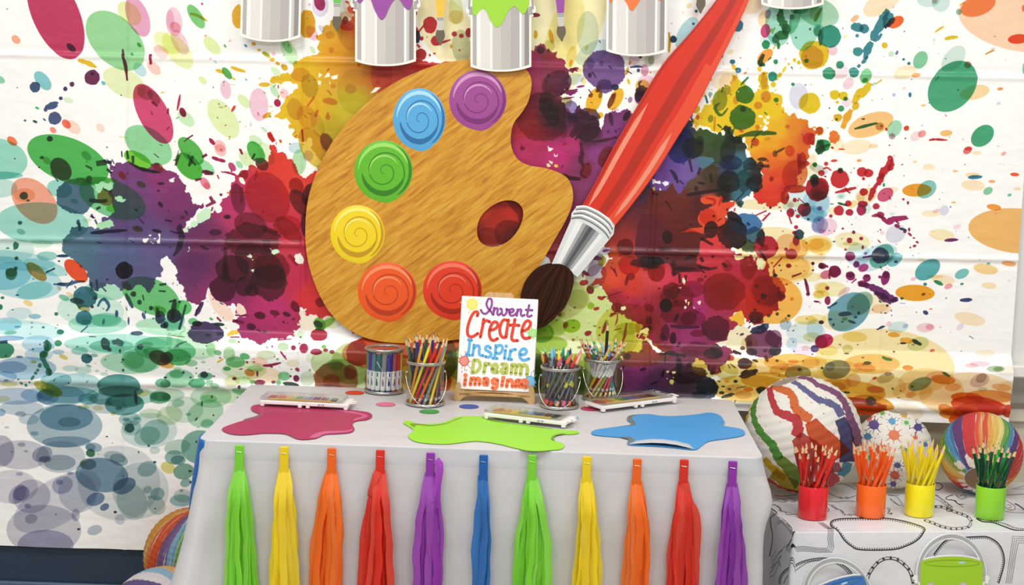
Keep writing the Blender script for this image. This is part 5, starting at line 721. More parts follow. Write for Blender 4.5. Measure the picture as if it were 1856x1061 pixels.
for i in range(10):
    t0, t1 = .04+i*.092, .04+(i+1)*.092
    q = [(Fa[0]+(Fb[0]-Fa[0])*t, Fa[1]+(Fb[1]-Fa[1])*t - 6*math.sin(PI*t)) for t in (t0, t1)] + [(Ga[0]+(Gb[0]-Ga[0])*t, Ga[1]+(Gb[1]-Ga[1])*t - 5*math.sin(PI*t)) for t in (t1, t0)]
    quad(q, .0066, cols[i])
for k, off in enumerate((0, 8, 16)):
    P = [(1044-off*.5, 376+off), (1062-off*.5, 375+off), (1086-off*.5, 386+off), (1104-off*.5, 400+off), (1111-off*.4, 412+off)]
    P = cat_rom(P, 5, False); n = len(P)
    mb.tube([FB(x, y, .0064) for x, y in P], .0036, 8, 0)
    mb.tube([FB(x-1, y+4.5, .0066) for x, y in P], .0009, 6, 4)
wp(mb, 'ferrule', [GR['e6e6e6'], GR['b4b4b6'], GR['7c7e82'], GR['f6f6f4'], GR['3c4448'], GR['55585c']], brush, bl)['label'] = 'silver printed ferrule'
mb = MB()
BR = cat_rom(pts('1001 477 985 480 968 490 952 510 944 535 943 560 950 590 960 598 975 596 995 586 1015 566 1030 545 1038 520 1040 503 1034 488 1018 479'), 4)
mb.prism(BR, FB, 0, .0055, 0, (), 0)
for i in range(7):
    t = i/6; P = cat_rom([(1004+t*28, 482+t*8), (970+t*62, 520+t*10), (953+t*68, 560), (962+t*30, 592-t*10)], 8, False)
    mb.tube([FB(x, y, .0054) for x, y in P], .0013, 5, 1 if i % 2 else 2)
wp(mb, 'bristles', [mat('34190b', .8, spec=.2), mat('1c0d06', .8, spec=.2), mat('512c12', .8, spec=.2)], brush, bl)['label'] = 'dark brown printed bristles'

# hanging paint cans
def can_cutout(cx, by, hw, tilt, paint, label, top=-70, rise=9, ears=True, pshape=None):
    h_mid = 62
    c, s = math.cos(math.radians(tilt)), math.sin(math.radians(tilt))
    piv = (cx, by)
    def R2(x, y): return (piv[0]+x*c-y*s, piv[1]+x*s+y*c)
    root = empty('paint_can_cutout', at_y(cx, by, CY-.020)); tag(root, label, 'paint can cutout', 'paint can cutouts hanging on the backdrop')
    fn = wall_fn(CY-.020); H = by-top
    def bottom(hw_, dy): return [(-hw_+2*hw_*i/16, dy-4-rise*(2*abs(i/16-.5))**2.2+4) for i in range(17)]
    def outline(k): return [(-hw-k*1.0+1.5, -H), ] + [(x, y) for x, y in bottom(hw-1.5+k, k)] + [(hw+k-1.5, -H)]
    mb = MB(); mb.prism([R2(*p) for p in outline(4)], fn, 0, .004, 0)
    wp(mb, 'white_border', [CARD], root, bl)
    mb = MB()
    bands = ((-1, -.86, 2), (-.86, -.72, 0), (-.72, -.38, 1), (-.38, -.30, 0), (-.30, 0, 3), (0, .35, 4), (.35, .66, 2), (.66, .74, 0), (.74, .84, 3), (.84, 1, 5))
    for a, b, mi in bands:
        n = 5; lo = []
        for i in range(n+1):
            t = a+(b-a)*i/n; lo.append(((hw-1.5)*t, -rise*abs(t)**2.2))
        P = [R2(x, y) for x, y in lo] + [R2(lo[-1][0], -H), R2(lo[0][0], -H)]
        mb.prism(P, fn, .0035, .0046, mi)
    wp(mb, 'can_body', [mat('f3f1ee', .3), mat('e4e0dc', .3), mat('b7b1ae', .3), mat('cdc8c4', .3), mat('c3bdb9', .3), mat('948f8e', .3)], root, bl)['label'] = 'silver printed can body'
    if paint:
        pshape = pshape or [(-1, -62), (-.97, -60), (-.9, -61), (-.8, -68), (-.66, -74), (-.52, -72), (-.40, -60), (-.3, -45), (-.18, -37), (-.04, -42), (.1, -56), (.25, -68), (.42, -74), (.58, -69), (.70, -60), (.84, -56), (.94, -62), (1, -72)]
        P = cat_rom([((hw-1)*x, y*H/180) for x, y in pshape], 4, False)
        mb = MB(); mb.prism([R2(*p) for p in P]+[R2(hw-1, -H+2), R2(-hw+1, -H+2)], fn, .0045, .0062, 0, (), 0)
        if pshape[0][1] > -66: pass
        wp(mb, 'dripping_paint', [mat(paint, .35)], root, bl)
    if ears:
        for sg in (-1, 1):
            mb = MB(); ex = sg*(hw+1.5); ey = -H+76
            mb.prism([R2(ex+sg*x, ey+y) for x, y in cat_rom([(-3, -14), (4, -12), (9, -3), (8, 5), (3, 6), (5, 11), (-2, 12), (-4, 0)], 4)], fn, .0, .005, 0)
            mb.prism([R2(ex+sg*x, ey+y) for x, y in ((-3, -6), (3, -6), (3, 9), (-3, 9))], fn, .005, .0058, 1)
            mb.tube([fn(*R2(ex+sg*4, ey-2), .006), fn(*R2(ex+sg*2, ey-30), .006), fn(*R2(ex-sg*1, ey-60), .006)], .0022, 6, 1)
            wp(mb, 'handle_lug', [CARD, mat('a8a6a4', .4)], root, bl)
    return root
can_cutout(490, 72, 52, 1.5, None, 'plain silver paint can cutout hanging at far left of the row', ears=False, rise=10)
can_cutout(699, 116, 52.5, 0, '9c4aa0', 'silver paint can cutout with purple paint dripping over its rim', top=-68, pshape=[(-1, -118), (-.98, -110), (-.88, -108), (-.76, -114), (-.62, -119), (-.5, -112), (-.40, -98), (-.28, -86), (-.14, -78), (0, -84), (.12, -98), (.26, -110), (.42, -116), (.55, -110), (.68, -100), (.82, -96), (.93, -106), (1, -122)])
can_cutout(908, 126, 52.5, 0, 'a2d83c', 'silver paint can cutout with lime green paint overlapping the palette top', top=-58, pshape=[(-1, -106), (-.98, -98), (-.88, -96), (-.78, -102), (-.64, -108), (-.5, -102), (-.38, -88), (-.24, -78), (-.12, -75), (.04, -82), (.2, -98), (.34, -108), (.5, -112), (.64, -104), (.78, -98), (.9, -104), (1, -116)])
can_cutout(1153, 98, 52, 0.6, 'f07a3c', 'silver paint can cutout with orange paint beside the giant brush', top=-86, ears=False, pshape=[(-1, -104), (-.93, -90), (-.84, -97), (-.76, -106), (-.62, -106), (-.5, -100), (-.36, -90), (-.26, -80), (-.14, -77), (0, -86), (.14, -98), (.3, -110), (.45, -112), (.6, -108), (.78, -96), (.9, -98), (1, -116)])
can_cutout(1436, 13, 54, 0, None, 'plain silver paint can cutout to the right of the giant brush, only its base showing', top=-90, ears=False, rise=9)
def small_brush(x, tip, col, label, tilt=0):
    root = empty('small_brush_cutout', at_y(x, tip, CY-.012)); tag(root, label, 'paintbrush cutout', 'small paintbrush cutouts hanging between the cans')
    fn = wall_fn(CY-.014)
    c, s = math.cos(math.radians(tilt)), math.sin(math.radians(tilt))
    def R2(a, b): return (x+a*c-b*s, tip+a*s+b*c)
    def pr_(name, P, m, h0=0, h1=.003, lab=None):
        mb = MB(); mb.prism([R2(*p) for p in P], fn, h0, h1, 0); o = wp(mb, name, [m], root, bl)
        if lab: o['label'] = lab
    pr_('bristles', cat_rom([(-5, -30), (-8, -22), (-8, -14), (-3, -5), (1, 0), (4, -7), (8, -15), (8, -23), (5, -30)], 3), mat('695d4b', .6))
    pr_('ferrule', [(-6, -52), (6, -52), (5, -28), (-5, -28)], mat('c9c7c4', .3), .0, .0036, 'silver ferrule')
    mb = MB()
    for yy in (-50, -47): mb.tube([fn(*R2(-6, yy), .004), fn(*R2(6, yy), .004)], .0008, 5)
    wp(mb, 'ferrule_ring', [mat('8b8885', .3)], root, bl)
    pr_('handle', [(-6, -52), (-9, -85), (-11, -tip-70), (11, -tip-70), (9, -85), (6, -52)], mat(col, .4))
small_brush(611, 58, '6cc04c', 'small paintbrush cutout with green handle between first and second cans', 0)
small_brush(798, 83, 'eec044', 'small paintbrush cutout with yellow handle between purple and green cans')
small_brush(1018, 76, '9a4aa4', 'small paintbrush cutout with purple handle right of the green can', -2)
small_brush(1269, 25, 'd8503c', 'small paintbrush cutout whose brown tip touches the giant red handle', 4)

# ------------------------------------------------------------------ main table, cloths
TX, TD = 0.607, 0.612
def drape(name, label, m, z, x0, x1, y0, y1, rad, drop, rows, outf, band=None, mats=None, top=True, span=None, cat='tablecloth', res=.02, dropf=None):
    """a cloth: flat top and a hanging skirt whose outward throw is outf(side position, drop)"""
    per = []
    def arc(cx, cy, a0):
        for k in range(7):
            a = math.radians(a0+90*k/6); per.append((cx+rad*math.cos(a), cy+rad*math.sin(a), math.cos(a), math.sin(a)))
    def seg(xa, ya, xb, yb, nx, ny):
        n = max(2, int(math.hypot(xb-xa, yb-ya)/res))
        for k in range(1, n): per.append((xa+(xb-xa)*k/n, ya+(yb-ya)*k/n, nx, ny))
    arc(x0+rad, y0+rad, 180); seg(x0+rad, y0, x1-rad, y0, 0, -1); arc(x1-rad, y0+rad, 270); seg(x1, y0+rad, x1, y1-rad, 1, 0)
    arc(x1-rad, y1-rad, 0); seg(x1-rad, y1, x0+rad, y1, 0, 1); arc(x0+rad, y1-rad, 90); seg(x0, y1-rad, x0, y0+rad, -1, 0)
    n = len(per); mb = MB(); vs = []
    for j, d in enumerate(rows):
        for (x, y, nx, ny) in per:
            o = outf(x, y, nx, ny, d); dd = min(d, dropf(x, y)) if dropf else d
            vs.append((x+nx*o[0]+o[1], y+ny*o[0]+o[2], z-dd))
    fs = []; mi = []
    for j in range(len(rows)-1):
        for i in range(n):
            fs.append((j*n+i, (j+1)*n+i, (j+1)*n+(i+1) % n, j*n+(i+1) % n)); mi.append(1 if band and rows[j+1] <= band else 0)
    me = bpy.data.meshes.new(name)
    if top: fs.append(tuple(range(n))); mi.append(0)
    me.from_pydata(vs, [], fs); me.polygons.foreach_set('material_index', mi)
    me.polygons.foreach_set('use_smooth', [True]*(len(fs)-1)+[not top])
    o = mobj(name, me, mats or [m]); tag(o, label, cat)
    return o, per
ftab = empty('folding_table', (0, .305, 0)); tag(ftab, 'rectangular table hidden under the pale grey cloth with tassels', 'table')
mb = MB(); mb.rbox(-TX+.003, TX-.003, -.305+.004, .302, TZ-.040, TZ-.002, .006); mb.build('tabletop', mat('d9d9d6', .5), ftab)
for sx in (-1, 1):
    for sy in (-1, 1):
        mb = MB(); mb.tube([(sx*.5, sy*.22, 0), (sx*.5, sy*.22, TZ-.04)], .014, 10); mb.build('leg', mat('8a8d90', .4, .7), ftab, True)
def fold(u, d, a, f, ph): return a*math.sin(u*f+ph)*min(1, d*4)
def main_out(x, y, nx, ny, d):
    dd = max(0, d-.012); o = .0025 + .004*min(1, d*30)
    if ny < -.5: o += fold(x, d, .0035, 17, 0)*.8 + .002*math.sin(x*41+d*9)*min(1, d*5) - .006*math.exp(-((d-.235)/.010)**2)
    if abs(nx) > .5: o += .003*dd + fold(y, d, .003, 22, 1)
    cx = 0; cy = 0
    dl = math.hypot(x+TX, y); w1 = math.exp(-(dl/.07)**2)
    fl = 1.9*dd**1.7; o += w1*.15*fl*(1 if nx < -.2 else .35); cx -= w1*.07*fl; cy -= w1*.03*dd
    dr = math.hypot(x-TX, y); w2 = math.exp(-(dr/.05)**2)
    b = .022*math.exp(-((d-.10)/.05)**2) + .030*dd
    cx += w2*b
    return (o, cx, cy)
rows = [0, .004, .010, .020, .032, .042, .05, .06] + [.075+.025*k for k in range(26)]
rows = [r for r in rows if r < .46]
CLOTH = mat('d8d6d8', .38, trans=.12, bump=.75, bscale=6)
BAND = mat('c6c6ca', .42, trans=.05)
cloth, _ = drape('tablecloth', 'pale grey plastic tablecloth on the main table, tassels hung on its front', CLOTH, TZ+.002, -TX-.002, TX+.002, -.002, TD, .022, .7, rows, main_out, .042, [CLOTH, BAND])
# the top of the cloth has soft rises: replace flat n-gon by a fine grid just inside
BLUE = mat('1866b4', .4, trans=.1, bump=.15, bscale=14)
def blue_out(x, y, nx, ny, d):
    o = .001
    if abs(nx) > .5:
        t = math.exp(-((y-.035)/.05)**2) if nx < 0 else math.exp(-((y-.10)/.035)**2)*.85; o = .001 + t*min(.034, .010 + .14*d + .004*math.sin(y*30+d*14)*min(1, d*8))
    return (o, 0, 0)
bl_, _ = drape('tablecloth', 'blue plastic tablecloth under the pale grey one, peeking out at both sides', BLUE, TZ+.0005, -TX+.001, TX-.001, .001, TD-.004, .022, .7, [0, .01, .03, .06]+[.09+.03*k for k in range(12)], blue_out)

# ------------------------------------------------------------------ tassels
def ribbon(mb, P, wd, mi=0, rng=rnd, cup=.0025):
    """paper strip along P, with slight cupping and twist"""
    n = len(P); vs = []; tw = rng.uniform(-.75, .75); tq = rng.uniform(0, .25); ph = rng.uniform(0, 6)
    for i, p in enumerate(P):
        t = P[min(i+1, n-1)]-P[max(i-1, 0)]; t.normalize()
        a = tw*(1-tq)+tq*math.sin(i/n*7+ph) if i > 2 else 0; s = Vector((math.cos(a), math.sin(a), 0)); s = (s-t*s.dot(t)).normalized(); nn = t.cross(s)
        w2 = wd*(.5+rng.uniform(-.04, .04))
        for q in (-1, 0, 1): vs.append(p+s*w2*q+nn*(cup if q == 0 else 0))
    fs = []
    for i in range(n-1):
        for q in (0, 1): fs.append((i*3+q, i*3+q+1, (i+1)*3+q+1, (i+1)*3+q))
    mb.add(vs, fs, mi)
TAS = [(435, 806, 'lime green', '8ae23c', '6fce2a', 404, 471, 'leftmost of the two lime green'), (516, 808, 'yellow', 'f8de1e', 'e8cc1c', 489, 543, 'second from left along the table edge'),
       (602, 811, 'orange', 'f8761a', 'ee6410', 558, 627, 'third from left along the table edge'), (690, 815, 'red', 'e8341f', 'd82a1a', 648, 721, 'fourth from left'),
       (781, 820, 'purple', 'a03ab8', '8a2aa0', 751, 805, 'below left end of green splat'), (877, 824, 'blue', '1c6cc0', '165aa8', 858, 889, 'the only blue and the thinnest one'),
       (965, 824, 'lime green', '8ae23c', '74d02c', 926, 1000, 'right of the blue tassel'), (1064, 826, 'yellow', 'f8de1e', 'ecd01a', 1038, 1089, 'between lime green and orange tassels'),
       (1155, 831, 'orange', 'f6721a', 'ea6010', 1129, 1182, 'third from right along the table edge'), (1240, 832, 'red', 'e4321e', 'd42818', 1204, 1268, 'with a loose strip, second from right'),
       (1328, 834, 'purple', '9a38b4', '8226a0', 1293, 1353, 'rightmost at the table corner')]
for ti, (tx, ty, cn, c1, c2, xl, xr, where) in enumerate(TAS):
    rg = random.Random(100+ti); top = at_y(tx, ty, -.0135); tz = min(top.z, TZ-.004)
    root = empty('tissue_tassel', (top.x, -.0190, tz))
    tag(root, '%s tissue tassel on the front cloth, %s' % (cn, where), 'tassel', 'tissue paper tassels along the front of the main table')
    m1 = mat(c1, .55, trans=.30, bump=.12, bscale=500); m2 = mat(c2, .55, trans=.22, bump=.12, bscale=500)
    m3 = mat('%02x%02x%02x' % tuple(int(min(255, int(c1[i:i+2], 16)*.86+34)) for i in (0, 2, 4)), .55, trans=.38, bump=.12, bscale=500)
    th = .060 if ti not in (3, 4, 5) else .056
    mb = MB(); mb.rbox(-.0093, .0093, -.004, .003, -th, 0, .0012); mb.build('loop_tab', m1, root)
    mb = MB(); mb.tube([(-.0055, -.0046, -.0135), (.0055, -.0046, -.0150)], .0005, 6); mb.build('staple', mat('c9c2bb', .3, .8), root)
    pl, prr = at_y(xl, 1040, -.02).x-top.x, at_y(xr, 1040, -.02).x-top.x
    n = 13 if cn != 'blue' else 7
    slots = list(range(n)); rg.shuffle(slots)
    for k in range(n):
        f = (k+.5)/n + rg.uniform(-.02, .02); front = k == n//2; xe = pl+.003+(prr-pl-.006)*f
        dep = -.0035 - slots[k]*.0017 if not front else -.0035-n*.0017
        L = .40 + rg.uniform(-.03, .03); P = []; ph = rg.uniform(0, 6); ph2 = rg.uniform(0, 6); x0 = (f-.5)*.008
        sp = rg.uniform(2.2, 4.5); am = rg.uniform(.001, .0045)
        for i in range(21):
            t = i/20; e = (1-math.exp(-sp*t))/(1-math.exp(-sp))
            kink = (am*math.sin(t*8+ph) + .0012*math.sin(t*31+ph2))*min(1, t*6)
            P.append(Vector((x0+(xe-x0)*e+kink, .001 - .002*min(1, t*10) + dep*min(1, t*7)+.0012*math.sin(t*13+ph2)*min(1, t*5), -th+.010-L*t)))
        if ti == 9 and k == n-1:
            P = [Vector(p) for p in cat_rom([(.004, -.006, -th+.01), (.012, -.01, -.085), (.028, -.012, -.115), (.034, -.012, -.16), (.033, -.012, -.22), (.034, -.010, -.30), (.032, -.01, -.45)], 5, False)]
        if ti == 3 and k == 0:
            P = [Vector(p) for p in cat_rom([(-.004, -.006, -th+.01), (-.014, -.012, -.075), (-.018, -.012, -.10), (-.013, -.010, -.085), (-.020, -.010, -.13), (-.034, -.01, -.20), (-.042, -.01, -.45)], 5, False)]
        mb = MB(); ribbon(mb, P, .0165 if rg.random() < .6 else .012, 0, rg)
        mb.build('streamer', m3 if k in (0, n-1) or slots[k] % 4 == 0 else (m2 if slots[k] % 4 == 1 else m1), root, True, fix=False)
    if ti in (4,):
        mb = MB(); ribbon(mb, [Vector(p) for p in ((.012, -.006, -.014), (.020, -.008, -.022), (.021, -.010, -.035), (.017, -.01, -.07), (.016, -.01, -.12))], .016, 0, rg); mb.build('streamer', mat('b04ac6', .55, trans=.35), root, True, fix=False)

# ------------------------------------------------------------------ splats and spots on the cloth
ZC = TZ+.0035
def top_fn(z):
    def fn(x, y, h):
        p = at_z(x, y, z); return Vector((p.x, p.y, z+h))
    return fn
FT = top_fn(ZC)
def sec_pts(ox, oy, sc, t): return [(ox+x/sc, oy+y/sc) for x, y in pts(t)]
def splat(ox, oy, sc, outl, accents, col, edge, label, lift=None, extra=None):
    mb = MB(); O = cat_rom(sec_pts(ox, oy, sc, outl), 5)
    mb.prism(O, FT, 0, .0012, 0)
    for a, mi in accents:
        A = cat_rom(sec_pts(ox, oy, sc, a), 5); mb.prism(A, FT, .0011, .0015, mi)
    if extra: extra(mb)
    o = mb.build('paint_splat_cutout', [mat(col, .5)] + [mat(e, .5) for e in edge]); tag(o, label, 'paint splat cutout', 'paint splat cutouts on the main table')
    return o
splat(380, 560, 3.536, '80 770 180 730 300 698 322 680 272 655 268 630 310 617 420 618 600 622 800 640 940 655 1020 668 1042 690 1010 712 940 722 915 742 928 775 900 795 820 803 740 808 680 832 600 840 550 832 490 806 420 800 340 800 260 808 190 810 120 800',
      [('770 645 860 655 960 670 1010 685 1008 698 965 712 920 722 935 705 980 690 900 672', 1), ('640 828 690 800 760 788 870 785 915 775 900 790 820 800 740 806 690 828', 1), ('215 715 300 690 330 672 345 682 320 702 270 718', 2)], 'a82c58', ('c45c8c', '945060'), 'crimson paper paint splat on the left of the grey tabletop')
splat(720, 520, 3.536, '40 875 60 862 90 866 130 880 250 880 310 868 370 842 440 832 540 834 600 850 700 872 850 890 1000 913 1140 926 1165 938 1130 946 1040 948 1000 958 985 975 1000 992 1050 1002 1070 1020 1050 1042 980 1050 900 1055 820 1050 740 1032 660 1012 560 995 480 992 380 1004 300 1010 200 1006 120 995 75 970 75 948 100 935 100 915 70 895',
      [('80 885 120 880 220 890 320 876 380 850 420 842 350 868 320 882 220 898 140 892 115 895 110 905', 1), ('985 975 1000 958 1040 946 1080 945 1020 958 1002 975 1010 992 995 985', 1), ('540 838 600 852 700 876 850 894 1000 916 940 912 800 892 660 874 590 862', 1)], '96d83a', ('6f9a30',), 'lime green paper paint splat in the middle of the grey tabletop')
def curl(mb):
    A = sec_pts(1000, 560, 3.536, '490 872 540 850 620 845 700 848 800 858 880 872 915 905')
    B_ = sec_pts(1000, 560, 3.536, '490 872 560 878 640 882 720 888 800 896 860 902 915 905')
    n = 6; vs = []
    for i in range(7):
        a, b = A[i], B_[i]; pa, pb = FT(*a, .0012), FT(*b, .0012)
        for k in range(n+1):
            t = k/n; p = pa.lerp(pb, t); p.z += .011*math.sin(t*PI*.75)*math.sin(PI*i/6) ; vs.append(p)
    mb.add(vs, [(i*(n+1)+k, i*(n+1)+k+1, (i+1)*(n+1)+k+1, (i+1)*(n+1)+k) for i in range(6) for k in range(n)], 2)
splat(1000, 560, 3.536, '255 792 300 775 440 756 500 748 508 735 484 715 490 692 530 682 620 678 720 690 840 688 940 678 1010 668 1070 682 1097 712 1080 745 1130 758 1210 772 1238 795 1220 815 1130 832 1010 850 960 880 915 905 800 894 700 885 600 880 495 874 486 858 490 838 440 826 330 817 265 808',
      [('440 756 500 748 508 735 484 715 490 692 530 682 560 684 525 690 514 705 530 725 540 742 520 752', 1), ('440 826 500 824 525 838 530 850 495 872 486 858 490 840', 1), ('1098 715 1092 732 1080 745 1090 752 1100 745 1108 730', 0)], '3f96d4', ('66777c', 'b4b9c2'), 'sky blue paper paint splat with curled front edge on the right of the grey tabletop', extra=curl)
for x, y, r, c, nm in ((643, 712, .0237, 'd23c20', 'red paper spot behind the left end of the marker tin'), (699, 733, .0237, 'd8708c', 'pink paper spot in front of the marker tin'), (778, 746, .0237, '3c9648', 'green paper spot in front of the pail of colored pencils'), (850, 737, .0237, '2c52a4', 'navy blue paper spot between the easel feet'),
                        (899, 743, .0237, 'e0dcd8', 'pale faint paper spot right behind the middle paint set'), (1031, 757, .0237, '86b8cc', 'light blue paper spot in front of the crayon pail'), (1070, 741, .0237, 'b82858', 'magenta paper spot between crayon pail and right paint set'), (1137, 720, .0237, 'e0562c', 'orange paper spot behind the right paint set')):
    p = at_z(x, y, ZC); mb = MB(); mb.lathe([(r, 0), (r, .0006)], 40); o = mb.build('paper_spot', mat(c, .5), loc=(p.x, p.y, ZC-.0004)); tag(o, nm, 'paper spot', 'round paper spots on the tabletop')

# ------------------------------------------------------------------ watercolour sets
PANS = ('b9382a', 'e28a2c', 'e8cc3a', '4c9440', '3c78b8', '6a4890', '7a4a2c', '2b2b2c')
def paint_set(xl, yl, xr, yr, label):
    a, b = at_z(xl, yl, ZC+.0015), at_z(xr, yr, ZC+.0015); L = (b-a).length; ang = math.atan2(b.y-a.y, b.x-a.x)
    root = empty('watercolor_set', (a.x, a.y, ZC+.0024), (0, 0, ang)); tag(root, label, 'paint set', 'watercolor sets on the main table')
    W = .072; H = .012; wm = mat('f1ece9', .35)
    mb = MB(); g = .010
    for x0, x1 in ((0, L*.445), (L*.52, L)): mb.rbox(x0, x1, 0, W, .005, .014, .0015)
    mb.rbox(L*.44, L*.525, .001, W-.001, .0055, .0135, .001)
    for x in (.001, L*.43, L*.52, L-.011): 
        for y in (.0, W-.010): mb.rbox(x, x+.009, y, y+.010, 0, .008, .001)
    mb.build('tray', wm, root)
    n = 8; x0 = .012; sp = (L*.80)/n
    for k in range(n):
        mb = MB(); mb.rbox(x0+k*sp, x0+k*sp+sp*.82, .022, W-.012, .0142, .0155, .0006); mb.build('paint_pan', mat(PANS[k], .3), root)
    mb = MB(); mb.tube([(.02, .012, .0165), (L*.8, .012, .0165)], .0022, 8); mb.build('brush_handle', mat('d8b45c', .4), root)
    mb = MB(); mb.rbox(-.0005, L-.014, .0005, W, .0150, .0225, .0015); mb.build('clear_lid', CLEAR2, root)
    mb = MB()
    for (xx, x2, y0, y1) in ((L-.002, L+.014, .010, .015), (L-.002, L+.014, .032, .037), (L+.010, L+.015, .010, .037)): mb.rbox(xx, x2, y0, y1, .013, .016, .0008)
    mb.build('hanging_tab', wm, root)
    mb = MB()
    for q in range(4): mb.box(L*.66+q*.0035+(q > 1)*.002, L*.66+q*.0035+.002+(q > 1)*.002, -.0004, 0, .0075, .0115)
    mb.build('printed_mark', mat('8d8490', .5), root)
paint_set(471, 737, 631, 745, 'white watercolor set lying on the crimson paper splat')
paint_set(877, 760, 1025, 777, 'white watercolor set lying on the lime green paper splat')
paint_set(1092, 748, 1227, 731, 'white watercolor set lying behind the sky blue paper splat')

# ------------------------------------------------------------------ pails and what stands in them
def mesh_of(fn, name, smooth=False):
    mb = MB(); fn(mb); me = mb.mesh(name)
    bm = bmesh.new(); bm.from_mesh(me); bmesh.ops.recalc_face_normals(bm, faces=bm.faces); bm.to_mesh(me); bm.free()
    me.materials.append(mat('ffffff'))
    if smooth: me.polygons.foreach_set('use_smooth', [True]*len(me.polygons))
    return me
PL = .150
ME = {
 'shaft': mesh_of(lambda m: m.lathe([(.0035, 0), (.0035, PL)], 6), 'pencil_shaft'),
 'tip': mesh_of(lambda m: m.lathe([(.0035, PL), (.0014, PL+.0125)], 12), 'sharpened_tip'),
 'lead': mesh_of(lambda m: m.lathe([(.0014, PL+.0125), (.0003, PL+.018)], 8), 'lead_point'),
 'mark': mesh_of(lambda m: m.box(-.0012, .0012, -.0034, -.0031, PL*.42, PL*.60), 'gold_stamp'),
 'stripe': mesh_of(lambda m: (m.lathe([(.0036, .009), (.0036, .0108)], 12, cap=False), m.lathe([(.0036, .0125), (.0036, .0143)], 12, cap=False)), 'white_stripe'),
 'tstripe': mesh_of(lambda m: (m.lathe([(.0037, PL-.013), (.0037, PL-.0112)], 12, cap=False), m.lathe([(.0037, PL-.0095), (.0037, PL-.0077)], 12, cap=False)), 'white_stripe'),
 'wrap': mesh_of(lambda m: m.lathe([(.0037, .062), (.0037, PL-.044)], 12, cap=False), 'white_wrap'),
 'wmark': mesh_of(lambda m: [m.box(-.0012, .0012, -.0042, -.0037, .085+k*.004, .0872+k*.004) for k in range(10)], 'printed_mark'),
 'ferr': mesh_of(lambda m: m.lathe([(.0037, .004), (.0037, .016)], 12, cap=False), 'ferrule'),
 'eras': mesh_of(lambda m: m.lathe([(.0034, -.003), (.0036, .004)], 12), 'eraser'),
 'mbar': mesh_of(lambda m: m.lathe([(.0060, .006), (.0062, .010), (.0062, .056)], 14), 'marker_barrel', False),
 'mcap': mesh_of(lambda m: m.lathe([(.0066, .054), (.0064, .094), (.0050, .097)], 14), 'marker_cap'),
 'mend': mesh_of(lambda m: m.lathe([(.0048, 0), (.0058, .002), (.0058, .007)], 14), 'end_plug'),
 'mlab': mesh_of(lambda m: [m.add([(.0064*math.sin(a*.9), -.0064*math.cos(a*.9)-.0002, z) for a, z in Q], [tuple(range(len(Q)))]) for Q in ([(-.45, .018), (.35, .017), (.5, .025), (.2, .031), (-.1, .038), (-.35, .034), (-.5, .026)], [(-.2, .040), (.25, .041), (.4, .048), (.1, .053), (-.25, .049)])], 'printed_blot'),
 'cbar': mesh_of(lambda m: m.lathe([(.0044, .014), (.0044, PL-.018)], 12), 'clear_barrel', True),
 'cbot': mesh_of(lambda m: m.lathe([(.0038, 0), (.0054, .002), (.0054, .016)], 12), 'end_cap'),
 'ctip': mesh_of(lambda m: m.lathe([(.0054, PL-.018), (.0054, PL-.010), (.0038, PL+.004), (.0016, PL+.014), (.0004, PL+.016)], 12), 'crayon_tip', True),
 'ccore': mesh_of(lambda m: m.lathe([(.0022, .016), (.0022, PL-.018)], 8), 'crayon_core'),
 'cband': mesh_of(lambda m: [m.lathe([(.0047, z), (.0047, z+.0012)], 12, cap=False) for z in (.018, .021, PL-.022, PL-.026, PL-.030)], 'printed_rings'),
 'clab': mesh_of(lambda m: m.lathe([(.0054, .060), (.0054, .074)], 12, cap=False), 'yellow_label'),
}
def link_part(key, parent, m, name=None):
    o = bpy.data.objects.new(name or ME[key].name.split('.')[0], ME[key]); C.objects.link(o)
    o.material_slots[0].link = 'OBJECT'; o.material_slots[0].material = m
    if parent: o.parent = parent
    return o
WOODT = mat('dcb98c', .6); GOLD = mat('d8c48c', .3, .4); WHT = mat('f2f0ee', .4)
def stick(kind, base, top, color, label, group, roll=0.0, lead=None, scale=1.0):
    d = (top-base).normalized(); q = Vector((0, 0, 1)).rotation_difference(d)
    Mx = Matrix.Translation(base) @ q.to_matrix().to_4x4() @ Matrix.Rotation(roll, 4, 'Z') @ Matrix.Scale(scale, 4)
    cm = mat(color, .35)
    if kind in ('pencil', 'stamped', 'erasable'):
        r = link_part('shaft', None, cm, 'colored_pencil'); cat = 'pencil'
        link_part('tip', r, WOODT); link_part('lead', r, mat(lead or color, .5))
        if kind == 'stamped': link_part('mark', r, GOLD)
        elif kind == 'pencil': link_part('stripe', r, WHT)
        else:
            link_part('tstripe', r, WHT); link_part('wrap', r, WHT); link_part('ferr', r, GOLD); link_part('eras', r, mat(color, .6)); link_part('wmark', r, mat('6a4f92', .5)); link_part('stripe', r, WHT).location = (0, 0, .012)
    elif kind == 'marker':
        r = link_part('mbar', None, WHT, 'marker_pen'); cat = 'marker'
        link_part('mcap', r, cm); link_part('mend', r, cm); link_part('mlab', r, cm)
    else:
        r = link_part('cbar', None, CLEARB, 'twist_crayon'); cat = 'crayon'
        link_part('cbot', r, mat(color, .35)); link_part('ctip', r, cm); link_part('ccore', r, mat(''.join('%02x' % int(int(color[i:i+2], 16)*.45+105) for i in (0, 2, 4)), .5)); link_part('cband', r, mat('4c3c5c', .5)); link_part('clab', r, mat('d8d24a', .5)) if rnd.random() < .35 else None
    r.matrix_world = Mx
    r['label'] = label; r['category'] = cat; r['group'] = group
    tp = Mx @ Vector((0, 0, PL+.018)) - CAMP; STICKS.append((tp.dot(CR)/tp.dot(CF), r))
    return r
STICKS = []
CLEARB = clear_mat('clear_barrel_plastic', 'd4dde4', .5, .15)
TIN = mat('b9b7b0', .28, .85); WIRE = mat('d6d4cf', .25, .9)
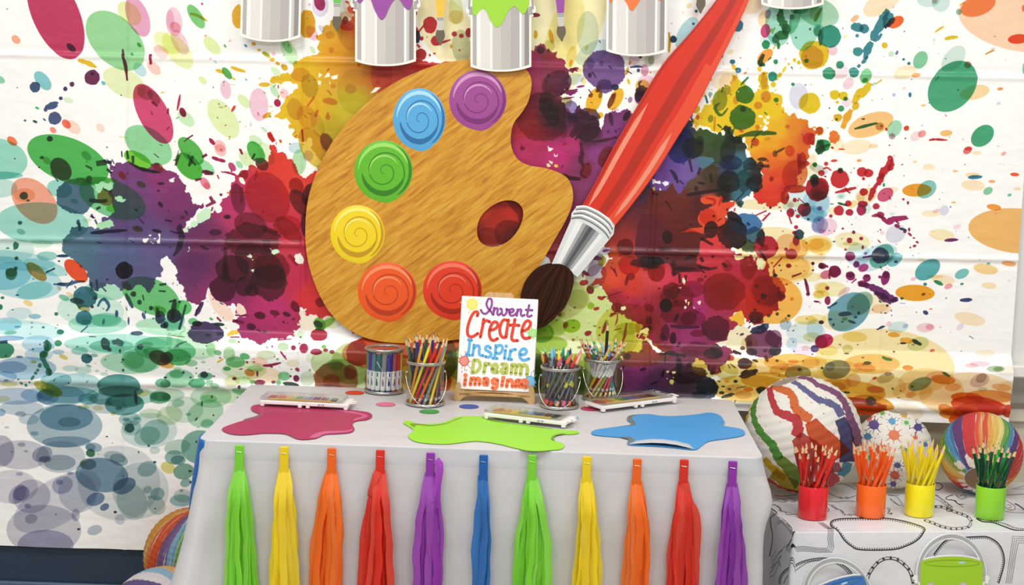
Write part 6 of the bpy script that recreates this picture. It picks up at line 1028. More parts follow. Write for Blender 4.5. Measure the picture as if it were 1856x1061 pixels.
def pail(name, x, y, r, h, label, lid=False, handle='front', hang=0):
    root = empty(name, (x, y, ZC)); tag(root, label, 'pail')
    mb = MB(); mb.lathe([(0, .002), (r*.97, .002), (r, 0), (r+.0020, .001), (r+.0024, .004), (r+.0012, .007), (r-.0012, .0075), (r*.97, .0035), (0, .0035)], 48, cap=False); mb.build('metal_base', TIN, root, True)
    mb = MB(); mb.lathe([(r, .006), (r, h-.003)], 48, cap=False); mb.build('clear_wall', CLEAR, root, True)
    mb = MB()
    if lid: mb.lathe([(r, h-.005), (r+.0025, h-.003), (r+.0028, h), (r+.001, h+.0025), (r-.003, h+.001), (r-.005, h-.003), (r-.009, h-.003), (r-.0105, h+.001), (r-.012, h-.001), (r-.012, h-.004), (r, h-.006)], 48, cap=False)
    else: mb.lathe([(r, h-.007), (r+.0022, h-.005), (r+.0026, h-.001), (r+.0014, h+.001), (r-.0012, h), (r-.0016, h-.006), (r, h-.007)], 48, cap=False)
    mb.build('metal_rim', TIN, root, True)
    a0 = math.radians(hang); P = []
    for i in range(25):
        t = PI*i/24; sw = .82 if handle == 'front' else .3
        xx = (r+.004+.004*math.sin(t))*math.cos(t); dd = math.sin(t)*h*.72
        P.append(Vector((xx, -(r*abs(math.sin(t))*1.05+.0035*math.sin(t)), h*.74-dd)))
    P = [Matrix.Rotation(a0, 3, 'Z') @ p for p in P]
    mb = MB(); mb.tube(P, .0008, 7)
    mb.build('wire_handle', WIRE, root, True)
    for s in (-1, 1):
        mb = MB(); c = Matrix.Rotation(a0, 3, 'Z') @ Vector((s*(r+.0015), 0, h*.74)); mb.lathe([(0, -.002), (.0028, -.002), (.0028, .002), (0, .002)], 12, mtx=Matrix.Translation(c) @ Matrix.Rotation(a0, 4, 'Z') @ Matrix.Rotation(PI/2, 4, 'Y'), cap=False)
        mb.build('handle_lug', TIN, root)
    return root
def hyper(cx, cy, z0, rb, rt, h, th, tw):
    a = Vector((cx+rb*math.cos(th), cy+rb*math.sin(th), z0)); b = Vector((cx+rt*math.cos(th+tw), cy+rt*math.sin(th+tw), z0+h)); return a, b
# tin of markers
tx_, ty_ = -.267, .572
pail('marker_tin', tx_, ty_, .0475, .112, 'clear paint tin with metal rim packed with colored markers, leftmost container', lid=True, hang=75)
MC = [('green', '3ca45a'), ('violet', '6a2c9c'), ('slate teal', '5c8c94'), ('teal', '2c7478'), ('grey', '8c8c94'), ('blue', '3c3ca0'), ('mauve red', 'a8505c'), ('red', 'd8281e'), ('pale yellow', 'e0cc50'), ('black', '24302c'), ('steel blue', '3c6c94'), ('orange', 'ee7a2c'), ('brown', '7c4828'), ('pink', 'e888a8'), ('navy', '242c60'), ('lime', '9ccc3c')]
n = 18
for k in range(n):
    th = PI + .17 + 2*PI*k/n; nm, c = MC[k % len(MC)]
    if k > 10: nm, c = MC[(k*5) % len(MC)]
    a, b = hyper(tx_, ty_, ZC+.0045, .0385, .0385, .09, th, 0.10)
    stick('marker', a, b, c, '%s capped marker standing in the marker tin%s' % (nm, '' if k < 11 else ' at the back'), 'markers in the tin', roll=th+PI/2)
for k in range(7):
    th = 2*PI*k/7+.3; nm, c = MC[(k*3+1) % len(MC)]
    a, b = hyper(tx_, ty_, ZC+.0045, .0195, .0195, .09, th, 0)
    stick('marker', a, b, c, '%s capped marker inside the ring of markers in the tin' % nm, 'markers in the tin')
# pail of coloured pencils
def zup(x, y): p = at_z(x, y, ZC); return p.x, p.y
px, py = -.153, .437
pail('clear_pail', px, py, .0455, .108, 'clear pail of colored pencils with white-striped ends, just left of the sign', hang=14)
PC = [('green', '3c7c3c', 0), ('yellow', 'f0d428', 1), ('red', 'd42c20', 2), ('black', '22242a', 3), ('royal blue', '3048a4', 4), ('vermilion', 'd04028', 5), ('brown', '7c4c34', 6), ('orange', 'ee6a24', 7), ('amber', 'f0a42c', 8), ('light green', '5ca83c', 9), ('deep blue', '1c3c94', 10), ('indigo', '342464', 11), ('grey', '868a8c', 12), ('lemon yellow', 'f4e43c', 13), ('dark green', '3c5440', 14), ('salmon', 'e86c50', 15)]
rb, rt = .036, .034
for k in range(16):
    nm, c, _ = PC[(k*5) % 16]; th = 2*PI*k/16
    a, b = hyper(px, py, ZC+.006, .037, .0385, .105, th, 1.15 if k % 2 else 1.15)
    stick('pencil', a, b, c, '%s pencil at the edge of the pail left of the sign' % nm, 'pencils in the pail left of the sign')
for k in range(9):
    nm, c, _ = PC[(k*4+2) % 16]; th = 2*PI*k/9+.2
    a, b = hyper(px, py, ZC+.006, .0215, .023, .105, th, -.5)
    stick('pencil', a, b, c, '%s pencil in the middle of the pail left of the sign' % nm, 'pencils in the pail left of the sign')
# crayon pail
px, py = .174, .460
pail('clear_pail', px, py, .0465, .100, 'clear pail of twist-up crayons with wire handle, just right of the sign', hang=-12)
CC = [('purple', '3c2c70'), ('peach orange', 'f4984c'), ('light green', '8ccc7c'), ('lilac', '9c5c9c'), ('amber', 'f0b040'), ('maroon', '7c1c1c'), ('grey', '8c8c94'), ('rose', 'e46078'), ('coral', 'f07050'), ('red', 'e03c2c'), ('peach', 'f0b08c'), ('pink', 'e46c9c'), ('orange red', 'f05024'), ('brown', '7c5038'), ('green', '3ca078'), ('dark blue', '34306c'), ('jade', '2c9478'), ('sky blue', '6cb0dc'), ('pale blue', '84bce4'), ('yellow', 'f0e040')]
for k in range(14):
    nm, c = CC[k]; th = 2*PI*k/14; a, b = hyper(px, py, ZC+.006, .037, .0375, .094, th, 1.35)
    stick('crayon', a, b, c, '%s twist-up crayon in the pail right of the sign' % nm, 'crayons in the pail right of the sign', scale=.80+.05*(k % 3))
for k in range(6):
    nm, c = CC[14+k]; th = 2*PI*k/6; a, b = hyper(px, py, ZC+.006, .019, .021, .094, th, -.6)
    stick('crayon', a, b, c, '%s twist-up crayon in the pail right of the sign' % nm, 'crayons in the pail right of the sign', scale=.84)
# erasable pencil pail
px, py = .280, .566
pail('clear_pail', px, py, .0460, .104, 'clear pail of erasable pencils with white wraps, rightmost container on the main table', hang=10)
EC = [('maroon', '7c2024'), ('tan', 'd8ac70'), ('olive green', '8c9c28'), ('crimson', 'b42448'), ('red', 'c42c28'), ('dark teal', '1c7468'), ('sky blue', '3c94cc'), ('light blue', '8cc4e0'), ('jade green', '5cac94'), ('blue', '2448a8'), ('indigo', '342c60'), ('scarlet', 'e43c2c'), ('umber', '8c6844'), ('orange', 'ec7c2c'), ('green', '3c943c'), ('bronze', 'a4783c'), ('yellow', 'f0cc30')]
for k in range(17):
    nm, c = EC[k]; th = 2*PI*k/17+3.4
    a, b = hyper(px, py, ZC+.008, .036, .0385, .100, th, 1.75 if k % 1 == 0 else 0)
    stick('erasable', a, b, c, '%s erasable pencil in the rightmost clear pail' % nm, 'erasable pencils in the rightmost pail', scale=.93+.03*(k % 3))
a, b = hyper(px, py, ZC+.008, .004, .004, .1, 0, 1); b.x += .005
stick('pencil', a+Vector((0, 0, .0)), b, '1c1c20', 'black pencil standing tallest in the rightmost clear pail', 'erasable pencils in the rightmost pail', scale=1.10)

# ------------------------------------------------------------------ sign on its easel
FW3 = pts
sb = at_y(897, 709, .497)      # middle of the lower edge of the canvas
BWd, BH = .1905, .2320; LEAN = math.radians(14)
yaw = math.radians(-2)
SM = Matrix.Translation((sb.x, .497, sb.z)) @ Matrix.Rotation(yaw, 4, 'Z') @ Matrix.Rotation(-LEAN, 4, 'X') @ Matrix.Rotation(0.035-0.022, 4, 'Y')
sign = empty('canvas_sign'); sign.matrix_world = SM
tag(sign, 'white canvas sign reading Invent Create Inspire Dream imagine on a small wooden easel', 'sign')
mb = MB(); mb.rbox(-BWd/2, BWd/2, .0, .016, 0, BH, .0015); mb.build('canvas_board', mat('f6f4f2', .6, bump=.05, bscale=400), sign)
TLc, TRc, BRc, BLc = Vector((68, 80)), Vector((737, 98)), Vector((705, 900)), Vector((30, 880))
def sgn(x, y, h=0.0):
    """point of the sign face from a point of the photographed board"""
    u, v = .5, .5; p = Vector((x, y))
    for _ in range(8):
        q = TLc*(1-u)*(1-v)+TRc*u*(1-v)+BRc*u*v+BLc*(1-u)*v; e = p-q
        du = (TRc-TLc)*(1-v)+(BRc-BLc)*v; dv = (BLc-TLc)*(1-u)+(BRc-TRc)*u; det = du.x*dv.y-du.y*dv.x
        u += (e.x*dv.y-e.y*dv.x)/det; v += (du.x*e.y-du.y*e.x)/det
    return Vector(((u-.5)*BWd, -h, (1-v)*BH))
def stroke2(mb, P, w, mi=0, h=.0009):
    P = cat_rom(P, 5, False) if len(P) > 2 else P
    n = len(P); k = 1/ (737-68) * BWd; w3 = w*k/2; C3 = [sgn(p[0], p[1], 0) for p in P]
    for i, c in enumerate(C3):
        t = C3[min(i+1, n-1)]-C3[max(i-1, 0)]; t.normalize(); s = Vector((-t.z, 0, t.x))*w3
        if i == 0: A = []; B_ = []
        A.append(c+s); B_.append(c-s)
    ring = A+B_[::-1]; m = len(ring)
    vs = [v+Vector((0, -h, 0)) for v in ring]+[v+Vector((0, .0, 0)) for v in ring]
    fs = [(i, i+1, m-2-i, m-1-i) for i in range(n-1)] + [(i, (i+1) % m, (i+1) % m+m, i+m) for i in range(m)]
    mb.add(vs, fs, mi)
    for c in (C3[0], C3[-1]):      # round ends
        r = [c+Vector((w3*math.cos(2*PI*q/14), -h, w3*math.sin(2*PI*q/14))) for q in range(14)]
        mb.add(r, [tuple(range(14))], mi)
def word(name, color, w, strokes, label, rough=.5, glit=0):
    mb = MB()
    for i, t in enumerate(strokes.split('|')):
        P = pts(t); ww = w
        if len(P) == 1: 
            c = sgn(*P[0]); rr = w*BWd/669*.62
            mb.add([c+Vector((rr*math.cos(2*PI*q/16), -.0009-.00002*i, rr*math.sin(2*PI*q/16))) for q in range(16)], [tuple(range(16))])
        else: stroke2(mb, P, ww, 0, .0009+.00004*i)
    o = mb.build(name, mat(color, rough, glit, bump=.25 if glit else 0, bscale=900), sign, fix=False); o['label'] = label; return o
word('word_lettering', '8c3c96', 19, '237 200 250 222 275 232 300 215 318 190 332 150 328 108 310 100 296 112 285 150 300 185 325 210 340 235|352 178 346 238|349 208 368 182 384 190 380 225 392 240 408 228|406 184 419 192 421 225 438 242 458 222 464 192 456 184 470 196 484 190|486 216 512 212 524 195 510 184 492 196 486 222 502 242 530 236 548 218|558 188 551 242|555 212 574 188 590 194 586 225 598 244 618 234|658 150 648 200 642 235 655 248 680 238|630 190 686 192', 'purple script word Invent')
word('word_lettering', 'd83a24', 26, '205 250 212 228 200 215 175 225 150 265 130 320 120 375 128 420 155 432 185 420 212 402|262 278 255 330 245 380 235 432|255 322 270 298 290 290 315 300|318 372 350 365 378 345 385 318 370 300 345 305 322 345 312 400 325 445 352 458 385 442|470 285 440 280 418 305 405 350 408 400 430 430 452 425 465 400|478 280 472 330 464 380 458 430|535 275 525 330 515 385 508 430 520 455 560 455|490 325 530 322 572 325|600 372 630 365 660 340 672 305 655 285 630 292 608 330 596 380 605 420 630 436 668 428', 'red glitter word Create', .35, .25)
word('word_lettering', '58b0e4', 24, '130 458 160 460|143 460 138 520 128 585|112 585 145 590|180 500 176 540 168 590|178 530 200 508 222 508 228 530 225 560 232 585 262 590|325 525 305 508 285 515 280 535 300 550 325 565 330 585 310 602 280 598|372 500 368 550 362 612|372 520 395 500 420 502 430 525 420 555 398 570 370 562|345 610 385 612|456 540 452 575 448 612|462 505|500 540 495 580 490 615|500 555 520 535 545 532|478 615 512 618|590 575 625 570 640 545 625 525 600 530 580 560 585 600 615 622 662 608', 'sky blue word Inspire')
word('word_lettering', 'b8c25a', 30, '180 632 174 680 166 738|180 632 215 632 235 660 232 695 205 728 168 735|280 655 276 690 270 735|280 680 295 660 318 662|345 705 375 702 388 682 372 662 350 672 340 700 352 730 390 728|425 662 455 658 470 675 466 735|466 700 440 695 422 712 432 735 460 730|515 660 512 695 508 738|514 680 535 662 552 672 550 700 548 740|552 682 575 662 596 672 594 705 590 745|598 682 620 662 642 672 650 700 645 748', 'lime glitter word Dream', .4, .2)
word('word_lettering', 'ee7440', 30, '108 795 104 825 102 845|108 762|160 785 156 815 152 840|160 800 180 785 195 795 192 838|195 800 215 785 232 797 230 838|268 790 292 785 305 800 300 840|300 815 278 812 266 825 276 838 300 832|385 800 362 788 345 805 352 828 380 828|388 795 386 830 380 860 362 870 345 862|435 800 432 825 428 845|440 778|478 795 474 820 470 850|478 810 500 793 518 805 520 850|560 795 580 795|555 800 552 825 550 850|570 800 585 805 582 850|600 830 640 830 650 808 630 792 605 800 595 825 605 848 645 852', 'orange word imagine')
def sp_splat(cx, cy, r, arms, col, dark, seed):
    mb = MB(); rg = random.Random(seed); P = [(x, y) for x, y in star_pts(cx, cy, r, arms, rg)]; P = [(cx+(x-cx)*k, cy+(y-cy)*k) for (x, y), k in ((q, 1.35 if math.hypot(q[0]-cx, q[1]-cy) < r*.6 else 1) for q in P)]
    P = [(max(42, min(728, x)), y) for x, y in P]
    fn = lambda x, y, h: sgn(x, y, h)
    mb.prism(P, fn, 0, .0003); 
    for _ in range(6):
        a = rg.uniform(0, 6.28); q = r*rg.uniform(1.0, 1.3); x, y = cx+q*math.cos(a), cy+q*math.sin(a)
        if 50 < x < 715 and y < 885 and y > 95: mb.prism(ell(x, y, 6, 4, math.degrees(a), 12), fn, 0, .0003)
    mb.build('splat_motif', mat(col, .5), sign)
    mb = MB(); mb.prism([(cx+(x-cx)*.82, cy+(y-cy)*.82) for x, y in P], fn, .0003, .0005); mb.build('splat_motif', mat(dark, .5), sign)
sp_splat(158, 152, 82, 9, 'e8d048', 'f0e070', 3); sp_splat(690, 390, 66, 8, '8ccc5c', 'a8dc88', 4); sp_splat(95, 640, 74, 9, 'b83c3c', 'ee8c80', 5); sp_splat(672, 805, 84, 9, '4c9cd0', '7cc0e8', 6)
# easel
EW = wood_mat('easel_wood', 'b08550', 'c49a62', 'd3ac76', (0, 0, 0), 30, .3)
easel = empty('tabletop_easel', (sb.x, .497, ZC), (0, 0, yaw)); tag(easel, 'small pale wooden tabletop easel holding up the white canvas sign', 'easel')
def ep(name, P, y0, y1, lean=True, yo=0, mtx=None):
    mb = MB(); mb.prism(P, lambda x, z, h: Vector((x, y0-h, z)), 0, y0-y1 if y0 > y1 else .01)
    return mb.build(name, EW, easel)
zb = sb.z-ZC
front = cat_rom([(-.098, 0), (-.086, -.001), (-.074, .010), (-.045, .021), (0, .024), (.045, .021), (.074, .010), (.086, -.001), (.098, 0), (.099, .020), (.0955, .040), (.088, .045), (.084, .036), (.083, zb-.001), (.04, zb-.001), (0, zb-.001), (-.04, zb-.001), (-.083, zb-.001), (-.084, .036), (-.088, .045), (-.0955, .040), (-.099, .020)], 3)
ep('front_ledge', front, -.002, -.012)
mb = MB(); mb.rbox(-.088, .088, -.012, .022, zb-.0120, zb-.0052, .001); mb.build('shelf', EW, easel)
R14 = Matrix.Translation((0, .019, zb-.004)) @ Matrix.Rotation(-LEAN, 4, 'X')
mb = MB(); mb.prism([(-.045, 0), (.045, 0), (.040, .12), (.036, .238), (.030, .246), (-.030, .246), (-.036, .238), (-.040, .12)], lambda x, z, h: R14 @ Vector((x, -h, z)), -.007, 0); mb.build('back_panel', EW, easel)
mb = MB()
for s in (-1, 1): mb.prism([(s*.03-.006, .0), (s*.03+.006, 0), (s*.012+.006, .16), (s*.012-.006, .16)], lambda x, z, h: Vector((x, .115-(z/.16)*.053+h, z)), 0, .005)
mb.build('rear_strut', EW, easel)

# ------------------------------------------------------------------ second table with the colouring cloth
Z2 = 0.525
P0 = at_z(1440, 966, Z2); P1 = at_z(1632, 959, Z2); A2 = math.radians(7.5)
U2 = Vector((math.cos(A2), math.sin(A2), 0)); V2 = Vector((-math.sin(A2), math.cos(A2), 0)); O2 = Vector((P0.x, P0.y, 0))
W2, D2 = .98, .44
def loc2(p): d = p-O2; return d.dot(U2), d.dot(V2)
def hit(x, y, pt, nrm): d = ray(x, y); return CAMP + d*((pt-CAMP).dot(nrm)/d.dot(nrm))
def cloth2(x, y):
    p = at_z(x, y, Z2); u, v = loc2(p)
    if v < 0:
        q = hit(x, y, O2-V2*.004, V2); u, _ = loc2(q)
        if u >= 0: return u+.5, .5+(Z2-q.z)
    if u < 0:
        q = hit(x, y, O2-U2*.004, U2); _, v = loc2(q)
        return .5-(Z2-q.z), .5-v
    return u+.5, .5-v
P2 = Print(1.9, 1.0, 1300, 'dedee2', cloth2)
K = '1c1c20'
def ink(P, w_, closed=False, sm=5):
    P = pts(P) if isinstance(P, str) else P
    P = cat_rom(P, sm, closed) if len(P) > 2 else P
    if closed: P = P+[P[0]]
    P2.line(P, w_, K, True); return P
def along(P, step, fn):
    acc = 0
    for a, b in zip(P, P[1:]):
        L = math.hypot(b[0]-a[0], b[1]-a[1]); 
        while acc < L and L > 0:
            t = acc/L; fn(a[0]+(b[0]-a[0])*t, a[1]+(b[1]-a[1])*t, (b[0]-a[0])/L, (b[1]-a[1])/L); acc += step
        acc -= L
def scallop(P, r, side, w_=4):
    def f(x, y, tx, ty):
        nx, ny = -ty*side, tx*side
        Q = [(x+tx*r*math.cos(a)+nx*r*.8*math.sin(a), y+ty*r*math.cos(a)+ny*r*.8*math.sin(a)) for a in [PI*k/8 for k in range(9)]]
        P2.line(Q, w_, K, True)
        P2.poly(ell(x+tx*r+nx*r*.5, y+ty*r+ny*r*.5, r*.28, r*.5, math.degrees(math.atan2(ny, nx))+90, 8), K, True)
    along(P, r*2, f)
def dots(P, step, r, off, side):
    along(P, step, lambda x, y, tx, ty: P2.poly(ell(x-ty*off*side, y+tx*off*side, r, r, 0, 8), K, True))
P2.sec(1380, 860, 5.28)
for k in range(4):
    o = k*15
    ink('%d %d %d %d %d %d %d %d %d %d' % (690-o, 530-0, 680-o, 640, 670-o, 758-o*.8, 400, 742-o*.9, 300+o*.4, 758-o), 4, sm=2)
    ink('%d %d %d %d %d %d' % (690-o, 530, 660-o, 520, 590-o, 470), 4, sm=2)
    ink('%d %d %d %d %d %d' % (300+o*.3, 765-o, 250+o*.5, 735-o, 262+o*.6, 690-o*.8), 4, sm=2)
    ink('%d %d %d %d %d %d' % (262+o*.6, 690-o, 300, 600-o*1.6, 190+o*.2, 470-o), 4, sm=2)
    ink('%d %d %d %d' % (190+o*.2, 470-o, 150, 500-o), 3)
Q = ink('665 490 680 455 760 435 900 430 1050 430 1200 430 1330 450 1450 480 1560 525 1540 590 1480 650 1380 700 1250 735 950 735 860 700 790 640 740 560 715 530 680 515', 12, True)
dots(Q, 24, 6, 14, 1)
Q = ink('200 1061 205 1000 250 930 330 870 430 830 560 812 680 825 780 880 850 940 880 1000', 9)
dots(Q, 20, 7, 14, 1); Q2 = ink('240 1061 262 1000 300 950 360 900 450 850 560 836 660 845 750 890 820 950 850 1010', 5)
Q = ink('1010 1061 1050 960 1110 880 1170 840 1230 830 1290 840 1350 880 1410 950 1440 1061', 9)
scallop(Q, 32, -1, 6)
ink('70 310 150 375 130 390 90 430 95 500 110 600 100 700 80 800', 8); ink('150 375 60 320', 9)
ink('130 210 200 220 350 205', 5); ink('80 262 150 250 210 255 245 268 200 275 150 262 110 272', 5); ink('90 300 150 310 190 340 175 355 230 370 250 395 310 390 350 392', 5); ink('120 290 170 330 210 365 290 380', 4)
ink('60 240 130 235 250 250', 4); ink('250 230 330 260 290 275', 4)
for t in ('640 268 720 272 800 264 900 268', '640 185 700 215 770 236 850 232 900 215', '640 290 700 330 760 352 800 392 830 398 900 395', '700 110 780 100 860 130 900 160'): ink(t, 5)
for x, y in ((690, 310), (720, 340), (770, 365), (790, 390), (850, 398), (760, 236), (820, 236)): ink(ell(x, y, 18, 8, 35, 10), 3, True, 2)
ink('630 330 650 350 625 375', 6); ink('1200 200 1240 215 1320 210', 4); ink('1230 250 1270 270 1320 310', 4); ink('1200 330 1230 345 1210 385 1250 385', 5)
ink('80 960 130 900 170 840 210 790 190 850 210 900 190 870 140 960 80 1000', 5); ink('100 850 150 790 200 750 240 700', 4); ink('110 880 160 800 220 740', 4); ink('90 820 150 740', 3); ink('90 910 180 850 200 870', 6)
P2.sec(1610, 860, 5.28)
Q = ink('430 330 500 330 560 345 640 380 700 400 760 430 780 465 760 500 700 515 620 518 560 510 500 495 430 465 360 440', 5); scallop(Q, 26, -1, 5)
ink(ell(578, 352, 24, 12, 15, 10), 6, True, 2)
ink('840 430 900 460 1000 470 1100 505 1200 540 1299 548', 12); Q = ink('860 430 930 440 1010 455 1120 480 1200 515 1299 530', 4); dots(Q, 22, 5, 8, 1)
Q = ink('430 780 500 690 580 630 700 620 850 612 950 615 1040 665 1090 740 1110 830 1100 920 1060 1061', 12); dots(Q, 22, 6, 15, 1)
for k in range(4): o = k*17; ink('%d 1061 %d 800 %d %d %d %d' % (1130+o, 1165+o, 1192+o, 608+o*1.2, 1330, 612+o*1.2), 3.5, sm=1)
ink('440 90 500 100 520 130 480 160 440 150', 9); ink('300 170 440 165', 4); ink('0 205 60 215 110 255 150 320 200 330', 4); ink('20 235 70 290 130 310', 4)
ink('440 200 500 235 560 280 620 325', 4); ink('440 240 500 270 570 320 600 325', 4)
for x, y in ((475, 225), (520, 262), (560, 292), (590, 318)): ink(ell(x, y, 24, 8, 38, 10), 3.5, True, 2)
ink('720 300 660 290 640 262 560 250 555 230 600 212 620 206', 7); ink('650 210 700 240 745 225 735 205 700 212 690 222', 4); ink('640 200 690 250 760 235', 3)
ink('600 250 640 270 680 300 720 325', 5); ink('1115 255 1180 290 1210 320 1200 350 1140 345 1115 315', 5); ink('1130 300 1170 305 1165 330 1140 325', 4); ink('1115 205 1190 205 1299 198', 6); ink('1115 360 1200 375 1299 378', 4)
ink('1210 290 1250 310 1299 350', 12); ink('1180 150 1240 140 1299 120', 4); ink('1210 155 1299 150', 3)
ink('0 350 20 380 40 380 20 400', 4)
CL2_IM = P2.image('coloring_print'); del P2.px
CL2 = print_mat('coloring_plastic', CL2_IM, .35, 0, bump=[(9, .25, (1, 1, 1)), (30, .10, (1, 1, 1))], spec=.5)
rows2 = [0, .003, .008, .02, .04] + [.06+.03*k for k in range(13)]
def out2(x, y, nx, ny, d):
    o = .0015+.003*min(1, d*30)
    if ny < -.5: o += .006*math.sin(x*19+1)*min(1, d*5) + .003*math.sin(x*47+d*8)*min(1, d*4)
    if abs(nx) > .5: o += .02*d + .006*math.sin(y*30)*min(1, d*5)
    return (o, 0, 0)
c2, per2 = drape('coloring_tablecloth', 'white plastic tablecloth printed with black picture-frame outlines on the right-hand table', CL2, Z2+.002, -.001, W2+.001, -.001, D2, .006, .4, rows2, out2)
ul = c2.data.uv_layers.new(name='uv'); n2 = len(per2); uvv = []
for d in rows2:
    for (x, y, nx, ny) in per2: uvv.append(((x+nx*d+.5)/1.9, 1-(.5-(y+ny*d))/1.0))
for lp in c2.data.loops: ul.data[lp.index].uv = uvv[lp.vertex_index]
c2.location = O2; c2.rotation_euler = (0, 0, A2)
t2 = empty('side_table', O2, (0, 0, A2)); tag(t2, 'lower right-hand table under the black and white coloring cloth', 'table')
mb = MB(); mb.rbox(.003, W2-.003, .003, D2-.003, Z2-.035, Z2-.001, .004); mb.build('tabletop', mat('d9d9d6', .5), t2)
for sx in (.06, W2-.06):
    for sy in (.06, D2-.06):
        mb = MB(); mb.tube([(sx, sy, 0), (sx, sy, Z2-.03)], .014, 10); mb.build('leg', mat('8a8d90', .4, .7), t2, True)

# ------------------------------------------------------------------ cups of pencils
def cup(cx, cy, hexc, name, pcs, desc, seed, n1=12, n2=8, label_p=None):
    p = at_z(cx, cy, Z2+.003); R, H = .0345, .079; root = empty('plastic_cup', (p.x, p.y, Z2+.0028))
    tag(root, 'glossy %s plastic cup packed with %s pencils%s' % (name, desc, label_p or ''), 'cup', 'plastic pencil cups on the coloring tablecloth')
    mb = MB(); mb.lathe([(0, 0), (R-.003, 0), (R-.0008, .0015), (R, .004), (R+.0004, H-.001), (R-.0002, H), (R-.0018, H-.001), (R-.0022, .004), (0, .003)], 56, cap=False)
    smooth_by_angle(mb.build('cup_wall', mat(hexc, .22, coat=.3), root), 50)
    rg = random.Random(seed)
    for k in range(n1+n2):
        o = k < n1
        th = 2*PI*k/n1 if o else 2*PI*(k-n1)/n2+.3
        tw = math.radians(62 if o else -50); rb_, rt_ = (.0275, .0280) if o else (.0155, .0195)
        nm, c = pcs(k, th, rg)
        a, b = hyper(p.x, p.y, Z2+.008, rb_, rt_, .079, th, tw)
        # spread: let the upper end fan out
        b = Vector((p.x+(b.x-p.x)*1.0, p.y+(b.y-p.y)*1.0, b.z))
        stick('stamped', a, b, c, '%s pencil in the %s cup' % (nm, name), 'pencils in the %s cup' % name, roll=rg.uniform(0, 6), scale=rg.uniform(1.0, 1.08), lead=c)
cup(1472, 938, 'e0202a', 'red', lambda k, t, r: (('bright red', 'dc2c22') if k % 3 else ('dark red', '8c1c20')), 'red', 1)
cup(1577, 935, 'f6691c', 'orange', lambda k, t, r: ('orange', 'f2601c'), 'orange', 2)
cup(1665, 933, 'f2e416', 'yellow', lambda k, t, r: ('yellow', 'f0dc1c'), 'yellow', 3)
cup(1793, 938, '8cd22c', 'lime green', lambda k, t, r: (('dark green', '0f4430') if math.cos(t) < 0.05 else ('bright green', '1f9a34')), 'dark and bright green', 4)
cup(1888, 935, '2c58b8', 'blue', lambda k, t, r: ('navy blue', '26285c'), 'navy', 5, 7, 0, '')

# ------------------------------------------------------------------ paper lanterns
def lantern(cx, cy, Yc, R, axis, label, draw, base='f4f1ea', ribs=17, hole=.22, name='paper_lantern', trans=.3, cen=None):
    c = cen or at_y(cx, cy, Yc)
    z = Vector(axis).normalized(); tc = (CAMP-c).normalized(); x = (tc-z*tc.dot(z)).normalized(); y = z.cross(x)
    Rm = Matrix((x, y, z)).transposed()
    def fn(px_, py_):
        d = ray(px_, py_).normalized(); oc = CAMP-c; b = oc.dot(d); q = b*b-(oc.dot(oc)-R*R)
        p = CAMP+d*(-b-math.sqrt(q)) if q > 0 else c+((CAMP-d*b)-c).normalized()*R
        l = Rm.transposed() @ ((p-c)/R); return (math.atan2(l.y, l.x)+PI)*.5/PI*2, (1-(math.asin(max(-1, min(1, l.z)))/(PI/2)))*.5
    pr2 = Print(2, 1, 620, base, fn); draw(pr2)
    im = pr2.image('lantern_print'); m = print_mat('lantern_paper', im, .7, 0, trans=trans, spec=.2, back='efe6d6')
    root = empty(name, c); root.rotation_mode = 'QUATERNION'; root.rotation_quaternion = Rm.to_quaternion()
    tag(root, label, 'paper lantern')
    N, K_ = 72, ribs*4; vs = []; uv = []; la = PI/2-hole
    for j in range(K_+1):
        t = j/K_; lat = -la+2*la*t; rr = R*(1-.014*abs(math.sin(PI*t*ribs))*1.0)
        for i in range(N+1):
            lo = -PI+2*PI*i/N; r2 = rr*(1+.002*math.sin(i*2.7+j))
            vs.append((r2*math.cos(lat)*math.cos(lo), r2*math.cos(lat)*math.sin(lo), r2*math.sin(lat))); uv.append((i/N, .5+lat/PI))
    me = bpy.data.meshes.new('paper_shade'); me.from_pydata(vs, [], [(j*(N+1)+i, j*(N+1)+i+1, (j+1)*(N+1)+i+1, (j+1)*(N+1)+i) for j in range(K_) for i in range(N)])
    ul = me.uv_layers.new(name='uv'); li = np.zeros(len(me.loops), np.int32); me.loops.foreach_get('vertex_index', li); ul.data.foreach_set('uv', np.array(uv, np.float32)[li].ravel())
    mobj('paper_shade', me, m, root, True)
    mb = MB()
    for s in (-1, 1):
        rr = R*math.cos(la)*1.0; zz = s*R*math.sin(la); mb.tube([(rr*math.cos(2*PI*k/32), rr*math.sin(2*PI*k/32), zz) for k in range(32)], .0009, 6, 0, True)
    rr = R*math.cos(la)
    mb.tube([(-rr, 0, R*math.sin(la)), (-rr*.3, 0, R*math.sin(la)-.004), (rr*.3, 0, R*math.sin(la)-.004), (rr, 0, R*math.sin(la))], .0008, 6)
    mb.tube([(-rr, 0, -R*math.sin(la)), (rr, 0, -R*math.sin(la))], .0008, 6)
    mb.build('wire_frame', WIRE, root, True)
    return root
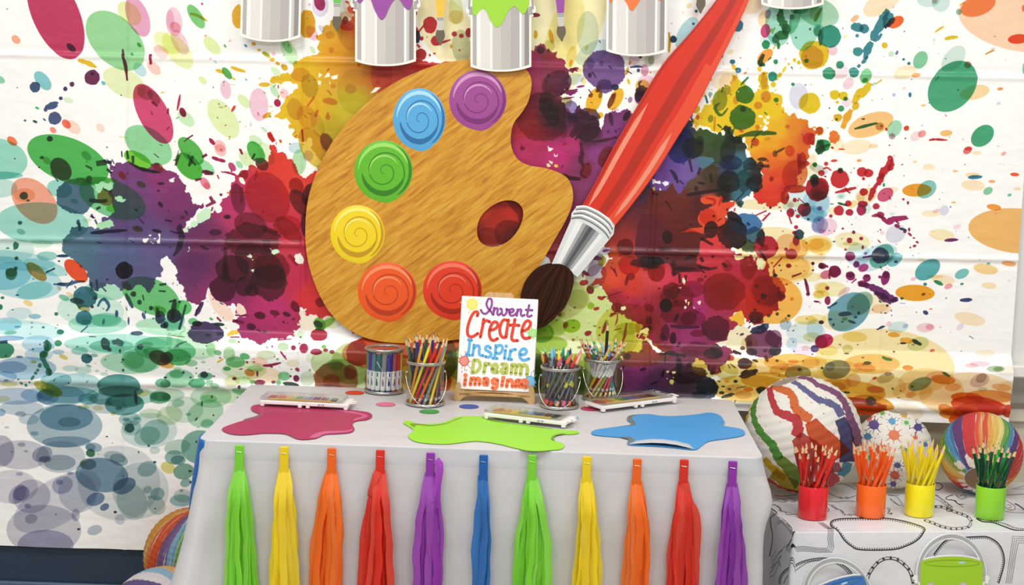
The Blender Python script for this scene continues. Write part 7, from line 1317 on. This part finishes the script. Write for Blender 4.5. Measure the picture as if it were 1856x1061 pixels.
def d_big(p):

    p.sec(1330, 660, 4.244); rg = random.Random(8)
    def S(t, col, w_, amp=.5, seed=0):
        P = cat_rom(pts(t), 8, False); n = len(P); L = []; Rr = []
        for i, q in enumerate(P):
            a, b = P[max(0, i-1)], P[min(n-1, i+1)]; tx, ty = b[0]-a[0], b[1]-a[1]; m = math.hypot(tx, ty) or 1
            ww = (w_[0]+(w_[1]-w_[0])*i/n)/2*1.22
            L.append((q[0]-ty/m*ww*rg.uniform(1-amp*.5, 1+amp*.35), q[1]+tx/m*ww*rg.uniform(1-amp*.5, 1+amp*.35))); Rr.append((q[0]+ty/m*ww*rg.uniform(1-amp*.5, 1+amp*.35), q[1]-tx/m*ww*rg.uniform(1-amp*.5, 1+amp*.35)))
        p.poly(L+Rr[::-1], col)
    S('170 250 150 340 150 410 175 480 230 560 290 620 320 680 350 740', '5c9c48', (30, 62)); S('345 730 420 800 480 870 520 920', '7c9c48', (60, 120), .15)
    S('272 170 280 230 300 300 340 370 420 400 480 430 495 500 470 560', 'c84850', (34, 74)); S('480 560 530 610 600 680 640 760', 'c0554c', (80, 190), .12)
    S('300 165 350 190 420 215 460 270 470 330 530 390 590 430', 'e07848', (40, 70)); S('590 440 650 540 720 640 780 740', 'd4603c', (80, 240), .1)
    S('340 120 420 125 480 145 520 175 580 220 650 270 740 300 800 340 830 400', '7070a4', (22, 52)); S('820 420 860 520 880 640 880 760', '50507e', (70, 110), .1)
    S('400 92 500 95 580 110 650 160 750 200 830 260 870 330 900 420', '8c5c84', (20, 50)); S('900 420 940 520 960 640', '80587c', (50, 70), .15)
    S('130 320 100 380 90 440', 'e4cc40', (26, 20)); S('230 730 280 790 330 830 400 880', 'dcbc38', (40, 60)); S('300 840 380 900 470 950 560 990', 'b4a43c', (70, 90), .2)
    S('250 900 330 960 430 1000 540 1010', 'cc5a50', (50, 50), .25); S('880 760 860 830 830 880', '5ca0cc', (60, 70), .2); S('700 860 740 900 780 880', 'c45868', (140, 120), .2); S('700 780 780 800 820 790', 'a06c80', (70, 60), .2)
    for k in range(60):
        x, y = rg.uniform(150, 950), rg.uniform(110, 800); p.poly(blob_pts(x, y, rg.uniform(2, 12), rg.uniform(1, 4), rg.uniform(20, 70), .1, rg), rg.choice(['c84850', 'e07848', '7070a4', '8c5c84', '5c9c48']))
AX = lambda r, u, f: CR*r+CU*u-CF*f
lantern(1455, 788, at_z(1455, 788, Z2+.152).y, .1455, AX(-.33, .92, .12), 'large white paper lantern with wavy rainbow brush stripes, left of the lantern row', d_big, ribs=18)
def d_med(p):
    p.sec(1330, 660, 3.529); rg = random.Random(5)
    for x, y, r, c in ((895, 388, 58, '6a5a94'), (1012, 365, 40, '6ca8d4'), (858, 340, 40, 'd86048'), (950, 312, 28, '7cb45c'), (1090, 322, 34, 'd8a848'), (1105, 375, 26, '6cb86c'), (1180, 405, 46, '5c5490'), (855, 465, 42, '4c88b4'), (1025, 455, 62, 'e88868'), (1163, 470, 26, 'e07868'), (940, 550, 58, 'd86850'), (1225, 515, 30, '5c88c0'), (1100, 560, 38, '5cac5c'), (1048, 650, 36, '6c6498'), (1030, 715, 52, 'd8705c'), (910, 690, 30, 'dcb458'), (1020, 770, 34, '7068a0'), (950, 620, 26, 'e08870'), (1150, 610, 30, 'd8a848'), (1180, 700, 34, '6ca8d4'), (870, 600, 30, '7cb45c')):
        p.poly(star_pts(x, y, r*1.02, rg.randint(6, 8), rg), c); p.poly(ell(x, y, r*.60, r*.52, 20, 16), c, True)
        for _ in range(4): a = rg.uniform(0, 6.3); p.poly(ell(x+r*1.15*math.cos(a), y+r*1.15*math.sin(a), 5, 3, math.degrees(a), 10), c)
lantern(1618, 815, at_z(1618, 815, Z2+.1045).y, .0995, AX(.10, .97, .15), 'medium white paper lantern printed with small colored paint splats, middle of the lantern row', d_med, ribs=13)
def bands(p, stops, y=None, rg=random.Random(4)):
    """stops: (longitude 0..2, colour) meridian stripes, slightly uneven"""
    W = p.W
    for (a, c), (b, _) in zip(stops, stops[1:]+[(stops[0][0]+2, '')]):
        for o in (-2, 0, 2):
            L = [((a+o+rg.uniform(-.003, .003)+.006*math.sin(k*.9+a*20))*p.ppm, p.H*k/20) for k in range(21)]; R_ = [((b+o+.006*math.sin(k*.9+b*20))*p.ppm, p.H*k/20) for k in range(21)]
            if max(L[0][0], R_[0][0]) < -60 or min(L[0][0], R_[0][0]) > W+60: continue
            p.poly(L+R_[::-1], c, True, raw=True)
        # brushy streaks inside the band
        for k in range(5):
            x = a+(b-a)*rg.random(); y0 = rg.uniform(.1, .7); p.poly([(x*p.ppm, y0*p.H), ((x+.008)*p.ppm, (y0+.1)*p.H), ((x+.004)*p.ppm, (y0+.3)*p.H)], 'ece8ea' if k == 2 else 'f2eeee', k == 2, raw=True)
def d_rain(p):
    L = [(1704, '9cac4c'), (1708, '5c9c50'), (1714, '5c9cc8'), (1723, '4c80b4'), (1729, '6c4c80'), (1746, 'd4484c'), (1768, 'e0604c'), (1775, 'e89850'), (1781, 'd86048'), (1789, 'ecb060'), (1798, 'ecc868'), (1806, 'f0e088'), (1816, '78b05c'), (1823, '5ca458'), (1829, '5c9cc8'), (1837, '6c5088'), (1848, 'd4484c')]
    st = [(p.fn(x, 800)[0], c) for x, c in L]; e = st[-1][0]; s0 = st[0][0]
    rest = ['e0604c', 'e89850', 'ecc868', 'f0e088', '78b05c', '5c9cc8', '6c5088', 'd4484c', 'e89850', 'ecc868']; gap = (2-(e-s0))/(len(rest)+1)
    st += [(e+gap*(k+1), c) for k, c in enumerate(rest)]; bands(p, st)
    for k in range(30): p.poly(blob_pts(pr.uniform(0, p.W), p.H*pr.uniform(.80, .87), 22, 26, 0, .2, pr), 'f4efe8', True, raw=True)
lantern(1778, 821, at_z(1778, 821, Z2+.1075).y, .1025, -AX(-.24, -.60, .76), 'rainbow striped paper lantern showing its round bottom opening, rightmost on the side table', d_rain, ribs=14, hole=.38)
def d_fl(p):
    L = [(262, 'dc9c48'), (266, 'd87848'), (270, 'd85c34'), (283, 'c84838'), (286, '7c5c84'), (296, '80689c'), (302, '6c6c9c'), (304, '88b4d0'), (311, '78a8c4'), (316, '74a85c'), (326, 'b4bc58'), (332, 'e8d468'), (345, 'eca050'), (360, 'd85c34'), (385, '7c5c84'), (405, '78a8c4'), (425, '74a85c')]
    st = [(p.fn(x, 1008)[0], c) for x, c in L]; e = st[-1][0]; s0 = st[0][0]
    rest = ['e8d468', '78a8c4', '80689c', 'c84838', 'd85c34', 'dc9c48']; gap = (2-(e-s0))/(len(rest)+1)
    st += [(e+gap*(k+1), c) for k, c in enumerate(rest)]; bands(p, st)
lantern(349, 1008, .580, .1245, AX(.22, .97, .08), 'rainbow striped paper lantern resting by the left side of the main table', d_fl, ribs=22)
def d_low(p):
    st = [(k*2/28, c) for k, c in enumerate(2*['d8604c', 'f0b898', 'e8e0e4', '8cb0cc', '6c5c8c', 'd8604c', 'ecb878', '9cc0d8', 'e8e0e4', '6c5c8c', 'd8604c', 'f0c890', '8cb0cc', 'c85c60'])]; bands(p, st)
cL = at_y(300, 1033, .30)
lantern(0, 0, 0, .150, AX(.7, .3, .65), 'red, blue and white paper lantern at the bottom edge left of the main table', d_low, ribs=24, cen=Vector((cL.x, .30, cL.z-.150*.985)))

# ------------------------------------------------------------------ bucket cutouts on the coloring cloth
def bucket(label, fnx, tilt, col, loc_px, white_spots=True):
    p = hit(*loc_px, O2-V2*.016, V2); root = empty('bucket_cutout', p); tag(root, label, 'bucket cutout', 'bucket cutouts on the front of the coloring tablecloth')
    c, s = math.cos(math.radians(tilt)), math.sin(math.radians(tilt))
    def fn(x, y, h):
        x2, y2 = x*c-y*s, x*s+y*c
        q = hit(loc_px[0]+x2/5.28, loc_px[1]+y2/5.28, O2-V2*.016, V2); return q-V2*h
    def mk(name, parts, mats, lab=None):
        mb = MB()
        for P, h0, h1, mi, holes in parts: mb.prism(P, fn, h0, h1, mi, holes)
        o = wp(mb, name, mats, root, None)
        if lab: o['label'] = lab
    W_ = mat('f2f1ee', .4); G_ = mat('aeb0b2', .4)
    def arch(rx, ry, y0): return [(rx*math.cos(a), y0-ry*math.sin(a)) for a in [PI*k/28 for k in range(29)]]
    mk('bucket_handle', [(arch(338, 398, 965-1000)+arch(292, 345, 965-1000)[::-1], 0, .003, 0, ()), (arch(328, 388, -40)+arch(302, 356, -40)[::-1], .003, .0036, 1, ())], [W_, G_], 'grey handle with white outline')
    top = [(-300, -160), (-280, -182), (-200, -202), (-100, -216), (0, -222), (100, -218), (200, -204), (280, -180), (300, -160)]
    mk('white_border', [([(-318, 560), (-318, 40), (-310, -100)]+[(x*1.03, y-6) for x, y in top]+[(310, -100), (318, 40), (290, 560), (0, 600)], 0.0, .0028, 0, ())], [W_])
    mk('bucket_body', [([(-286, 560), (-302, 40), (-300, -100)]+top+[(300, -100), (298, 40), (262, 560), (0, 590)], .0028, .0036, 0, ())], [mat('c8c6c4', .35)])
    body = [(-304, 200), (-302, 40), (-298, -100)]+[(x*.99, y+6) for x, y in top]+[(298, -100), (296, 40), (290, 150), (260, 240), (215, 200), (170, 60), (110, 22), (60, 60), (20, 160), (-40, 240), (-90, 200), (-130, 80), (-200, 25), (-260, 70), (-290, 180)]
    mk('dripping_paint', [(body, .0036, .0042, 0, ())], [mat(col, .35)])
    dk = tuple(int(col[i:i+2], 16)*.75 for i in (0, 2, 4)); dk = '%02x%02x%02x' % tuple(int(v) for v in dk)
    mk('paint_surface', [(ell(5, -152, 262, 34, 0, 40), .0042, .0045, 0, [ell(5, -152, 256, 28, 0, 40)[::-1]]), (ell(100, -158, 34, 10, 0, 20), .0042, .0045, 1, ())], [mat(dk, .4), mat('dff0a8' if col < 'a' and col > '8' else 'b8d4f0', .4)])
    for sg in (-1, 1):
        mk('handle_lug', [(cat_rom([(sg*(305+x), y) for x, y in [(-8, -45), (20, -50), (52, -25), (62, -5), (45, 15), (52, 30), (30, 45), (5, 30), (-8, 10)][::sg]], 4), .0005, .0030, 0, ()), ([(sg*(298), -35), (sg*322, -35), (sg*322, 20), (sg*298, 20)][::sg], .003, .0038, 1, ())], [W_, G_])
bucket('card cutout of a bucket of lime green paint on the front of the coloring cloth', None, 0, 'a2cf28', (1610+600/5.28, 860+1000/5.28))
bucket('tilted card cutout of a bucket of blue paint low on the coloring cloth', None, -19, '3c78c0', (1380+745/5.28, 860+1222/5.28))

# ------------------------------------------------------------------ labels of look-alikes tell them apart by the order of their tips
ORD = ('leftmost', 'second from left', 'third from left', 'fourth from left', 'fifth from left', 'sixth from left', 'seventh from left', 'eighth from left', 'ninth from left', 'tenth from left', 'eleventh from left', 'twelfth from left', 'thirteenth from left', 'fourteenth from left')
by = {}
for x, o in STICKS: by.setdefault(o['label'], []).append((x, o))
for lb, L in by.items():
    if len(L) < 2: continue
    L.sort(key=lambda q: q[0]); n = len(L)
    for i, (x, o) in enumerate(L):
        if i < (n+1)//2: w_ = ORD[i]
        else: w_ = ORD[n-1-i].replace('left', 'right')
        o['label'] = '%s, tip %s' % (lb, w_)
